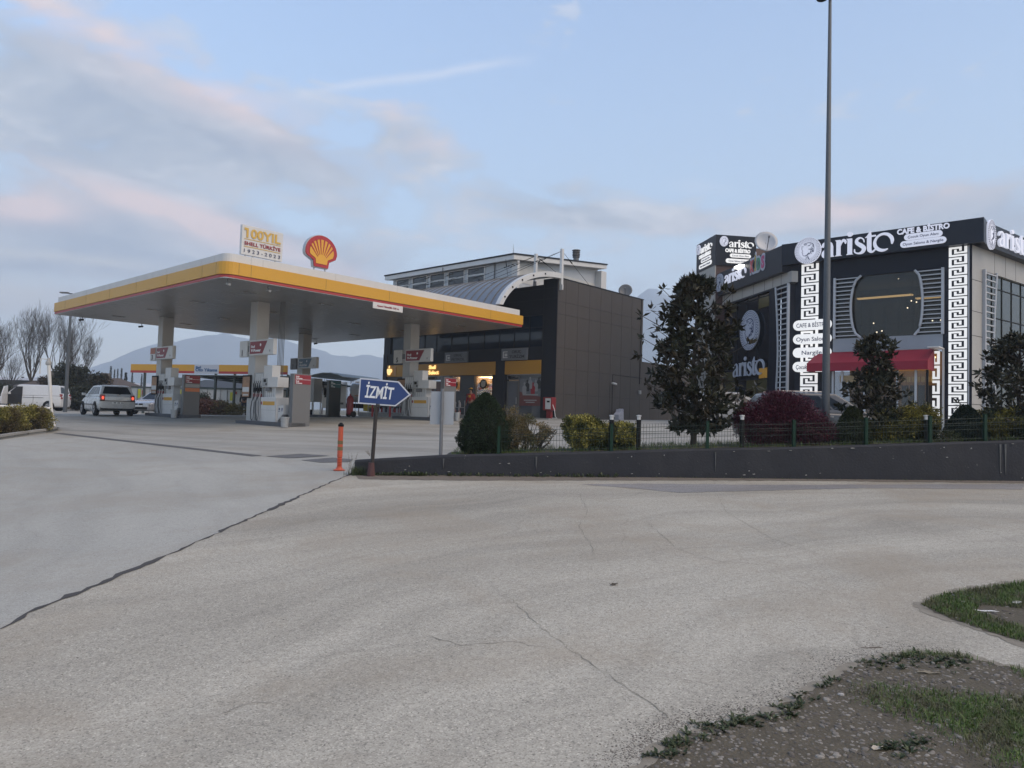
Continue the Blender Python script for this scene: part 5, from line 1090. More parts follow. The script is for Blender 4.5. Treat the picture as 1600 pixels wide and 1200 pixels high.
def medallion(F, s, z, rs, rz, d, label, par=None, m=M_lit, th=.08, rich=True):
    t = par or thing('medallion_sign', label, 'lit sign', F.pt(s, z-rz, d), 0, 'round portrait medallions on the café')
    E = lambda k, n=28: [(s+rs*k*math.cos(2*PI*i/n), z+rz*k*math.sin(2*PI*i/n)) for i in range(n)]
    mb = MB(); F.poly(mb, E(1.0), d, d+th); mk('disc', mb, m, t, world_=True)
    mb = MB(); n = 40 if rich else 22
    for (k, w) in ((.93, .03), (.84, .026), (.75, .02)):
        for i in range(n):
            a = 2*PI*(i+.5*(k < .9))/n; q = [(s+rs*(k+dk)*math.cos(a+da), z+rz*(k+dk)*math.sin(a+da)) for dk, da in ((-w, -.04), (w, -.04), (w, .03), (-w, .03))]; F.poly(mb, q, d+th, d+th+.006)
    for i in range(n):
        a = 2*PI*i/n; q = [(s+rs*(.68+dk)*math.cos(a+da), z+rz*(.68+dk)*math.sin(a+da)) for dk, da in ((-.008, -.06), (.008, -.06), (.008, .05), (-.008, .05))]; F.poly(mb, q, d+th, d+th+.006)
    mk('ring_pattern', mb, m_nav, t, world_=True)
    mb = MB(); Q = lambda P, W: F.poly(mb, [(s+x*rs, z+y*rz) for x, y in sm(P, W)], d+th, d+th+.006)
    Q([(-.42, .38), (-.44, .12), (-.37, -.02), (-.44, -.12), (-.36, -.18), (-.38, -.24), (-.34, -.36), (-.20, -.40), (-.02, -.34), (.10, -.20)], [.05, .04, .03, .04, .03, .03, .04, .05, .08, .10])
    Q([(-.30, .48), (-.05, .56), (.22, .54), (.42, .40), (.48, .12), (.44, -.10)], [.07, .05, .06, .06, .04, .04])
    Q([(-.12, -.42), (-.10, -.60), (-.22, -.74)], [.03, .05, .02]); Q([(.0, -.40), (.05, -.58), (.16, -.74)], [.03, .10, .02])
    rr = random.Random(5)
    for i in range(34 if rich else 16):
        x, y = rr.uniform(-.32, .42), rr.uniform(-.02, .46); x = x if y > .16 else abs(x)*.9+.08; r_ = rr.uniform(.03, .06)
        a = rr.uniform(0, 6); F.poly(mb, [(s+(x+r_*math.cos(a+k_))*rs, z+(y+r_*.7*math.sin(a+k_))*rz) for k_ in (0, 1.4, 2.6, 4.2)], d+th, d+th+.005+.0005*(i % 9))
    for i in range(10):
        x, y = rr.uniform(.12, .45), rr.uniform(-.4, 0); F.poly(mb, [(s+(x-.05)*rs, z+(y-.04)*rz), (s+(x+.05)*rs, z+y*rz), (s+x*rs, z+(y+.07)*rz)], d+th, d+th+.011+.0005*i)
    mk('portrait', mb, m_nav, t, world_=True); return t
# front fascia signs
DF = .36
def hf(px, py, d=DF): return FF.hit(px, py, d)
s0, z0 = hf(1290, 403); s1, _ = hf(1397, 380); 
asg = thing('aristo_sign', 'large lit white aristo lettering on the front fascia of the café', 'lit sign', FF.pt((s0+s1)/2, ZFB, DF), 0, 'lit aristo signs')
zb = hf(1346, 396)[1]; xh = hf(1346, 371)[1]-zb; aristo(FF, hf(1284, 400)[0], hf(1397, 380)[0], zb, xh, DF, asg, th=.08)
sgn = thing('cafe_bistro_sign', 'lit CAFE & BİSTRO lettering with two pill plates on the front fascia', 'lit sign', FF.pt(hf(1440, 360)[0], ZFB, DF), 0)
mb = MB(); zz = hf(1402, 367)[1]; s0, s1 = hf(1402, 367)[0], hf(1484, 355)[0]; letters(mb, FF, 'CAFE & BİSTRO', s0, zz, .23, s1-s0, d=DF, t=.05, bold=.035); mk('lettering', mb, M_lit, sgn, world_=True)
pill(FF, hf(1413, 372)[0], hf(1473, 363)[0], hf(1413, 376.5)[1], hf(1413, 367)[1], DF, 'Çocuk Oyun Alanı', '', m=M_lit, par=sgn)
pill(FF, hf(1407, 382)[0], hf(1479, 374)[0], hf(1407, 388)[1], hf(1407, 378)[1], DF, 'Oyun Salonu & Nargile', '', m=M_lit, par=sgn, tw=.88)
s, z = hf(1263.5, 392); medallion(FF, s, z, (hf(1284, 392)[0]-hf(1243, 392)[0])/2, .62, DF+.05, 'big round portrait medallion at the left end of the front fascia')
# right face
def SE(px, d=0): return FE.hit(px, 600, d)[0]
ze = lambda px, py, d=0: FE.hit(px, py, d)[1]
mb = MB(); FE.box(mb, 0.0, SE(1535), gA, ZFB, -.3, 0); FE.box(mb, SE(1535), 15, ze(1570, 434), ZFB, -.3, 0); W_('right_wall', mb, M_pal2)
mb = MB(); zj = [ze(1525, 438), ze(1525, 487), ze(1525, 525), ze(1525, 582), ze(1525, 632)]
for z in zj: FE.box(mb, .0, SE(1535), z-.012, z+.012, 0, .004)
for px in (1554, 1571, 1587): FE.box(mb, SE(px)-.01, SE(px)+.01, ze(1570, 434), ZFB, 0, .004)
W_('cladding_joints', mb, M_dark)
M_grn = mat('greenish_glass', (.035, .045, .042), .06, var=0, spec=.8)
mb = MB(); FE.box(mb, SE(1535), 15, gA, ze(1570, 434), -.2, -.12); W_('right_glazing', mb, M_grn)
mb = MB()
for k in range(9): FE.box(mb, SE(1554)+k*1.05-.02, SE(1554)+k*1.05+.02, gA, ze(1570, 434), -.12, -.09)
for z in (ze(1560, 451), ze(1560, 497), ze(1560, 540), ze(1560, 600)): FE.box(mb, SE(1554), 15, z-.02, z+.02, -.12, -.095)
W_('glazing_bars', mb, M_blk)
def louvre(F, e0, e1f, z0, z1, n):
    mb = MB(); mb.tube([F.pt(e1f(z0+(z1-z0)*k/12), z0+(z1-z0)*k/12, .08) for k in range(13)], .05, 6); W_('curved_rail', mb, M_silver)
    mb = MB(); F.box(mb, e0-.05, e0+.05, z0, z1, 0, .12); W_('louvre_post', mb, M_silver)
    for k in range(n):
        z = z0+(z1-z0)*(k+.5)/n; mb = MB(); s = e1f(z); F.box(mb, min(e0, s), max(e0, s), z-.025, z+.025, .02, .1); W_('louvre_slat', mb, M_silver)
zt_, zb_ = ze(1535, 421), gA+.4
louvre(FE, SE(1535.5), lambda z: SE(1549)+(SE(1554)-SE(1549))*abs((z-zb_)/(zt_-zb_)*2-1)**1.6, zb_, zt_, 24)
s, z = FE.hit(1547, 367, DF); medallion(FE, s, z, .42, .62, DF, 'oval-looking portrait medallion on the right-hand fascia past the corner')
asg2 = thing('aristo_sign', 'lit aristo lettering cut off by the right edge of the photo', 'lit sign', FE.pt(SE(1590), ZFB, DF), 0, 'lit aristo signs')
zb = FE.hit(1563, 385, DF)[1]; aristo(FE, FE.hit(1558, 380, DF)[0], FE.hit(1558, 380, DF)[0]+3.5, zb, .62, DF, asg2, th=.08)
# kids side
def SK(px, d=0): return FK.hit(px, 600, d)[0]
zk = lambda px, py, d=0: FK.hit(px, py, d)[1]
mb = MB(); FK.box(mb, -9.6, SK(1235.5), 6.7, 7.22, -.3, .02)
W_('side_cladding', mb, M_pal2)
mb = MB()
for px in (1219, 1206, 1193, 1175.5, 1158, 1143, 1130): FK.box(mb, SK(px)-.012, SK(px)+.012, 6.7, 7.22, .02, .024)
FK.box(mb, -9.6, SK(1235), 6.62, 6.7, -.2, .03); W_('side_joints', mb, M_dark)
M_sdg = mat('side_glass', (.006, .008, .013), .1, var=0, spec=.25)
mb = MB(); FK.box(mb, -9.6, SK(1212), gA, 6.62, -.2, -.12); W_('side_glazing', mb, M_sdg)
mb = MB()
for px in (1147, 1163, 1180, 1197.5): FK.box(mb, SK(px)-.025, SK(px)+.025, gA, 6.62, -.12, -.09)
for py in (467, 592.5): FK.box(mb, -9.6, SK(1212), zk(1180, py)-.03, zk(1180, py)+.03, -.12, -.095)
W_('side_bars', mb, M_blk)
M_olive = mat('olive_pane', (.07, .06, .022), .15, var=.2, scale=2); M_amb = mat('amber_pane', (.30, .17, .03), .3, var=.25, scale=4, emit=(1, .55, .1), es=.04)
for (a, b, y0, y1, m) in ((1180, 1197, 478, 460, M_olive), (1137, 1146, 487, 475, M_olive), (1182, 1195.5, 590, 574, M_amb), (1130, 1146, 616, 580, M_olive), (1162, 1195, 640, 592, M_olive)):
    mb = MB(); FK.box(mb, SK(a)+.03, SK(b)-.03, zk(b, y0), zk(b, y1), -.119, -.108); W_('tinted_pane', mb, m)
mb = MB(); FK.box(mb, SK(1200), SK(1214), gA, 6.62, -.12, -.02); W_('side_dark_panel', mb, M_ink)
mb = MB(); FK.box(mb, SK(1233), .3, gA, 7.22, -.3, .01); W_('side_pier', mb, M_ink)
mb = MB(); FK.box(mb, SK(1214), SK(1233), gA, 6.7, -.22, -.18); W_('side_louvre_back', mb, M_ink)
zt_, zb_ = 6.66, gA+.3
louvre(FK, SK(1232), lambda z: SK(1217)+(SK(1212)-SK(1217))*abs((z-zb_)/(zt_-zb_)*2-1)**1.6, zb_, zt_, 26)
M_mute = mat('dull_white', (.42, .44, .50), .5, var=.05)
s, z = FK.hit(1171, 516, .05); medallion(FK, s, z, (SK(1185.5)-SK(1156))/2, (zk(1171, 485)-zk(1171, 547))/2, .0, 'tall-looking portrait medallion on the dark side glass of the café', m=M_mute)
asg3 = thing('aristo_sign', 'unlit pale aristo lettering on the dark side glass behind the maple', 'sign', FK.pt(SK(1170), 2, .05), 0, 'aristo lettering on the side glass')
zb = zk(1146, 589); aristo(FK, SK(1145.5), SK(1195), zb, zk(1146, 569)-zb, .0, asg3, m=M_mute, th=.04)
s, z = FK.hit(1125, 442, .33); medallion(FK, s, z, (FK.hit(1131, 442, .33)[0]-FK.hit(1119, 442, .33)[0])/2, .52, .33, 'small dull portrait medallion on the side fascia beside aristo', m=M_mute, rich=False)
asg4 = thing('aristo_sign', 'white aristo lettering on the side fascia left of the coloured KIDS', 'lit sign', FK.pt(SK(1150), 7.3, .33), 0, 'lit aristo signs')
hk = lambda px, py: FK.hit(px, py, .33)
zb = hk(1134, 444.5)[1]; aristo(FK, hk(1133, 440)[0], hk(1166.5, 440)[0], zb, hk(1134, 431)[1]-zb, .33, asg4, m=M_lit, th=.05)
kid = thing('kids_lettering', 'coloured KIDS letters in red, yellow, green and pink on the side fascia', 'sign', FK.pt(SK(1185), 7.3, .33), 0)
for ch, a, b, py, cl in (('K', 1172.5, 1179, 427, (.45, .03, .05)), ('İ', 1179.5, 1182, 424, (.5, .36, .04)), ('D', 1183, 1189, 423, (.03, .22, .12)), ('S', 1189.5, 1195.5, 420, (.42, .05, .16))):
    s0, z0 = hk(a, py); s1 = hk(b, py)[0]; mb = MB(); letters(mb, FK, ch, s0-.03, z0-.03, .74, s1-s0+.06, d=.33, t=.02, bold=.09); mk('pale_outline', mb, M_mute, kid, world_=True)
    mb = MB(); letters(mb, FK, ch, s0+.04, z0+.04, .6, s1-s0-.08, d=.352, t=.02, bold=.05); mk('coloured_letter', mb, mat('letter_'+{'K': 'red', 'İ': 'yellow', 'D': 'green', 'S': 'pink'}[ch], cl, .4, var=0), kid, world_=True)
mb = MB(); s, z = hk(1161, 416); FK.box(mb, s-.5, s+.15, z-.06, z+.06, .3, .6); o = mk('floodlight', mb, mat('flood_lens', (1, 1, 1), .5, var=0, emit=(1, .98, .9), es=1.6)); tag(o, 'small bright floodlight on top of the side fascia', 'floodlight')
# awning with glazed porch
AD = 1.25; sa0, sa1 = FF.hit(1260, 600, AD)[0], FF.hit(1449.5, 600, AD)[0]
zv0, zv1 = ZFF(1449, 577, AD), ZFF(1449, 563, AD); zta = ZFF(1455, 545.5, 0)
aw = thing('awning', 'wine red cloth awning over the glazed café porch', 'awning', FF.pt((sa0+sa1)/2, zv0, AD), 0)
mb = MB(); k_ = .12
P0 = [FF.pt(sa0, zv0, AD), FF.pt(sa0, zv1, AD), FF.pt(sa0+.15, zta, .05), FF.pt(sa0+.15, zta-.05, .05), FF.pt(sa0+.03, zv1-.02, AD-.04), FF.pt(sa0+.03, zv0, AD-.04)]
P1 = [FF.pt(sa1, zv0, AD), FF.pt(sa1, zv1, AD), FF.pt(sa1, zta, .05), FF.pt(sa1, zta-.05, .05), FF.pt(sa1, zv1-.02, AD-.04), FF.pt(sa1, zv0, AD-.04)]
mb.prism(P0, P1); mk('cloth_roof', mb, M_wine, aw, world_=True)
for s in (sa0, sa1-.02):
    mb = MB(); mb.prism([FF.pt(s+.001, zv0, AD-.03), FF.pt(s+.001, zv0, .06), FF.pt(s+.001, zta-.05, .06), FF.pt(s+.001, zv1-.03, AD-.03)], [FF.pt(s+.019, zv0, AD-.03), FF.pt(s+.019, zv0, .06), FF.pt(s+.019, zta-.05, .06), FF.pt(s+.019, zv1-.03, AD-.03)]); mk('end_cheek', mb, M_wine, aw, world_=True)
M_wood = mat('warm_wall', (.34, .22, .11), .7, var=.3, scale=2)
s0, s1 = SF(1301), SF(1456)
mb = MB(); FF.box(mb, s0, s1, gA, zs0, -2.6, -2.5); FF.box(mb, s0, s1, zs0, zs0+.05, -2.5, -.3); mk('porch_back_wall', mb, M_wood, cafe, world_=True)
mb = MB(); FF.box(mb, s0+.3, s1-.3, zs0-.2, zs0-.14, -2.3, -1.5); mk('porch_lamp', mb, M_warm2, cafe, world_=True)
mb = MB()
for q in range(7): FF.box(mb, SF(1402+7.6*q), SF(1406.5+7.6*q), ZFF(1420, 595), ZFF(1420, 587), -.9, -.8)
mk('hanging_boxes', mb, mat('straw_boxes', (.42, .32, .13), .6, var=.2, emit=(1, .7, .25), es=.05), cafe, world_=True)
mb = MB()
for q in range(6): FF.box(mb, SF(1398)+.32*q, SF(1398)+.27+.32*q, gA, ZFF(1420, 600), -1.2-.06*(q % 2), -1.17-.06*(q % 2))
mk('grey_curtains', mb, mat('curtain', (.08, .075, .075), .8, var=.2), cafe, world_=True)
mb = MB(); FF.box(mb, SF(1303), SF(1328), ZFF(1320, 596), ZFF(1320, 585), -.9, -.8); mk('yellow_counter', mb, bpy.data.materials['straw_boxes'], cafe, world_=True)
mb = MB(); FF.box(mb, s0, s1, gA, zv0-.02, AD-.35, AD-.33); mk('porch_glass', mb, mat('porch_glass', (.10, .12, .13), .05, var=0, spec=.5, alpha=.35), cafe, world_=True)
for px in (1301.5, 1316, 1351, 1402, 1431, 1449): 
    s = FF.hit(px, 600, AD-.3)[0]; mb = MB(); FF.box(mb, s-.04, s+.04, gA, zv0, AD-.33, AD-.25); mk('porch_post', mb, M_blk if px > 1440 else M_silver, cafe, world_=True)
mb = MB(); FF.box(mb, SF(1473), SF(1476), gA, zs0-.05, .05, .15); FF.box(mb, SF(1458), SF(1476), zs0-.05, zs0+.0, .05, 1.1); mk('white_side_frame', mb, M_pwhite, cafe, world_=True)
# tower with sign box
TW = (11.6, 41.0); FTf = Face(TW, .99, .1426); FTl = Face(TW, *KD)
zt0, zt1 = 9.0, 10.78
mb = MB(); FTf.box(mb, 0, 2.6, gA, zt0, -2.6, 0); W_('stair_tower', mb, mat('red_brown_wall', (.07, .035, .03), .6, var=.1))
mb = MB(); FTl.box(mb, -2.6, 0, gA, zt0, 0, .06); W_('tower_cladding', mb, M_pal2)
mb = MB(); FTf.box(mb, 2.6, 6.5, 8.0, 10.3, -3.0, -.6); W_('roof_room', mb, mat('roof_room', (.13, .075, .06), .6, var=.1))
mb = MB(); FTf.box(mb, 2.55, 4.2, 8.0, 9.3, -.58, -.4); W_('roof_room_panel', mb, M_pal2)
sb = thing('rooftop_sign_box', 'dark rooftop box with lit aristo CAFE & BİSTRO signs on both faces', 'lit sign', FTf.pt(1.3, zt0, -1.3), 0)
mb = MB(); FTf.box(mb, -.08, FTf.hit(1180.5, 400)[0], zt0, zt1, -2.68, .08); mk('sign_box', mb, M_ink2, sb, world_=True)
for F, a, b, nm in ((FTf, (1128, 1177), (1116, 1181), 'front'), (FTl, (1090.5, 1113), (1089, 1116), 'side')):
    h = lambda px, py: F.hit(px, py, .09)
    e0, e1 = h(a[0], 400)[0], h(a[1], 400)[0]; L = e1-e0
    medallion(F, e0+L*.05 if nm == 'front' else e0+.16, zt1-.38, L*.13, .30, .09, '', par=sb, rich=False, m=M_lit)
    aristo(F, e0+L*.22, e1, zt1-.68, .30, .09, sb, m=M_litb, th=.04)
    mb = MB(); letters(mb, F, 'CAFE & BİSTRO', e0+L*.1, zt1-.98, .20, L*.80, d=.09, t=.03, bold=.05); mk('lettering', mb, M_litb, sb, world_=True)
    pill(F, e0+L*.25, e0+L*.92, zt1-1.28, zt1-1.06, .09, 'Çocuk Oyun Alanı', '', par=sb, th=.03)
    pill(F, e0+L*.12, e0+L*.98, zt1-1.62, zt1-1.36, .09, 'Oyun Salonu & Nargile', '', par=sb, th=.03)
p = at(1197, 386, 39.0); dish((p.x, p.y, 9.1), .62, -6, 'grey satellite dish on the café roof beside the sign box', M_silver)
# ------------------------------------------------------------------ retaining wall and planted bed
M_rw = mat('painted_wall', (.034, .035, .040), .75, var=.3, scale=3, bump=.4, bscale=25, dirt=.12, spec=.15)
rwm = M_rw.node_tree; n_, l_ = rwm.nodes, rwm.links; pb_ = n_['Principled BSDF']; src_ = pb_.inputs['Base Color'].links[0].from_socket
tcw = n_.new('ShaderNodeTexCoord'); nzw = N(n_, 'ShaderNodeTexNoise', i_Scale=9.0, i_Detail=6.0, i_Roughness=.75); l_.new(tcw.outputs['Object'], nzw.inputs['Vector'])
rw1 = ramp(n_, [(.665, 0), (.70, .8)]); l_.new(nzw.outputs[0], rw1.inputs[0]); o_ = mixc(n_, l_, rw1.outputs[0], src_, (.28, .275, .26)); l_.new(o_, pb_.inputs['Base Color'])
def wtop(x): return -.87+(x+2.7)*(.115 if x < 0 else .0)+(0 if x < 0 else .31+x*.0375) if x < 0 else -.56+x*.0385
def wtop(x):
    P = [(-2.75, -.87), (-1.1, -.76), (.95, -.66), (3.6, -.51), (5.1, -.44), (9.4, -.185), (22, .3)]
    for (a, b), (c, d) in zip(P[:-1], P[1:]):
        if x <= c: return b+(d-b)*(x-a)/(c-a)
    return P[-1][1]
FW = Face((wallA.x, wallA.y), wd.x, wd.y)
mb = MB(); stn = [0, 1.6, 3.6, 6.3, 7.8, 10, 12.2, 16, 20]
L_ = []
for s in stn:
    p = FW.pt(s, 0, 0); z = wtop(p.x); b = gz(p.x, p.y)-.2; k = .03 if s == 0 else 0
    L_.append([FW.pt(s, b, .0), FW.pt(s, z-.03-k, -.02), FW.pt(s, z-k, -.05), FW.pt(s, z-k, -.25), FW.pt(s, b, -.27)])
mb.loft(L_); o = mk('retaining_wall', mb, M_rw)
M_st = mat('limewash_stain', (.10, .10, .098), .9, var=.5, scale=12)
for px in (693, 838, 1118, 1563, 1571):
    s, z = FW.hit(px, 712); x_ = FW.pt(s, 0, 0).x; mb = MB(); zt_ = wtop(x_)-.06; zb_ = gz(x_, 13)+.12; w0_ = rnd.uniform(.006, .014); FW.poly(mb, [(s-w0_, zt_), (s+w0_*1.5, zt_), (s+w0_*.5, zb_), (s-w0_*.3, zb_+.06)], -.018, .003); mk('rain_streak', mb, M_st, o, world_=True)
for k in range(60):
    s = rnd.uniform(.4, 19); x_ = FW.pt(s, 0, 0).x; mb = MB() if k == 0 else mb; h0 = rnd.choice([wtop(x_)-.035-abs(rnd.gauss(0, .03)), gz(x_, 13)+.06+abs(rnd.gauss(0, .04)), rnd.uniform(gz(x_, 13)+.1, wtop(x_)-.06)]); a = rnd.uniform(.006, .03); b = rnd.uniform(.004, .012); FW.poly(mb, [(s-a, h0), (s-a*.3, h0-b), (s+a, h0-b*.4), (s+a*.5, h0+b)], -.02, .002+.0001*k)
mk('paint_chips', mb, mat('bare_concrete', (.30, .29, .27), .9, var=.2, scale=20), o, world_=True)
if 1: tag(o, 'long low dark painted retaining wall with chipped paint along the road', 'wall')
M_bed = mat('bed_soil', (.06, .055, .04), .95, var=.4, scale=7, bump=.6)
mb = MB(); L_ = []
for s in [1.6, 2.6, 4.2, 6.3, 9, 12.2, 16, 20]:
    p = FW.pt(s, 0, 0); z = wtop(p.x)-.02; g0 = FW.pt(s, 0, -2.9); q = min(1, (s-1.6)/1.6)
    L_.append([FW.pt(s, z-.5, -.24), FW.pt(s, z-.01, -.24), FW.pt(s, z+.04*q, -1.2), FW.pt(s, z+.02*q-.02, -2.0), FW.pt(s, min(z-.05, gz(g0.x, g0.y)-.05) if s > 2 else z-.3, -2.7), FW.pt(s, z-.6, -2.7)])
mb.loft(L_); mk('planted_bed', mb, M_bed, kind='structure')
def bedz(x): return wtop(x)
def Bp(px, y):     # a point over the bed at pixel column px and depth y
    r = ray(px, 690); return r.x*y, y
gv, gf = [], []
for k in range(16000):
    s = rnd.uniform(1.7, 19); d = -rnd.uniform(.26, 2.4); p = FW.pt(s, 0, d)
    if NZ.noise(Vector((p.x*1.1, p.y*1.5, 5))) > -.25: blade(gv, gf, p.x, p.y, wtop(p.x)-.01, rnd.uniform(.03, .12), rnd.uniform(.002, .005), rnd.uniform(.01, .06), rnd.random()*6.3)
rawmesh('bed_grass', gv, gf, m_grass, kind='stuff')
wv2, wf2 = [], []
for k in range(420):
    px = rnd.choice([rnd.uniform(552, 640), rnd.uniform(600, 960), rnd.uniform(640, 660)]); g = G(px, rnd.uniform(742, 748)); rosette(g.x, FW.pt(max(0, (g.x-wallA.x)), 0, 0).y-rnd.uniform(.01, .12), gz(g.x, g.y), rnd.uniform(.02, .06), 8, wv2, wf2, 1.6)
for k in range(700):
    g = (rnd.gauss(-2.72, .07) if k < 350 else rnd.uniform(-2.6, 9), 0); y = FW.pt(max(0, g[0]-wallA.x), 0, 0).y-abs(rnd.gauss(.02, .05)); blade(wv2, wf2, g[0], y, gz(g[0], y), rnd.uniform(.04, .2) if k < 350 else rnd.uniform(.02, .06), .004, rnd.uniform(.01, .08), rnd.random()*6.3)
rawmesh('wall_foot_weeds', wv2, wf2, m_weed, kind='stuff')
# ------------------------------------------------------------------ plants
def leaf(V_, F_, p, d, n, L, w, fold=.0):
    d = d.normalized(); s = d.cross(n).normalized()*w; o = len(V_); m = p+d*L*.45; nn = s.cross(d).normalized()*fold*L
    V_ += [tuple(p), tuple(m+s+nn), tuple(p+d*L), tuple(m-s+nn)]; F_ += [(o, o+1, o+2), (o, o+2, o+3)]
def rv(): 
    while True:
        v = Vector((rnd.uniform(-1, 1), rnd.uniform(-1, 1), rnd.uniform(-1, 1)))
        if .05 < v.length < 1: return v.normalized()
def plant(name, label, cat, loc, group=None): return thing(name, label, cat, loc, 0, group)
def branch(mb, p, d, L, r, depth, tips, spread=.5, gn=3, up_=.2, curl=.12, minr=.004, seg=3, ratio=.72):
    pts, rr_ = [p], [r]
    for i in range(seg):
        d = (d+rv()*curl+Vector((0, 0, up_*.3))).normalized(); p = p+d*(L/seg); pts.append(p); rr_.append(r*(1-.35*(i+1)/seg))
    mb.tube(pts, rr_, 6 if r > .03 else (4 if r > .012 else 3))
    tips.append((pts[-1], d))
    if depth == 0: return
    for k in range(gn):
        q = pts[1+rnd.randrange(seg)] if k else pts[-1]
        a = (d+rv()*spread+Vector((0, 0, up_))).normalized(); branch(mb, q, a, L*ratio*rnd.uniform(.75, 1.15), max(minr, rr_[-1]*.72), depth-1, tips, spread, gn, up_, curl, minr, seg, ratio)
def interp(P, x):
    for (a, b), (c, d) in zip(P[:-1], P[1:]):
        if x <= c: return b+(d-b)*(x-a)/(c-a)
    return P[-1][1]
M_bark = mat('bark', (.055, .045, .038), .9, var=.3, scale=14, bump=.5, stretch=(1, 1, .3)); M_barkg = mat('grey_bark', (.055, .048, .042), .9, var=.3, scale=8)
M_mag = leafmat('magnolia_leaf', (.011, .015, .009), (.042, .042, .022), .5, .25, patch=((.028, .022, .012), 2.2))
def magnolia(label, x, y, z, H, prof, n, L=.13, seed=1):
    """evergreen tree of large stiff leaves; prof(h) = crown radius at relative height"""
    global rnd; keep = rnd; rnd = random.Random(seed); t = plant('magnolia_tree', label, 'tree', (x, y, z), 'evergreen magnolias in the bed'); mb = MB(); tips = []
    mb.tube([(0, 0, -.1), (.02, 0, H*.2), (-.02, .02, H*.5), (.03, 0, H*.85), (.0, 0, H*.97)], [.06*H/3, .05*H/3, .035*H/3, .015, .006], 7)
    for k in range(46):
        h = rnd.uniform(.12, .95); R_ = prof(h); a = rnd.random()*6.3; R_ *= rnd.uniform(.7, 1.38); q = Vector((math.cos(a)*R_, math.sin(a)*R_, H*h)); s0 = Vector((0, 0, H*max(.08, h-.16)))
        mid = (s0+q)/2+Vector((0, 0, -.04)); mb.tube([s0, mid, q], [.014, .01, .005], 4); tips.append((q, (q-s0).normalized())); tips.append((mid, (q-s0).normalized()))
    mk('trunk', mb, M_bark, t)
    V_, F_ = [], []
    cl = []
    for k in range(n):
        h = min(.99, max(.10, rnd.random()**.9)); Rm = prof(h); a = rnd.random()*6.3; rr_ = Rm*math.sqrt(rnd.uniform(.12, 1.0))*(.86+.55*NZ.noise(Vector((math.cos(a)*1.5, math.sin(a)*1.5, h*6+seed))))
        cl.append((Vector((math.cos(a)*rr_, math.sin(a)*rr_, H*h)), Vector((math.cos(a), math.sin(a), .6))))
    cl += tips
    for ci, (c, d) in enumerate(cl):
        if ci < n and NZ.noise(c*2.6+Vector((seed, 0, 0))) < -.08: continue
        m = rnd.randint(6, 9)
        for i in range(m):
            u = (d*.5+rv()).normalized(); u.z += .15; leaf(V_, F_, c+rv()*.03, u, rv(), L*rnd.uniform(.7, 1.25), L*.21, rnd.uniform(-.1, .1))
    rawmesh('crown', V_, F_, M_mag, t); rnd = keep; return t
# big magnolia: crown from pixel 1005 to 1150, top at 440, foot at 692
x, y = Bp(1083, 14.3); zb = wtop(x); Hm = ray(1080, 437).z*y-zb
def prof_big(h): return interp([(0, .25), (.1, .6), (.2, .95), (.38, 1.04), (.55, .95), (.7, .84), (.82, .78), (.92, .55), (1, .22)], h)
magnolia('tallest evergreen magnolia, filling the gap between shop and café', x, y, zb, Hm, prof_big, 1080, .165, 3)
x, y = Bp(1366, 14.2); zb = wtop(x); H2 = ray(1366, 528).z*y-zb
magnolia('middle evergreen magnolia in front of the wine red awning', x, y, zb, H2, lambda h: interp([(0, .2), (.12, .45), (.25, .66), (.45, .60), (.60, .40), (.72, .28), (.84, .44), (.94, .34), (1, .1)], h), 330, .14, 8)
x, y = Bp(1592, 14.0); zb = wtop(x); H3 = ray(1592, 522).z*y-zb
magnolia('right evergreen magnolia cut by the edge of the photo', x, y, zb, H3, lambda h: interp([(0, .2), (.15, .5), (.35, .78), (.55, .80), (.75, .6), (.9, .4), (1, .15)], h), 560, .135, 12)
# clipped dwarf conifers
def conifer(label, px, y, pxw, ytop, ybot, c1_, c2_, cone=.6, n=9000, seed=1, patch=None, py0=690):
    global rnd; keep = rnd; rnd = random.Random(seed); x, y = Bp(px, y); zb = wtop(x); H = ray(px, ytop).z*y-zb; Rm = pxw/2/FPX*y
    t = plant('clipped_conifer', label, 'shrub', (x, y, zb-.03), 'clipped conifers in the bed'); mb = MB(); mb.tube([(0, 0, 0), (0, 0, H*.7)], [.05, .02], 6); mk('trunk', mb, M_bark, t)
    def pr(h): return Rm*(interp([(0, .78), (.12, .98), (.3, 1.0), (.5, .88), (.68, .68), (.82, .48), (.93, .28), (1, .04)], h) if cone < .5 else min(1, .80+h*1.2)*max(.02, (1-h))**.62*1.12)
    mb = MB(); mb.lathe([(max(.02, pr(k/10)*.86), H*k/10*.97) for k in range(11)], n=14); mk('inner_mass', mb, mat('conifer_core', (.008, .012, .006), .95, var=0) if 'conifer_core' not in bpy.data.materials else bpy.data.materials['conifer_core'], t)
    V_, F_ = [], []
    for k in range(n):
        h = rnd.random()**1.15; a = rnd.random()*6.3; lump = 1+.16*NZ.noise(Vector((math.cos(a)*3, math.sin(a)*3, h*6+seed)))+.05*NZ.noise(Vector((math.cos(a)*8, math.sin(a)*8, h*16))); r_ = pr(h)*lump*rnd.uniform(.90, 1.02)
        c = Vector((math.cos(a)*r_, math.sin(a)*r_, H*h)); u = (Vector((math.cos(a), math.sin(a), .5))*.9+rv()*.9).normalized(); leaf(V_, F_, c, u, rv(), rnd.uniform(.02, .045), .007)
        if k % 3 == 0: leaf(V_, F_, c, (u+rv()*.5).normalized(), rv(), rnd.uniform(.02, .04), .006)
    rawmesh('foliage', V_, F_, leafmat('conifer_%d' % seed, c1_, c2_, .6, .3, patch), t); rnd = keep
conifer('large round-topped dark conifer at the left end of the bed', 757, 13.75, 82, 612, 708, (.010, .020, .008), (.030, .050, .020), .4, 22000, 21)
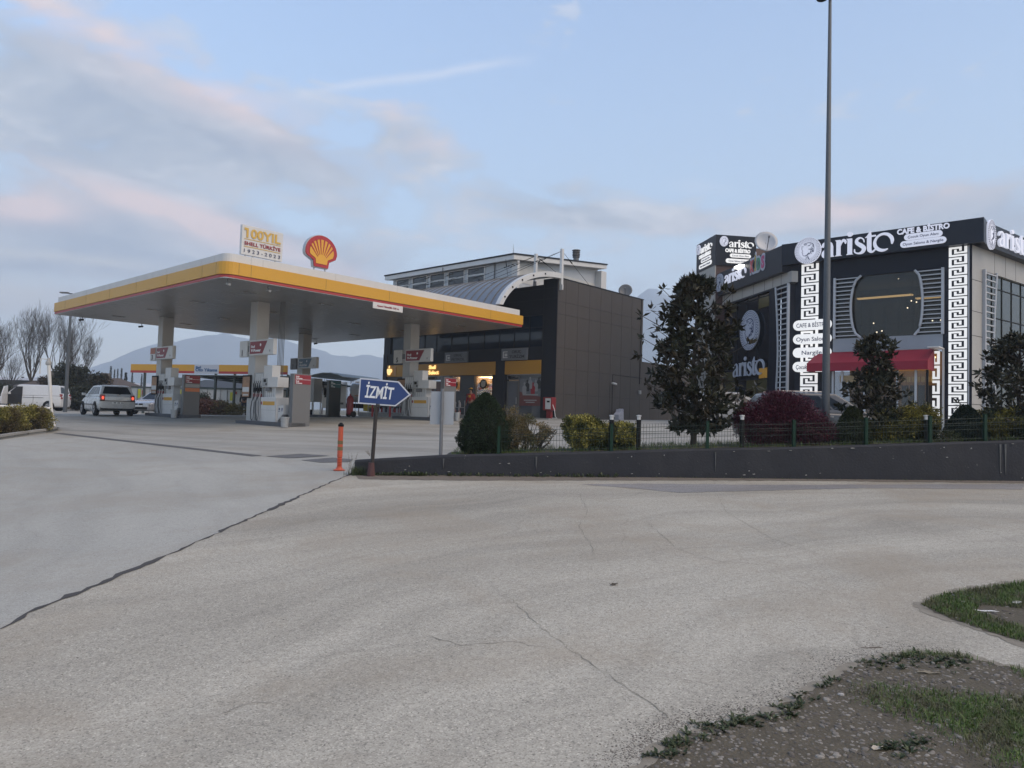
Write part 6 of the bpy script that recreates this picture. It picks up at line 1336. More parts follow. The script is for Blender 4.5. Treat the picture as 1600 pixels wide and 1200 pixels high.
conifer('low pointed dark conifer under the right Greek key pier', 1509, 13.9, 66, 631, 690, (.006, .013, .008), (.020, .034, .02), .9, 12000, 22)
conifer('low yellow-green conifer right of the lamp pole', 1331, 13.9, 58, 633, 690, (.012, .018, .006), (.045, .055, .015), .9, 11000, 23)
def bush(name, label, cat, pts, leafn, c1_, c2_, L=.03, w=.42, stems=10, loc=None, z0=0, seed=1, patch=None, group=None, airy=.0, mat_=None):
    """pts: ellipsoid clumps (x, y, z, rx, ry, rz) relative to loc"""
    global rnd; keep = rnd; rnd = random.Random(seed); t = plant(name, label, cat, loc, group); mb = MB()
    for k in range(stems):
        c = rnd.choice(pts); q = Vector((c[0]+rnd.gauss(0, c[3]*.45), c[1]+rnd.gauss(0, c[4]*.4), c[2]+rnd.uniform(-.2, .9)*c[5])); b = Vector((c[0]*.55+rnd.gauss(0, .04), c[1]*.5, 0))
        mb.tube([b, (b+q)/2+rv()*.05, q], [.012, .008, .004], 4)
    mk('stems', mb, M_bark, t); V_, F_ = [], []; tot = sum(c[3]*c[4]*c[5] for c in pts)
    for c in pts:
        for k in range(int(leafn*c[3]*c[4]*c[5]/tot)):
            u = rv(); r_ = (rnd.random()**(.36 if airy == 0 else .5))*(1+.34*NZ.noise(u*2.2+Vector((seed, 0, 0)))+.22*NZ.noise(u*5))*(1+max(0, rnd.gauss(-.05, .10))); p = Vector((c[0]+u.x*c[3]*r_, c[1]+u.y*c[4]*r_, c[2]+u.z*c[5]*r_))
            if p.z < .01: continue
            if airy and NZ.noise(p*5+Vector((0, 0, seed))) < -.1+airy*.3: continue
            leaf(V_, F_, p, (u+rv()*1.0+Vector((0, 0, .3))).normalized(), rv(), L*rnd.uniform(.7, 1.3), L*w*.5)
    rawmesh('foliage', V_, F_, mat_ or leafmat('leaf_%d' % seed, c1_, c2_, .5, .35, patch), t); rnd = keep; return t
GOLD = ((.09, .09, .02), (.52, .44, .11)); gp = ((.035, .045, .012), 4.0)
def B_(px, y): x, y = Bp(px, y); return (x, y, wtop(x)-.02)
sc_ = 13.8/FPX
bush('golden_euonymus', 'rounded golden and green bush behind the first green fence bay', 'shrub', [(-.14, 0, .34, .27, .3, .33), (.16, .02, .30, .26, .28, .28), (.38, 0, .24, .2, .2, .24), (-.33, 0, .42, .16, .16, .26), (0, .05, .48, .2, .2, .2), (.12, 0, .5, .12, .15, .14), (.62, 0, .28, .28, .26, .30), (.80, .05, .30, .18, .2, .26)], 30000, *GOLD, L=.042, w=.6, loc=B_(918, 13.8), seed=31, patch=gp, group='golden bushes')
bush('golden_euonymus', 'golden bush between the middle magnolia and the narrow key strip', 'shrub', [(-.38, .1, .28, .3, .3, .30), (0, 0, .36, .34, .3, .34), (.3, 0, .34, .24, .28, .38), (-.6, .1, .2, .24, .2, .2)], 22000, (.03, .036, .012), (.27, .22, .035), L=.042, w=.6, loc=B_(1422, 13.9), seed=32, patch=((.02, .028, .01), 2.5), group='golden bushes')
bush('golden_euonymus', 'golden bush at the right edge of the photo', 'shrub', [(-.3, 0, .26, .3, .3, .28), (.1, 0, .30, .34, .3, .28), (.55, 0, .3, .34, .3, .28), (.9, 0, .3, .3, .3, .3)], 26000, (.03, .036, .012), (.27, .22, .035), L=.042, w=.6, loc=B_(1567, 13.8), seed=33, patch=((.02, .028, .01), 2.5), group='golden bushes')
bush('dry_shrub', 'sprawling half-bare golden brown shrub right of the round conifer', 'shrub', [(-.2, 0, .42, .30, .26, .42), (.08, 0, .34, .36, .28, .34), (.36, 0, .36, .28, .24, .24), (.6, 0, .42, .18, .12, .08), (-.1, 0, .62, .2, .2, .22), (.18, 0, .6, .12, .15, .14)], 26000, (.09, .07, .03), (.28, .20, .09), L=.030, w=.5, stems=34, loc=B_(812, 13.8), seed=34, airy=.12, patch=((.07, .07, .025), 3.5))
bush('red_maple', 'dark red lace-leaf maple spreading over the fence beside the lamp pole', 'shrub', [(-.45, 0, .50, .42, .4, .34), (0, 0, .58, .52, .42, .38), (.45, 0, .42, .44, .4, .34), (-.65, 0, .42, .28, .3, .24), (.78, 0, .32, .26, .3, .22), (-.1, 0, .92, .34, .3, .14), (.1, 0, .74, .5, .3, .3), (.3, -.05, .2, .5, .3, .22), (-.4, 0, .2, .45, .3, .2)], 62000, (.020, .003, .009), (.105, .013, .034), L=.042, w=.34, stems=40, loc=B_(1222, 13.9), seed=35)
bush('small_weed_shrub', 'low weedy shrub under the right magnolia', 'shrub', [(0, 0, .1, .25, .2, .12)], 900, (.03, .04, .015), (.08, .09, .03), L=.03, loc=B_(1480, 13.6), seed=36)
# ------------------------------------------------------------------ green mesh fence on the wall
M_fg = mat('fence_green', (.008, .032, .019), .5, var=.12, spec=.2); M_fw = mat('fence_wire', (.012, .03, .022), .5, var=0)
px_posts = [779, 955, 1105, 1240, 1353, 1453, 1539, 1625, 1700]
fence = thing('mesh_fence', 'low dark green wire mesh fence with posts along the retaining wall', 'fence', FW.pt(4, wtop(FW.pt(4, 0, 0).x), -.16))
ps = [FW.hit(p, 700, -.16)[0] for p in px_posts]; FHt = .47
for i, s in enumerate(ps):
    p = FW.pt(s, 0, -.16); z = wtop(p.x); mb = MB(); FW.box(mb, s-.026, s+.026, z-.03, z+FHt+.02, -.186, -.134); FW.box(mb, s-.03, s+.03, z+FHt+.02, z+FHt+.03, -.19, -.13)
    FW.box(mb, s-.05, s+.05, z-.005, z+.006, -.21, -.11); mk('post', mb, M_fg, fence, world_=True)
for a, b in zip(ps[:-1], ps[1:]):
    mb = MB(); n = int((b-a)/.052)
    za, zb = wtop(FW.pt(a, 0, 0).x), wtop(FW.pt(b, 0, 0).x); zz = lambda s: za+(zb-za)*(s-a)/(b-a)
    def wire(s0, z0, s1, z1, d=-.16, r=.0024): mb.tube([FW.pt(s0, z0, d), FW.pt(s1, z1, d)], r, 4)
    for k in range(1, n): s = a+(b-a)*k/n; wire(s, zz(s)+.03, s, zz(s)+FHt+.01)
    for h in (.05, .22, .30, .42): wire(a, za+h, b, zb+h, -.155, .0034)
    wire(a, za+.34, b, zb+.34, -.14, .0034); mk('wire_panel', mb, M_fw, fence, world_=True)
# bollard lamps in the bed
t0 = None
for k, (px, yt, lb) in enumerate(((955, 650, 'black bollard lamp with white cap beside the first golden bush'), (997.5, 650, 'black bollard lamp with white cap standing clear in the fence bay'), (1159, 650, 'black bollard lamp half hidden left of the red maple'), (1447, 650, 'black bollard lamp half hidden in the golden bush by the key strip'))):
    x, y = Bp(px, 13.55); z = wtop(x)-.02; H = ray(px, 650).z*y-z
    t = thing('bollard_lamp', lb, 'lamp', (x, y, z), 0, 'black bollard lamps in the bed'); mb = MB(); mb.lathe([(.045, 0), (.045, H-.1), (.048, H-.09), (.048, H-.07), (.03, H-.07)], n=12); mk('shaft', mb, M_blk, t)
    mb = MB()
    for q in range(4): a = PI/4+q*PI/2; mb.box(math.cos(a)*.03-.008, math.cos(a)*.03+.008, math.sin(a)*.03-.008, math.sin(a)*.03+.008, H-.07, H); 
    mb.lathe([(.036, H-.07), (.036, H-.005)], n=10); mb.lathe([(.05, H-.005), (.05, H+.012), (.01, H+.02)], n=12); mk('white_cap', mb, M_pwhite, t)
# ------------------------------------------------------------------ lamp pole
x, y = Bp(1289.5, 14.0); z = wtop(x)-.05; lp = thing('lamp_pole', 'tall tapered grey lamp pole rising out of the frame beside the red maple', 'street lamp', (x, y, z))
M_pole = mat('weathered_zinc', (.085, .095, .105), .65, metal=.15, var=.35, scale=30, bump=.1)
mb = MB(); mb.lathe([(.078, 0), (.074, 1.0), (.028, 9.2)], n=12); mk('pole', mb, M_pole, lp, smooth=True)
mb = MB(); mb.box(-.15, .15, -.15, .15, -.02, .03); mk('base_plate', mb, M_steel, lp)
mb = MB(); mb.tube([(0, 0, 8.9), (-.05, -.1, 9.25), (-.12, -.15, 9.4)], .03, 6); a_ = mk('arm', mb, M_pole, lp)
pz = ray(1276, 0).z*y-z; mb = MB(); mb.blob((-.165, -.02, pz+.04), (.12, .12, .07), 12); mk('lamp_head', mb, M_blk, lp, smooth=True)
mb = MB(); mb.tube([(0, 0, pz+.05), (-.08, -.01, pz+.11)], .02, 6); mk('side_bracket', mb, M_pole, lp)
# ------------------------------------------------------------------ signs and post by the driveway mouth
M_rust = mat('rusty_pole', (.030, .025, .023), .8, var=.5, scale=10); M_blue = mat('sign_blue', (.018, .045, .16), .4, var=.06, scale=4, dirt=.05)
b0 = at(580, 741, 12.75); YS = 12.62
t = thing('arrow_sign', 'leaning blue arrow-shaped road sign reading İZMİT', 'road sign', (b0.x, 12.75, gz(b0.x, 12.75)))
top = at(591, 594, 12.75); mb = MB(); mb.tube([(b0.x, 12.75, gz(b0.x, 12.75)-.1), (top.x, 12.75, top.z)], .034, 10); mk('pole', mb, M_rust, t, world_=True)
FI = Face((0, YS), 1, -.04); P = [(562.3, 590.3), (622.8, 595.8), (641.8, 617), (618, 635), (559.2, 630.6)]
q = [FI.hit(*p) for p in P]; mb = MB(); FI.poly(mb, q, -.012, 0); mk('white_border', mb, mat('sign_white', (.56, .57, .60), .4, var=.05, dirt=.08), t, world_=True)
c = (sum(p[0] for p in q)/5, sum(p[1] for p in q)/5); q2 = []
for i in range(5):
    a, b, d = Vector(q[i-1]), Vector(q[i]), Vector(q[(i+1) % 5]); e1, e2 = (a-b).normalized(), (d-b).normalized(); bis = (e1+e2).normalized(); sn = abs(e1.x*e2.y-e1.y*e2.x); h_ = .024/max(.2, math.sqrt((1-e1.dot(e2))/2)); q2.append(tuple(b+bis*h_))
mb = MB(); FI.poly(mb, q2, .0005, .003); mk('blue_field', mb, M_blue, t, world_=True)
v, f, e = txt_mesh('İZMİT', .02); xs = [p[0] for p in v]; x0, x1 = min(xs), max(xs)
A0, A1, At = Vector(FI.hit(570, 620.5)), Vector(FI.hit(613.5, 624.0)), Vector(FI.hit(573.2, 600.5))
mb = MB(); ex, ey = (A1-A0)/(x1-x0), (At-A0)/.73*.94; ncap = len(v)
P3 = [FI.pt(*(A0+ex*(p[0]-x0)+ey*p[1]), .0055) for p in v]+[FI.pt(*(A0+ex*(p[0]-x0)+ey*p[1]), .003) for p in v]
mb.add(P3, list(f)+[(a, b, b+ncap, a+ncap) for a, b in e]); mk('lettering', mb, M_txtw, t, world_=True)
mb = MB(); s, z = FI.hit(590, 631); FI.box(mb, s-.03, s+.04, z-.06, z+.02, -.06, .0); mk('clamp', mb, M_rust, t, world_=True)
mb = MB(); mb.tube([(b0.x-.0, 12.73, gz(b0.x, 12.7)+.0), (b0.x, 12.73, gz(b0.x, 12.7)+.24)], [.075, .05], 10); mk('red_foot', mb, mat('red_brown_paint', (.08, .035, .035), .8, var=.4, scale=12), t, world_=True)
# blank back of a sign panel
b0 = at(688.5, 713, 13.35); t = thing('blank_sign', 'pale rectangular sign seen from behind on a grey pole', 'road sign', (b0.x, 13.35, gz(b0.x, 13.35)))
tp = at(691.5, 607.5, 13.35); mb = MB(); mb.tube([(b0.x, 13.35, gz(b0.x, 13.35)-.1), (tp.x, 13.35, tp.z)], .033, 10); mk('pole', mb, mat('grey_pole', (.17, .175, .185), .5, metal=.3, var=.2, scale=12), t, world_=True)
FB_ = Face((0, 13.40), 1, 0); q = [FB_.hit(*p) for p in ((674, 611.5), (710, 612), (708.5, 663.5), (671.5, 663))]; mb = MB(); FB_.poly(mb, q, -.012, 0); mk('panel', mb, mat('panel_back', (.34, .36, .385), .45, var=.05, dirt=.05), t, world_=True)
# orange flexible post
g = G(530, 735); t = thing('lane_post', 'upright orange flexible post with black cap at the driveway mouth', 'traffic post', g); H = (735-661)/FPX*g.y
M_or = mat('orange_plastic', (.50, .085, .035), .5, var=.14, scale=9, dirt=.15); mb = MB()
pr = [(.11, 0), (.115, .012), (.07, .03), (.05, .06)]
for k in range(6): pr += [(.052, .07+.03*k), (.042, .078+.03*k), (.042, .09+.03*k)]
pr += [(.05, .26), (.046, H*.93)]; mb.lathe(pr, n=16); mk('body', mb, M_or, t)
mb = MB(); mb.lathe([(.05, H*.92), (.055, H*.93), (.055, H*.965), (.035, H*.975), (.03, H), (.01, H*1.005)], n=14); mk('black_cap', mb, M_blk, t)
for z in (.42, .55):
    mb = MB(); mb.lathe([(.050, H*z), (.050, H*(z+.075))], n=16); mk('worn_band', mb, mat('olive_band', (.16, .12, .05), .6, var=.5, scale=20), t)
# dry weed at the wall end
def drystalk(px, py, H, lb):
    g = G(px, py); t = plant('dry_weed', lb, 'weed', g); mb = MB(); V_, F_ = [], []
    for k in range(7):
        a = rv()*.12; tp = Vector((a.x, a.y*.5, H*rnd.uniform(.6, 1))); mb.tube([(rnd.uniform(-.02, .02), 0, 0), tp*.5+rv()*.01, tp], [.003, .002, .0012], 3)
        for i in range(16): leaf(V_, F_, tp*rnd.uniform(.35, 1)+rv()*.015, rv(), rv(), .018, .004)
    mk('stalks', mb, mat('dry_stalk', (.16, .13, .09), .9) if 'dry_stalk' not in bpy.data.materials else bpy.data.materials['dry_stalk'], t); rawmesh('seed_heads', V_, F_, bpy.data.materials['dry_stalk'], t)
drystalk(550, 740, .42, 'thin dry weed stalk at the end of the retaining wall'); drystalk(578, 712, .15, 'tiny dry tuft behind the foot of the arrow sign')
# ------------------------------------------------------------------ vehicles (local frame: +x forward, +y left)
M_tyre = mat('tyre', (.012, .012, .013), .8, var=.1, spec=.2); M_rim = mat('alloy', (.30, .30, .31), .35, metal=.6, var=.1)
M_cglass = mat('car_glass', (.010, .012, .015), .08, var=0, spec=.25); M_plate = mat('plate', (.55, .55, .53), .5, var=.1)
M_tail = mat('tail_light_on', (.4, .02, .02), .3, var=0, emit=(1, .10, .05), es=.55); M_tail0 = mat('tail_light', (.20, .01, .01), .25, var=.1); M_head = mat('head_light', (.45, .47, .5), .15, var=.1)
def bil(q, u, v): return (Vector(q[0])*(1-u)+Vector(q[1])*u)*(1-v)+(Vector(q[3])*(1-u)+Vector(q[2])*u)*v
def pane(name, q, pts, m, par, off=.008, th=.004):
    nrm = (Vector(q[1])-Vector(q[0])).cross(Vector(q[3])-Vector(q[0])).normalized(); mb = MB()
    P = [bil(q, u, v) for u, v in pts]; mb.prism([p+nrm*off for p in P], [p+nrm*(off-th-.02) for p in P]); return mk(name, mb, m, par)
def wheel(par, x, y, r, side):
    mb = MB(); mb.tube([(x, y-side*.10, r), (x, y+side*.10, r)], r, 20); w = mk('wheel', mb, M_tyre, par, bevel=.02)
    mb = MB(); mb.tube([(x, y+side*.09, r), (x, y+side*.106, r)], r*.62, 16); mk('rim', mb, M_rim, w)
    mb = MB(); mb.tube([(x, y+side*.1, r), (x, y+side*.112, r)], r*.16, 8)
    for k in range(5):
        a = 2*PI*k/5+.3; c = Vector((x+math.cos(a)*r*.42, y+side*.108, r+math.sin(a)*r*.42)); mb.blob(c, (r*.09, .004, r*.16), 6)
    mk('rim_holes', mb, M_tyre, w)
def body_loft(st, n=0):
    L_ = []
    for x, w, zb, zs, zt in st:
        half = [(w*.90, zb), (w*.99, zb+.10), (w, (zb+zs)/2), (w*.985, zs), (w*.90, zt-.02), (w*.55, zt+.01)]
        L_.append([(x, y, z) for y, z in half]+[(x, -y, z) for y, z in half[::-1]])
    mb = MB(); mb.loft(L_); return mb
def make_car(label, cat, name, loc, rz, paint, st, cab, whl, r=.31, group=None, lights_on=False, kind='hatch', plate=True):
    """cab = (base x0, x1, half width, z), (roof x0, x1, half width, z)"""
    t = thing(name, label, cat, loc, rz, group); L2 = st[-1][0]
    body = mk('body', body_loft(st), paint, t, smooth=False, bevel=.03)
    for p_ in body.data.polygons: p_.use_smooth = True
    (bx0, bx1, bw, bz), (rx0, rx1, rw, rz_) = cab
    B = [(bx0, -bw, bz-.05), (bx1, -bw, bz-.05), (bx1, bw, bz-.05), (bx0, bw, bz-.05)]; T = [(rx0, -rw, rz_), (rx1, -rw, rz_), (rx1, rw, rz_), (rx0, rw, rz_)]
    mb = MB(); mb.loft([B, T, [(rx0+.18, -rw+.12, rz_+.035), (rx1-.15, -rw+.12, rz_+.03), (rx1-.15, rw-.12, rz_+.03), (rx0+.18, rw-.12, rz_+.035)]]); c = mk('cabin', mb, paint, t, bevel=.035)
    fr = [B[1], B[2], T[2], T[1]]; re = [B[3], B[0], T[0], T[3]]; ri = [B[0], B[1], T[1], T[0]]; le = [B[2], B[3], T[3], T[2]]
    pane('windscreen', fr, [(.06, .12), (.94, .12), (.93, .92), (.07, .92)], M_cglass, t)
    if kind != 'panel_van':
        pane('rear_window', re, [(.07, .26), (.93, .26), (.90, .90), (.10, .90)], M_cglass, t)
        for q, fl in ((ri, 0), (le, 1)):
            for a, b in (((.10, .16, .44), (.16, .44)), ((.47, .78), (.48, .80))) if False else (((.09, .42), (.13, .43)), ((.46, .70), (.46, .70)), ((.73, .90), (.73, .84))):
                P = [(a[0], .2), (a[1], .2), (b[1], .88), (b[0], .88)]
                if fl: P = [(1-u, v) for u, v in P][::-1]
                pane('side_window', q, P, M_cglass, t)
    for x in whl:
        for s in (-1, 1):
            w_ = max(w for xx, w, *_ in st)
            mb = MB(); mb.tube([(x, s*(w_-.12), r+.02), (x, s*(w_+.004), r+.02)], r+.055, 20); mk('wheel_arch', mb, M_blk, t); wheel(t, x, s*(w_-.07), r, s)
    for s in (-1, 1):
        mb = MB(); mb.box(bx1-.42, bx1-.30, s*(bw+.02) if s > 0 else s*(bw+.20), s*(bw+.20) if s > 0 else s*(bw+.02), bz, bz+.13); mk('mirror', mb, paint, t, bevel=.02)
    return t, (fr, re, ri, le)
M_cwhite = mat('white_car_paint', (.56, .56, .56), .25, var=.03, coat=.6, dirt=.06); M_csilver = mat('beige_white_paint', (.43, .425, .41), .28, var=.03, coat=.6, dirt=.06)
M_cgrey = mat('grey_car_paint', (.05, .053, .06), .3, metal=.2, var=.05, coat=.25)
def Lg(az): return R(90-az)     # heading given clockwise from the viewing direction -> z rotation of +x
def rear_kit(t, x, w, zb, on, z_l=(.78, 1.02), plate_z=.62, bump=True):
    for s in (-1, 1):
        y0 = s*w*.93; y1 = s*w*.70
        mb = MB(); mb.hexa([(x+.10, y0*1.045, z_l[0]), (x-.015, y0, z_l[0]), (x-.02, y1, z_l[0]), (x+.12, y1, z_l[0]), (x+.12, y0*1.03, z_l[1]), (x+.02, y0*.98, z_l[1]), (x+.0, y1, z_l[1]), (x+.12, y1, z_l[1])]); q = mk('tail_light', mb, M_tail0, t, bevel=.015)
        mb = MB(); ym = (y0+y1)/2; mb.blob((x-.012, ym, (z_l[0]*.55+z_l[1]*.45)), (.02, .055, .075), 8); mk('lamp_glow', mb, M_tail if on else M_head, q, smooth=True)
    mb = MB(); mb.box(x-.035, x-.02, -.26, .26, plate_z, plate_z+.11); q = mk('number_plate', mb, M_plate, t)
    mb = MB(); F = Face((x-.036, .22), 0, -1); [F.box(mb, .04+.055*k, .075+.055*k, plate_z+.03, plate_z+.085, 0, .003) for k in (0, 1, 3, 4, 6, 7)]; mk('plate_characters', mb, M_blk, q)
    if bump: mb = MB(); mb.box(x-.03, x+.05, -w*.96, w*.96, plate_z+.13, plate_z+.16); mk('bumper_strip', mb, M_blk, t)
# white hatchback, seen from behind
x, y = -20.3, 35.9
st = [(-1.93, .70, .42, .70, .90), (-1.88, .79, .30, .78, .95), (-1.5, .82, .24, .84, .96), (-.6, .825, .20, .86, .95), (.6, .825, .20, .86, .93), (1.15, .81, .20, .80, .90), (1.65, .77, .24, .70, .80), (1.86, .70, .30, .60, .70), (1.93, .56, .36, .50, .60)]
hb, fc = make_car('white hatchback with glowing tail lights seen from behind near the left column', 'car', 'parked_car', (x, y, gz(x, y)), Lg(-43), M_csilver, st, ((-1.84, .98, .79, .95), (-1.45, .20, .60, 1.44)), (-1.22, 1.2), .30)
rear_kit(hb, -1.93, .80, .3, True, (.72, 1.0), .56)
mb = MB(); mb.tube([(-1.915, 0, .98), (-1.93, 0, .98)], .045, 12); mk('round_badge', mb, M_rim, hb)
mb = MB(); mb.tube([(-1.86, .02, 1.0), (-1.78, -.22, 1.06)], .012, 5); mk('wiper', mb, M_blk, hb)
mb = MB(); mb.box(-1.2, 1.0, .825, .84, .50, .54); mb.box(-1.2, 1.0, -.84, -.825, .50, .54); mk('side_strip', mb, M_blk, hb)
mb = MB(); mb.box(-1.90, -1.84, -.72, .72, .27, .40); mk('lower_bumper', mb, M_blk, hb)
# white panel van with its front door open
x, y = at(50, 640, 51)[:2]
st = [(-2.18, .82, .38, .95, 1.05), (-2.12, .89, .28, .98, 1.12), (-1.2, .905, .24, .98, 1.12), (.6, .905, .24, .96, 1.08), (1.35, .89, .24, .92, 1.03), (1.85, .84, .26, .80, .92), (2.1, .76, .3, .62, .76), (2.2, .6, .36, .52, .62)]
vn, fc = make_car('white panel van with its front door standing open at the far left', 'van', 'panel_van', (x, y, gz(x, y)), Lg(-101), M_cwhite, st, ((-2.12, 1.42, .87, 1.1), (-1.98, .62, .74, 1.78)), (-1.40, 1.35), .32, kind='panel_van')
fr, re, ri, le = fc
rear_kit(vn, -2.18, .90, .3, False, (.85, 1.2), .62, False)
pane('rear_window', re, [(.10, .28), (.46, .28), (.46, .88), (.12, .88)], M_cglass, vn); pane('rear_window', re, [(.54, .28), (.90, .28), (.88, .88), (.54, .88)], M_cglass, vn)
mb = MB(); mb.box(.30, 1.22, .86, .915, .42, 1.1); mb.hexa([(.30, .84, 1.1), (1.22, .84, 1.1), (1.22, .90, 1.1), (.30, .90, 1.1), (.34, .72, 1.66), (.72, .72, 1.66), (.72, .80, 1.66), (.34, .80, 1.66)]); mk('door_opening', mb, mat('van_interior', (.012, .012, .014), .8, var=.3), vn)
mb = MB(); mb.box(1.18, 1.24, .92, 1.78, .42, 1.08); mb.hexa([(1.18, .95, 1.08), (1.24, .95, 1.08), (1.24, 1.74, 1.08), (1.18, 1.74, 1.08), (1.18, .95, 1.70), (1.24, .95, 1.70), (1.24, 1.45, 1.62), (1.18, 1.45, 1.62)]); mk('open_door', mb, M_cwhite, vn, bevel=.015)
mb = MB(); mb.box(-1.05, .25, .903, .913, .90, .93); mb.box(-.42, -.40, .90, .912, .45, 1.05); mk('sliding_rail', mb, M_gpl, vn)
mb = MB(); mb.box(.35, .75, -.3, .35, .5, 1.25); mk('seat', mb, M_gpl, vn, bevel=.05)
# pale saloon facing the camera, half hidden by the left pump
x, y = at(250, 640, 47)[:2]
st = [(-2.2, .70, .4, .8, .95), (-2.1, .84, .28, .86, 1.0), (-1.0, .885, .22, .88, .98), (.8, .885, .2, .88, .95), (1.5, .86, .2, .80, .88), (2.0, .80, .22, .66, .76), (2.2, .70, .28, .55, .66)]
sl_, fc = make_car('pale silver saloon facing forward, half hidden behind the left pump', 'car', 'parked_car', (x, y, gz(x, y)), Lg(-172), mat('silver_blue_paint', (.34, .35, .38), .25, metal=.3, var=.04, coat=.6), st, ((-1.75, 1.0, .80, .96), (-1.0, .25, .62, 1.42)), (-1.4, 1.4), .32)
for s in (-1, 1):
    mb = MB(); mb.box(2.08, 2.2, s*.78 if s < 0 else .44, -.44 if s < 0 else .78, .62, .72); mk('headlight', mb, M_head, sl_, bevel=.02)
    mb = MB(); mb.box(2.17, 2.215, s*.3 if s < 0 else .04, -.04 if s < 0 else .3, .58, .68); mk('grille', mb, M_blk, sl_, bevel=.01)
mb = MB(); mb.box(2.15, 2.22, -.62, .62, .30, .46); mk('air_intake', mb, M_blk, sl_, bevel=.01); mb = MB(); mb.box(2.2, 2.225, -.26, .26, .47, .57); mk('number_plate', mb, M_plate, sl_)
# dark grey car parked before the cafe, behind the maple
x, y = at(1275, 640, 20.2)[:2]
st = [(-2.15, .72, .42, .85, 1.0), (-2.05, .86, .3, .92, 1.04), (-1.0, .90, .24, .94, 1.03), (.8, .90, .22, .93, 1.0), (1.5, .87, .22, .84, .93), (2.0, .80, .25, .70, .8), (2.17, .68, .3, .55, .68)]
gc_, fc = make_car('dark grey car parked in front of the café behind the maple and lamp pole', 'car', 'parked_car', (x, y, gz(x, y)), Lg(92), M_cgrey, st, ((-1.95, 1.12, .84, 1.01), (-1.5, .28, .66, 1.50)), (-1.35, 1.35), .33)
for s in (-1, 1):
    mb = MB(); mb.tube([(-1.3, s*.60, 1.55), (.1, s*.60, 1.55)], .018, 6); mk('roof_rail', mb, M_rim, gc_); mb = MB(); mb.box(-.1, .12, s*.905 if s > 0 else -.925, .925 if s > 0 else -.905, .86, .90); mk('door_handle', mb, M_rim, gc_)
x, y = at(1140, 655, 33)[:2]
wc_, fc = make_car('white car glimpsed between the tallest magnolia and the maple', 'car', 'parked_car', (x, y, gz(x, y)), Lg(80), mat('soft_grey_paint', (.26, .26, .26), .3, var=.05), st, ((-1.95, 1.12, .84, 1.01), (-1.5, .28, .66, 1.46)), (-1.35, 1.35), .33)
# white tanker lorry behind the pumps
x, y = at(566, 645, 56)[:2]; tk = thing('tanker_truck', 'white fuel tanker lorry standing behind the dark price pillar', 'truck', (x, y, gz(x, y)), Lg(-100))
mb = MB(); mb.loft([[(3.0, -1.15, .55), (3.0, 1.15, .55), (3.0, 1.15, 1.5), (2.82, 1.12, 2.55), (2.82, -1.12, 2.55), (3.0, -1.15, 1.5)], [(1.2, -1.15, .55), (1.2, 1.15, .55), (1.2, 1.15, 1.5), (1.2, 1.12, 2.6), (1.2, -1.12, 2.6), (1.2, -1.15, 1.5)]]); mk('cab', mb, M_cwhite, tk, bevel=.06)
mb = MB(); mb.hexa([(1.9, 1.13, 1.35), (2.85, 1.13, 1.35), (2.85, 1.165, 1.35), (1.9, 1.165, 1.35), (1.9, 1.10, 2.2), (2.65, 1.10, 2.2), (2.65, 1.15, 2.2), (1.9, 1.15, 2.2)]); mk('side_window', mb, M_cglass, tk)
mb = MB(); mb.box(2.9, 3.02, -1.0, 1.0, 1.5, 2.3); mk('windscreen', mb, M_cglass, tk)
mb = MB(); mb.box(2.7, 2.86, 1.25, 1.4, 1.5, 2.1); mk('mirror', mb, M_blk, tk); mb = MB(); mb.box(1.4, 2.2, 1.16, 1.18, .85, 1.0); mk('cab_step', mb, M_gpl, tk)
mb = MB(); mb.loft([[(x_, 1.12*k*math.cos(a), 1.85+.78*k*math.sin(a)) for a in [q*PI/10 for q in range(20)]] for x_, k in ((.95, .80), (.85, .97), (.7, 1), (-3.7, 1), (-3.85, .97), (-3.95, .80))]); mk('tank', mb, M_cwhite, tk, smooth=False)
mb = MB(); mb.box(-3.6, .6, -.3, .3, 2.60, 2.68); [mb.lathe([(.18, 2.66), (.18, 2.74), (.05, 2.78)], (x_, 0, 0), 10) for x_ in (-3.2, -2.2, -1.2, -.2)]; mb.box(-3.7, .7, .9, .93, 2.35, 2.40); mk('tank_walkway', mb, M_pwhite, tk)
mb = MB(); mb.box(-3.9, 3.0, -.45, .45, .6, .95); mk('chassis', mb, M_blk, tk)
for x_ in (2.2, -1.9, -3.0):
    for s in (-1, 1): wheel(tk, x_, s*1.0, .48, s)
mb = MB(); mb.box(-1.0, -.1, 1.0, 1.15, .4, 1.0); mk('yellow_tank_box', mb, mat('yellow_box', (.45, .36, .03), .5, var=.2), tk, bevel=.03)
mb = MB(); mb.tube([(-3.5, 1.13, 1.55), (.6, 1.13, 1.55)], .03, 6); mk('orange_line', mb, mat('orange_line', (.5, .2, .03), .5), tk)
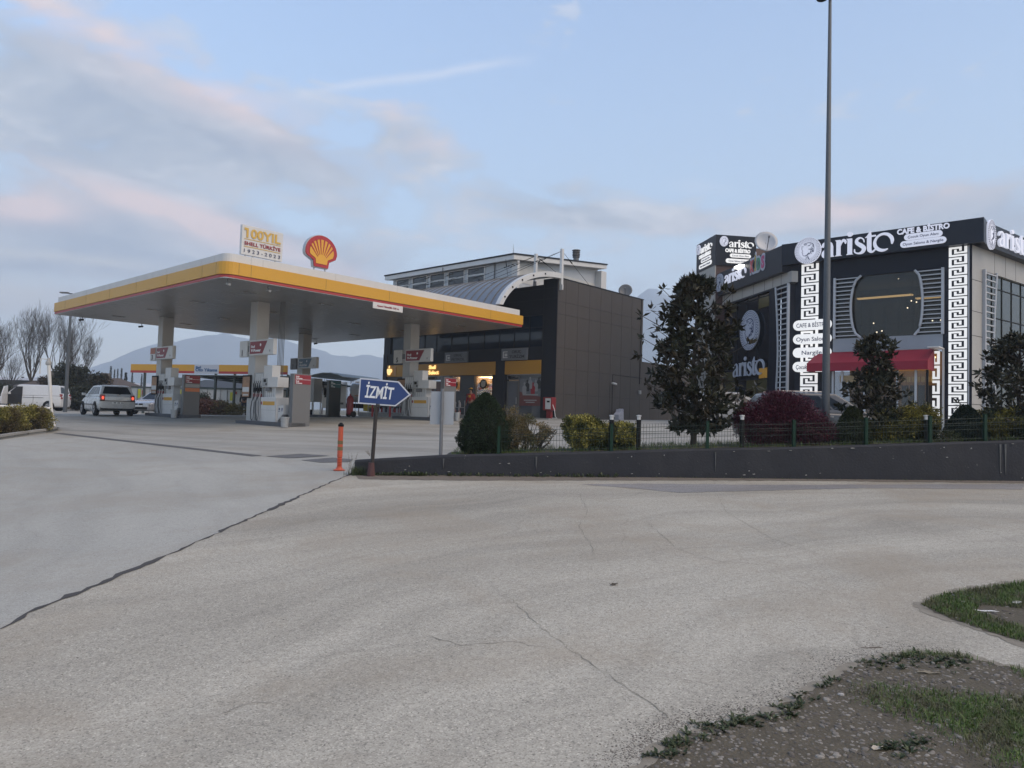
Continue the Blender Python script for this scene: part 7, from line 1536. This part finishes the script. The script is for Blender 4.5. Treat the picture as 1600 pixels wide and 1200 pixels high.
# ------------------------------------------------------------------ people
def skin_mesh(name, J, E, m, par, sub=1):
    me = bpy.data.meshes.new(name); me.from_pydata([j[:3] for j in J], E, []); o = bpy.data.objects.new('tmp', me); COL.objects.link(o)
    md = o.modifiers.new('s', 'SKIN'); sk = me.skin_vertices[0].data
    for i, j in enumerate(J): sk[i].radius = (j[3], j[4] if len(j) > 4 else j[3]); sk[i].use_root = (i == 0)
    md.use_smooth_shade = True; o.modifiers.new('b', 'SUBSURF').levels = sub
    bpy.context.view_layer.update(); nm = bpy.data.meshes.new_from_object(o.evaluated_get(bpy.context.evaluated_depsgraph_get())); bpy.data.objects.remove(o); nm.name = name; nm.materials.clear(); nm.materials.append(m)
    q = bpy.data.objects.new(name, nm); COL.objects.link(q); q.parent = par; return q
M_skin = mat('skin', (.28, .16, .11), .6, var=.05)
def person(label, px, depth, az, arm_l, arm_r, top_m, leg_m, hair_m, extra=None):
    x, y = at(px, 640, depth)[:2]; t = thing('person', label, 'person', (x, y, gz(x, y)), Lg(az))   # faces +x
    J = [(0, 0, .98, .13, .16), (0, 0, 1.15, .11, .14), (0, 0, 1.36, .12, .18), (0, 0, 1.47, .06), (.02, 0, 1.60, .085, .075), (.02, 0, 1.70, .08, .07)]
    E_ = [(0, 1), (1, 2), (2, 3), (3, 4), (4, 5)]
    def chain(root, pts):
        k = root
        for p in pts: J.append(p); E_.append((k, len(J)-1)); k = len(J)-1
    chain(0, [(0, .10, .90, .095), (.02, .11, .50, .062), (-.02, .12, .10, .045), (.14, .13, .04, .04)]); chain(0, [(0, -.10, .90, .095), (.0, -.11, .50, .062), (-.04, -.12, .10, .045), (.12, -.13, .04, .04)])
    chain(2, arm_l); chain(2, arm_r); skin_mesh('body', J, E_, M_skin, t)
    S_ = [(0, 0, .95, .155, .185), (0, 0, 1.15, .135, .165), (0, 0, 1.37, .145, .205), (0, 0, 1.45, .07)]; Es = [(0, 1), (1, 2), (2, 3)]
    for arm in (arm_l, arm_r):
        k = 2
        for p in arm[:3]: S_.append((p[0], p[1], p[2], p[3]*1.3)); Es.append((k, len(S_)-1)); k = len(S_)-1
    skin_mesh('shirt', S_, Es, top_m, t)
    Lg_ = [(0, 0, .98, .15, .175), (0, .10, .88, .112), (.02, .11, .50, .082), (-.02, .12, .10, .07), (0, -.10, .88, .112), (.0, -.11, .50, .082), (-.04, -.12, .10, .07)]
    skin_mesh('trousers', Lg_, [(0, 1), (1, 2), (2, 3), (0, 4), (4, 5), (5, 6)], leg_m, t)
    mb = MB(); mb.blob((-.015, 0, 1.70), (.115, .098, .105), 12); mb.blob((-.05, 0, 1.62), (.075, .085, .09), 10); mk('hair', mb, hair_m, t, smooth=True)
    mb = MB(); mb.blob((.115, 0, 1.63), (.025, .016, .03), 6); mk('nose', mb, M_skin, t, smooth=True)
    mb = MB(); [mb.blob((.098, s*.035, 1.665), (.012, .014, .009), 6) for s in (-1, 1)]; mk('eyes', mb, M_blk, t)
    for s, arm in ((1, arm_l), (-1, arm_r)):
        h = Vector(arm[-1][:3]); d = (h-Vector(arm[-2][:3])).normalized(); sd_ = d.cross(Vector((1, 0, 0)) if abs(d.x) < .9 else Vector((0, 0, 1))).normalized(); mb = MB()
        for k in range(4): b_ = h+sd_*(.012*(k-1.5)*1.5); mb.tube([b_, b_+d*.045, b_+d*(.085-.008*abs(k-1.3))+Vector((.012, 0, 0))], [.009, .0085, .006], 5)
        mb.tube([h-d*.02, h+Vector((.04, 0, 0))+d*.02, h+Vector((.05, 0, 0))+d*.05], [.011, .01, .007], 5); mk('hand_fingers', mb, M_skin, t, smooth=True)
    mb = MB(); [mb.blob((.07, s*.125-.0, .045), (.14, .05, .05), 8) for s in (-1, 1)]; mk('shoes', mb, M_blk, t, smooth=True)
    if extra: extra(t)
    return t
dn = lambda s: [(0, s*.20, 1.38, .06), (-.02, s*.27, 1.12, .045), (.06, s*.27, .88, .035), (.08, s*.27, .82, .03)]
def patch_(t):
    mb = MB(); mb.box(.13, .165, -.06, .08, 1.22, 1.36); mk('yellow_badge', mb, M_yel, t, bevel=.01)
    mb = MB(); mb.blob((-.02, 0, 1.75), (.11, .1, .06), 10); mb.box(.05, .18, -.07, .07, 1.715, 1.73); mk('cap', mb, M_yel, t, bevel=.004)
person('person in red work shirt and yellow cap standing at the lit shop door', 735, 42.0, -150, dn(1), dn(-1), mat('red_shirt', (.30, .015, .015), .7, var=.1), mat('dark_trousers', (.02, .02, .03), .8), M_blk, patch_)
person('person in dark clothes with one arm raised to the head by the car wash', 381, 50.5, 160, [(0, .20, 1.40, .06), (.05, .42, 1.50, .045), (.04, .22, 1.72, .035), (.03, .14, 1.75, .03)], dn(-1), mat('dark_jacket', (.018, .018, .022), .8, var=.1), mat('blue_jeans', (.03, .04, .07), .8), M_blk)
# ------------------------------------------------------------------ left kerb, hedge, barrier
kp = [G(-120, 707), G(0, 687), G(45, 680), G(72, 676.5), G(90, 672)]
kb = thing('kerb_line', 'pale concrete kerb stones along the hedge at the left edge', 'kerb', kp[2]); 
for a, b in zip(kp[:-1], kp[1:]):
    n = max(1, int((b-a).length/.9))
    for k in range(n):
        p, q = a+(b-a)*(k/n), a+(b-a)*((k+1)/n-.012); F = Face((p.x, p.y), q.x-p.x, q.y-p.y); L = (q-p).to_2d().length; mb = MB()
        mb.hexa([F.pt(0, p.z-.1, 0), F.pt(L, q.z-.1, 0), F.pt(L, q.z-.1, -.14), F.pt(0, p.z-.1, -.14), F.pt(0, p.z+.13, -.02), F.pt(L, q.z+.13, -.02), F.pt(L, q.z+.13, -.14), F.pt(0, p.z+.13, -.14)]); mk('kerb_stone', mb, M_conc, kb, world_=True, bevel=.012)
g = [(p.x, p.y) for p in kp]; drape('hedge_bed', [(g[0][0], g[0][1]+.14)]+[(a, b+.14) for a, b in g[1:]]+[(g[-1][0]*1.06-.15, g[-1][1]*1.06), (g[0][0]*1.2, g[0][1]*1.2+3)], .06, M_bed)
def hedge_mat(): return leafmat('hedge_leaf', (.05, .055, .014), (.36, .31, .07), .5, .3, ((.085, .065, .035), 1.6))
for k, (px, dy, lb) in enumerate(((-45, .9, 'golden hedge clump running out of the left edge'), (4, .75, 'golden and brown hedge clump at the left, second from the white post'), (47, .6, 'golden hedge clump right beside the white post'))):
    b = G(px, 684-px*.13); x, y = b.x*(b.y+dy)/b.y, b.y+dy
    bush('hedge_clump', lb, 'hedge', [(-.35, 0, .36, .36, .4, .42), (.05, 0, .38, .40, .4, .40), (.35, 0, .34, .30, .4, .38), (0, .1, .52, .45, .35, .24)], 15000, None, None, L=.05, w=.6, stems=14, loc=(x, y, gz(x, y)+.06), seed=50+k, group='clumps of the left hedge', mat_=bpy.data.materials.get('hedge_leaf') or hedge_mat())
b = G(81, 671); t = thing('white_barrier', 'white tubular post and rail with a small head standing over the left hedge', 'barrier', b); Yb = b.y+.15
tp, rl, rr2 = at(76, 566, Yb), at(-25, 633.5, Yb-1.2), at(80, 638, Yb)
mb = MB(); mb.tube([(b.x, Yb, b.z), rr2, tp], [.05, .05, .06], 10); mk('post', mb, M_pwhite, t, world_=True)
mb = MB(); mb.tube([rr2, rl], .045, 8); mk('rail', mb, M_pwhite, t, world_=True)
mb = MB(); mb.lathe([(.07, -.1), (.09, -.08), (.09, .0), (.06, .05), (.05, .12), (.02, .15)], tuple(tp), 10); mk('head', mb, M_pgrey, t, world_=True)
a1, a2, a3 = at(75, 562, Yb), at(64, 560, Yb), at(62, 584, Yb); mb = MB(); mb.tube([a1, a2, a3], .025, 6); mk('hook', mb, M_pwhite, t, world_=True)
# ------------------------------------------------------------------ car wash behind
def atz(px, y): r = ray(px, 600); return Vector((r.x*y, y))
cwL, cwR = atz(203, 52), atz(446, 48); FC = Face(cwL, (cwR-cwL).x, (cwR-cwL).y); hc = lambda px, py: FC.hit(px, py); cw = thing('car_wash', 'long low car wash shelter with yellow and red signboard and lattice roof', 'shelter', (cwL.x, cwL.y, gz(*cwL)))
zt, zm, zb = hc(203, 568.8)[1], hc(203, 578.5)[1], hc(203, 581.5)[1]; E1 = hc(446, 600)[0]; w0, w1 = hc(303, 600)[0], hc(341, 600)[0]
mb = MB(); FC.box(mb, 0, w0, zm, zt, -.2, 0); FC.box(mb, w1, E1, zm, zt, -.2, 0); mk('yellow_board', mb, M_yel, cw, world_=True)
mb = MB(); FC.box(mb, 0, w0, zb-.02, zm, -.2, .01); FC.box(mb, w1, E1, zb-.02, zm, -.2, .01); mk('red_board', mb, M_red, cw, world_=True)
mb = MB(); FC.box(mb, w0, w1, zb-.02, zt, -.2, .02); mk('white_board', mb, mat('board_white', (.46, .48, .52), .5, var=.04), cw, world_=True)
mb = MB(); letters(mb, FC, 'Shell', w0+.1, zt-.26, .15, .45, d=.025, bold=.03); letters(mb, FC, 'Oto Yıkama', w0+.1, zb+.13, .22, (w1-w0)*.9, d=.025, bold=.03); mk('lettering', mb, mat('board_blue', (.03, .10, .22), .5, var=0), cw, world_=True)
M_poly = mat('roof_sheet', (.30, .33, .33), .5, var=.1, scale=2); M_gst = mat('green_steel', (.045, .06, .055), .5, var=.1)
mb = MB(); mb.hexa([FC.pt(w0*.8, zb-.12, -.4), FC.pt(E1+.4, zb-.12, -.4), FC.pt(E1+.4, zb-.42, -8), FC.pt(w0*.8, zb-.42, -8), FC.pt(w0*.8, zb-.10, -.4), FC.pt(E1+.4, zb-.10, -.4), FC.pt(E1+.4, zb-.40, -8), FC.pt(w0*.8, zb-.40, -8)]); mk('lattice_roof', mb, M_poly, cw, world_=True)
mb = MB()
for k in range(9): s = w0*.8+(E1+.4-w0*.8)*k/8; mb.tube([FC.pt(s, zb-.16, -.4), FC.pt(s-.0, zb-.46, -8)], .035, 4)
for k in range(5): d = -.4-1.9*k; mb.tube([FC.pt(w0*.8, zb-.16-.075*k, d), FC.pt(E1+.4, zb-.16-.075*k, d)], .04, 4)
mk('roof_frame', mb, M_gst, cw, world_=True)
n_ = 8
for k in range(5):
    s0 = E1+.4+.55*k; s1 = s0+.5; z0_ = zb+.05+.32*math.sin(PI*k/5*.9); z1_ = zb+.05+.32*math.sin(PI*(k+1)/5*.9)-.02*k; mb = MB(); mb.hexa([FC.pt(s0, z0_-.1, -2), FC.pt(s1, z1_-.1, -2), FC.pt(s1, z1_-.1, -8), FC.pt(s0, z0_-.1, -8), FC.pt(s0, z0_-.07, -2), FC.pt(s1, z1_-.07, -2), FC.pt(s1, z1_-.07, -8), FC.pt(s0, z0_-.07, -8)]); mk('curved_sheet', mb, M_poly, cw, world_=True)
for px in (215, 327, 357, 441):
    s = hc(px, 600)[0]; g_ = FC.pt(s, 0, -.6); mb = MB(); FC.box(mb, s-.06, s+.06, gz(g_.x, g_.y), zb, -.7, -.55); mk('post', mb, M_gst, cw, world_=True)
# white panel wall of the wash bays, posters
wl0, wl1 = atz(206, 58), atz(474, 54); FP = Face(wl0, (wl1-wl0).x, (wl1-wl0).y); hp = lambda px, py: FP.hit(px, py); gw = gz(*wl0)-.1
t = thing('panel_wall', 'white panelled wall at the back of the car wash', 'wall', (wl0.x, wl0.y, gw)); E2 = hp(474, 600)[0]; ztw = hp(250, 606.5)[1]
mb = MB(); FP.box(mb, 0, E2, gw, ztw, -.1, 0); mk('panels', mb, M_pale, t, world_=True)
mb = MB()
for k in range(26): FP.box(mb, E2*k/26-.03, E2*k/26+.03, gw, ztw, 0, .05)
mk('panel_posts', mb, M_pgrey, t, world_=True); mb = MB(); FP.box(mb, 0, E2, ztw, ztw+.1, -.12, .08); mk('top_rail', mb, M_gst, t, world_=True)
for px, y0, y1, w, cl, nm, lb in ((218, 622, 608, 5, (.50, .48, .03), 'yellow', 'yellow notice on the car wash wall nearest the silver saloon'), (225, 617, 610, 6, (.40, .06, .04), 'red', 'red notice on the car wash wall'), (225.5, 627, 618, 6, (.35, .45, .5), 'blue', 'pale blue notice low on the car wash wall'), (284, 618, 609, 5, (.50, .48, .03), 'yellow', 'yellow notice seen above the left pump'), (292, 617, 608, 8, (.45, .12, .08), 'red', 'red and white notice above the left pump'), (362, 626, 613, 5, (.50, .48, .03), 'yellow', 'yellow notice left of the nearest pump poster'), (368, 616, 612, 6, (.45, .10, .08), 'red', 'red notice beside the dark clothed person')):
    s, z0 = hp(px, y0); z1 = hp(px, y1)[1]; w = w/FPX*56; mb = MB(); FP.box(mb, s-w/2, s+w/2, z0, z1, .05, .07); o = mk('notice', mb, bpy.data.materials.get('notice_'+nm) or mat('notice_'+nm, cl, .5, var=.3, scale=8)); tag(o, lb, 'notice', 'notices on the car wash wall')
bush('red_shrub', 'reddish brown shrub beside the car wash', 'shrub', [(-.6, 0, .5, .7, .6, .6), (.3, 0, .45, .8, .6, .5)], 3500, (.05, .02, .018), (.16, .075, .055), L=.12, w=.5, loc=(*atz(335, 49), gz(*atz(335, 49))), seed=61)
bush('green_shrub', 'mixed olive shrub right of the reddish one at the car wash', 'shrub', [(-.5, 0, .45, .7, .6, .5), (.4, 0, .35, .7, .6, .4)], 3500, (.04, .045, .018), (.13, .12, .05), L=.12, w=.5, loc=(*atz(358, 49), gz(*atz(358, 49))), seed=62)
bush('dark_shrub', 'dark green shrub right behind the grey totem of column three', 'shrub', [(0, 0, .7, .7, .6, .8)], 3500, (.01, .016, .01), (.035, .05, .03), L=.11, w=.5, loc=(*atz(318, 50), gz(*atz(318, 50))), seed=63)
# ------------------------------------------------------------------ buildings and trees beyond
def house(name, label, cat, px0, px1, y, z_eave, z_ridge, wallm, roofm, depth=7, hip=1.8, group=None, extra=None):
    a, b = atz(px0, y), atz(px1, y); F = Face(a, (b-a).x, (b-a).y); L = (b-a).length; g = min(gz(*a), gz(*b))-.2; t = thing(name, label, cat, (a.x, a.y, g), 0, group)
    mb = MB(); F.box(mb, .4, L-.4, g, z_eave, -depth, 0); mk('wall', mb, wallm, t, world_=True)
    mb = MB(); lo = [F.pt(0, z_eave-.05, .5), F.pt(L, z_eave-.05, .5), F.pt(L, z_eave-.05, -depth-.5), F.pt(0, z_eave-.05, -depth-.5)]; hi = [F.pt(hip, z_ridge, -depth/2+.05), F.pt(L-hip, z_ridge, -depth/2+.05), F.pt(L-hip, z_ridge, -depth/2-.05), F.pt(hip, z_ridge, -depth/2-.05)]
    mb.hexa(lo+hi); r_ = mk('roof', mb, roofm, t, world_=True)
    mb = MB(); F.box(mb, L*.3, L*.3+.5, z_eave, z_ridge+.4, -depth/2+.5, -depth/2+1.0) if hip > 1 else F.box(mb, L*.3, L*.3+.3, z_ridge-.3, z_ridge+.15, -depth/2+.1, -depth/2+.3); mk('chimney', mb, wallm, r_, world_=True)
    n = max(2, int(L/3))
    for k in range(n):
        s = L*(k+.5)/n; mb = MB(); F.box(mb, s-.45, s+.45, g+1.1, g+2.2, 0, .03); w = mk('window', mb, M_glassd, t, world_=True); mb = MB(); F.box(mb, s-.5, s+.5, g+1.02, g+1.1, 0, .08); mk('sill', mb, M_pgrey, w, world_=True)
    if extra: extra(F, L, g, t)
    return t
M_tile = mat('old_roof_tiles', (.075, .058, .05), .85, var=.3, scale=1.2, bump=.4, bscale=6); M_stuc = mat('stucco', (.13, .115, .10), .85, var=.2, scale=1.5, dirt=.3); M_dkw = mat('weathered_wall', (.07, .07, .072), .85, var=.25, scale=.8, dirt=.3); M_met = mat('pale_metal_roof', (.34, .34, .35), .5, var=.1, scale=.4)
def redw(F, L, g, t): mb = MB(); F.box(mb, L*.48, L*.85, g+.9, g+2.2, .04, .12); mk('red_shutter', mb, mat('dull_red', (.13, .03, .03), .7, var=.2), t, world_=True)
house('tiled_house', 'low brown tiled house behind the white van', 'house', 25, 105, 66, 1.35, 2.5, M_stuc, M_tile, extra=redw)
house('tiled_house', 'low house with hipped brown roof right of the bare trees', 'house', 112, 184, 64, 1.25, 2.35, M_stuc, M_tile)
house('tiled_house', 'small dark roofed hut behind the left end of the car wash', 'house', 210, 250, 66, 1.15, 2.2, M_stuc, mat('slate_roof', (.05, .045, .048), .85, var=.25))
house('long_shed', 'long dark grey shed at the far left behind the trees', 'shed', -60, 62, 92, 2.6, 3.1, M_dkw, M_met, 14, .3)
house('far_shed', 'distant pale roofed factory shed left of the car wash board', 'shed', 150, 216, 150, 2.8, 4.6, M_stuc, M_met, 20, .5)
house('far_shed', 'distant pale roofed factory shed behind the left end of the car wash', 'shed', 196, 262, 170, 2.6, 4.2, M_stuc, M_met, 20, .5)
house('green_hall', 'long dark green hall behind the car wash lattice roof', 'hall', 285, 430, 78, 2.05, 3.0, mat('green_hall', (.06, .10, .08), .7, var=.1), mat('dark_roof', (.03, .035, .04), .7), 10, .3)
def bare(label, px, y, ytop, name='bare_tree', seed=1, spread=.55, depth=6, dens=3, r=.16, base_z=None, mat_=None, lean=0, cap=None):
    global rnd; keep = rnd; rnd = random.Random(seed); q = atz(px, y); g = gz(*q); H = ray(px, ytop).z*y-g; t = plant(name, label, 'tree', (q.x, q.y, g), 'bare trees on the left'); mb = MB(); tips = []
    L0 = H*.30; n1 = 0; mb.tube([(0, 0, -.2), (0, 0, L0*.5), (lean, 0, L0)], [r, r*.85, r*.7], 7); mk('trunk', mb, mat_ or M_barkg, t)
    mb = MB()
    for k in range(7):
        d = Vector((math.cos(2*PI*k/7)*spread*rnd.uniform(.5, 1.1), math.sin(2*PI*k/5)*spread*.8, 1)).normalized(); branch(mb, Vector((lean, 0, L0*(.85+.15*rnd.random()))), d, H*.25, r*.42, depth-1, tips, .58, dens, .34, .14, .006, 3, .76)
    mk('crown', mb, mat_ or M_barkg, t); rnd = keep; return t
bare('tall bare tree standing behind the white van', 48, 68, 491, seed=4, r=.17, spread=.5)
bare('tall bare tree left of the lamp mast', 92, 70, 494, seed=9, r=.17, spread=.55)
bare('bare tree right of the lamp mast', 118, 68, 528, seed=14, r=.14, spread=.6)
bare('bare tree at the very left edge', -14, 60, 500, seed=5, r=.15, spread=.6)
bare('lower bare tree between the left edge and the tall pair', 16, 72, 545, seed=6, r=.1, spread=.7, depth=5)
bare('small bare tree behind the rear middle column', 505, 100, 590, seed=16, r=.12, spread=.7, depth=5)
bare('small bare tree above the white tanker', 562, 110, 592, seed=17, r=.12, spread=.8, depth=5)
bare('small bare tree behind the curved end of the car wash', 455, 90, 594, seed=18, r=.1, spread=.8, depth=5)
bare('thin bare tree just left of the shop', 590, 105, 595, seed=19, r=.1, spread=.8, depth=5)
def evergreen(label, px, y, ytop, w, c1_, c2_, seed, n=6000, name='evergreen_tree', group='dark trees beyond the station', L=.22):
    global rnd; keep = rnd; rnd = random.Random(seed); q = atz(px, y); g = gz(*q); H = ray(px, ytop).z*y-g; Wd_ = w/FPX*y/2; t = plant(name, label, 'tree', (q.x, q.y, g), group); mb = MB(); mb.tube([(0, 0, -.2), (0, 0, H*.6)], [.12, .05], 6)
    for k in range(8): a = rnd.random()*6.3; mb.tube([(0, 0, H*.2), (math.cos(a)*Wd_*.6, math.sin(a)*Wd_*.6, H*rnd.uniform(.35, .8))], [.05, .02], 4)
    mk('trunk', mb, M_bark, t); V_, F_ = [], []; cl = [(rnd.uniform(-.65, .65)*Wd_, rnd.uniform(-.6, .6)*Wd_, H*rnd.uniform(.18, .82), rnd.uniform(.25, .5)) for _ in range(16)]
    for c in cl:
        for k in range(n//16):
            u = rv(); r_ = rnd.random()**.4*c[3]; p = Vector((c[0]+u.x*Wd_*r_, c[1]+u.y*Wd_*r_, c[2]+u.z*H*.42*r_)); 
            if p.z > 0: leaf(V_, F_, p, (u+rv()).normalized(), rv(), L*rnd.uniform(.6, 1.3), L*.25)
    rawmesh('crown', V_, F_, leafmat('evergreen_%d' % seed, c1_, c2_, .6, .3), t); rnd = keep
DG = ((.012, .016, .010), (.04, .045, .028)); BR = ((.03, .024, .018), (.085, .068, .05))
evergreen('dark bushy tree filling the space right of the van', 122, 58, 560, 70, *DG, 71, 8000)
evergreen('brown leafless thicket above the second tiled house', 145, 60, 575, 75, *BR, 72, 7000)
evergreen('dark thicket low behind the hatchback', 140, 55, 598, 70, *DG, 73, 6000)
evergreen('dark thicket behind the van bonnet', 12, 58, 600, 70, *DG, 74, 6000)
evergreen('dark thicket behind the middle of the van', 78, 62, 585, 60, *BR, 75, 5000)
def spruce(label, px, y, ytop, w, seed):
    global rnd; keep = rnd; rnd = random.Random(seed); q = atz(px, y); g = gz(*q); H = ray(px, ytop).z*y-g; W2 = w/FPX*y/2; t = plant('conifer_tree', label, 'tree', (q.x, q.y, g), 'distant conifers'); mb = MB(); mb.tube([(0, 0, 0), (0, 0, H*.97)], [.15, .02], 5); mk('trunk', mb, M_bark, t); V_, F_ = [], []
    for k in range(900):
        h = rnd.random()**.8; a = rnd.random()*6.3; r_ = W2*(1-h)*(.75+.35*math.sin(h*40))*rnd.uniform(.3, 1); leaf(V_, F_, Vector((math.cos(a)*r_, math.sin(a)*r_, H*(.08+.92*h))), Vector((math.cos(a), math.sin(a), -.2)), rv(), W2*.35, W2*.09)
    rawmesh('crown', V_, F_, bpy.data.materials.get('spruce') or leafmat('spruce', (.012, .02, .016), (.03, .045, .035), .7, .2), t); rnd = keep
for px, y, yt, w, lb in ((172, 130, 572, 9, 'tallest distant conifer left of the car wash'), (178, 132, 577, 7, 'second distant conifer of the left cluster'), (183, 131, 576, 7, 'third distant conifer of the left cluster'), (189, 133, 575, 8, 'right conifer of the left cluster'), (196, 84, 582, 12, 'nearer dark conifer left of the car wash board'), (206, 140, 582, 8, 'distant conifer under the left end of the board'), (221, 141, 584, 7, 'distant conifer under the board'), (226, 139, 583, 7, 'distant conifer beside the one under the board')): spruce(lb, px, y, yt, w, int(px))
for px, y, yt, yb, lb, hd in ((104, 47, 458, 640, 'tall grey lamp mast rising behind the left end of the canopy', -1), (472, 95, 573, 640, 'distant thin street lamp right of the car wash board', -1)):
    q = atz(px, y); g = gz(*q); H = ray(px, yt).z*y-g; t = thing('lamp_mast', lb, 'street lamp', (q.x, q.y, g), 0, 'far lamp masts'); mb = MB(); mb.tube([(0, 0, 0), (0, 0, H)], [.13, .06] if y < 60 else [.09, .05], 8); mk('pole', mb, M_pole, t); mb = MB(); mb.tube([(0, 0, H-.05), (-.35, 0, H+.02)], .04, 6); mk('arm', mb, M_pole, t); mb = MB(); mb.box(-.75, -.2, -.12, .12, H-.02, H+.07); mk('lamp_head', mb, M_gpl, t, bevel=.03)
# ------------------------------------------------------------------ hills and haze
def hills(name, prof, r0, r1, seed, m):
    V_, F_ = [], []; na, nr = 150, 16
    for i in range(na+1):
        az = -50+100*i/na; H = interp(prof, az)
        for j in range(nr+1):
            k = j/nr; r_ = r0+(r1-r0)*k; ridge = math.sin(min(1, k/.62)*PI/2) if k < .62 else 1-.25*(k-.62)/.38; nz = NZ.fractal(Vector((az*.22, k*3, seed)), .9, 2.1, 5)
            h = .40*H*ridge*(1+.13*nz*(1 if k > .1 else 0))+(.4*H*.06*NZ.noise(Vector((az*.9, k*7, seed+3))))*(k > .05); V_.append((math.sin(R(az))*r_, math.cos(R(az))*r_, max(-3, h)-1))
    for i in range(na):
        for j in range(nr): a = i*(nr+1)+j; F_.append((a, a+1, a+nr+2, a+nr+1))
    o = rawmesh(name, V_, F_, m, kind='structure'); o.data.polygons.foreach_set('use_smooth', [True]*len(F_))
M_hill = mat('haze_tinted_wooded_hills', (.18, .23, .27), .95, var=.3, scale=.004)  # woodland colour paled towards blue: distance haze painted in on top of the air volume
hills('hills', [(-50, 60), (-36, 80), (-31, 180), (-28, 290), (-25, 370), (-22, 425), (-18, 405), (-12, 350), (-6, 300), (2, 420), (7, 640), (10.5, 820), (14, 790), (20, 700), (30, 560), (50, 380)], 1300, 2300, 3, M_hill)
hz = MB(); hz.box(-2450, 2450, -150, 2420, -40, 350)
hm = bpy.data.materials.new('air'); hm.use_nodes = True; hn, hl = hm.node_tree.nodes, hm.node_tree.links; hn.remove(hn['Principled BSDF'])
pv = N(hn, 'ShaderNodeVolumePrincipled'); pv.inputs['Density'].default_value = .0006; pv.inputs['Color'].default_value = (.80, .89, 1.0, 1); pv.inputs['Anisotropy'].default_value = .1; hl.new(pv.outputs[0], hn['Material Output'].inputs['Volume'])
mk('haze', hz, hm, kind='stuff')
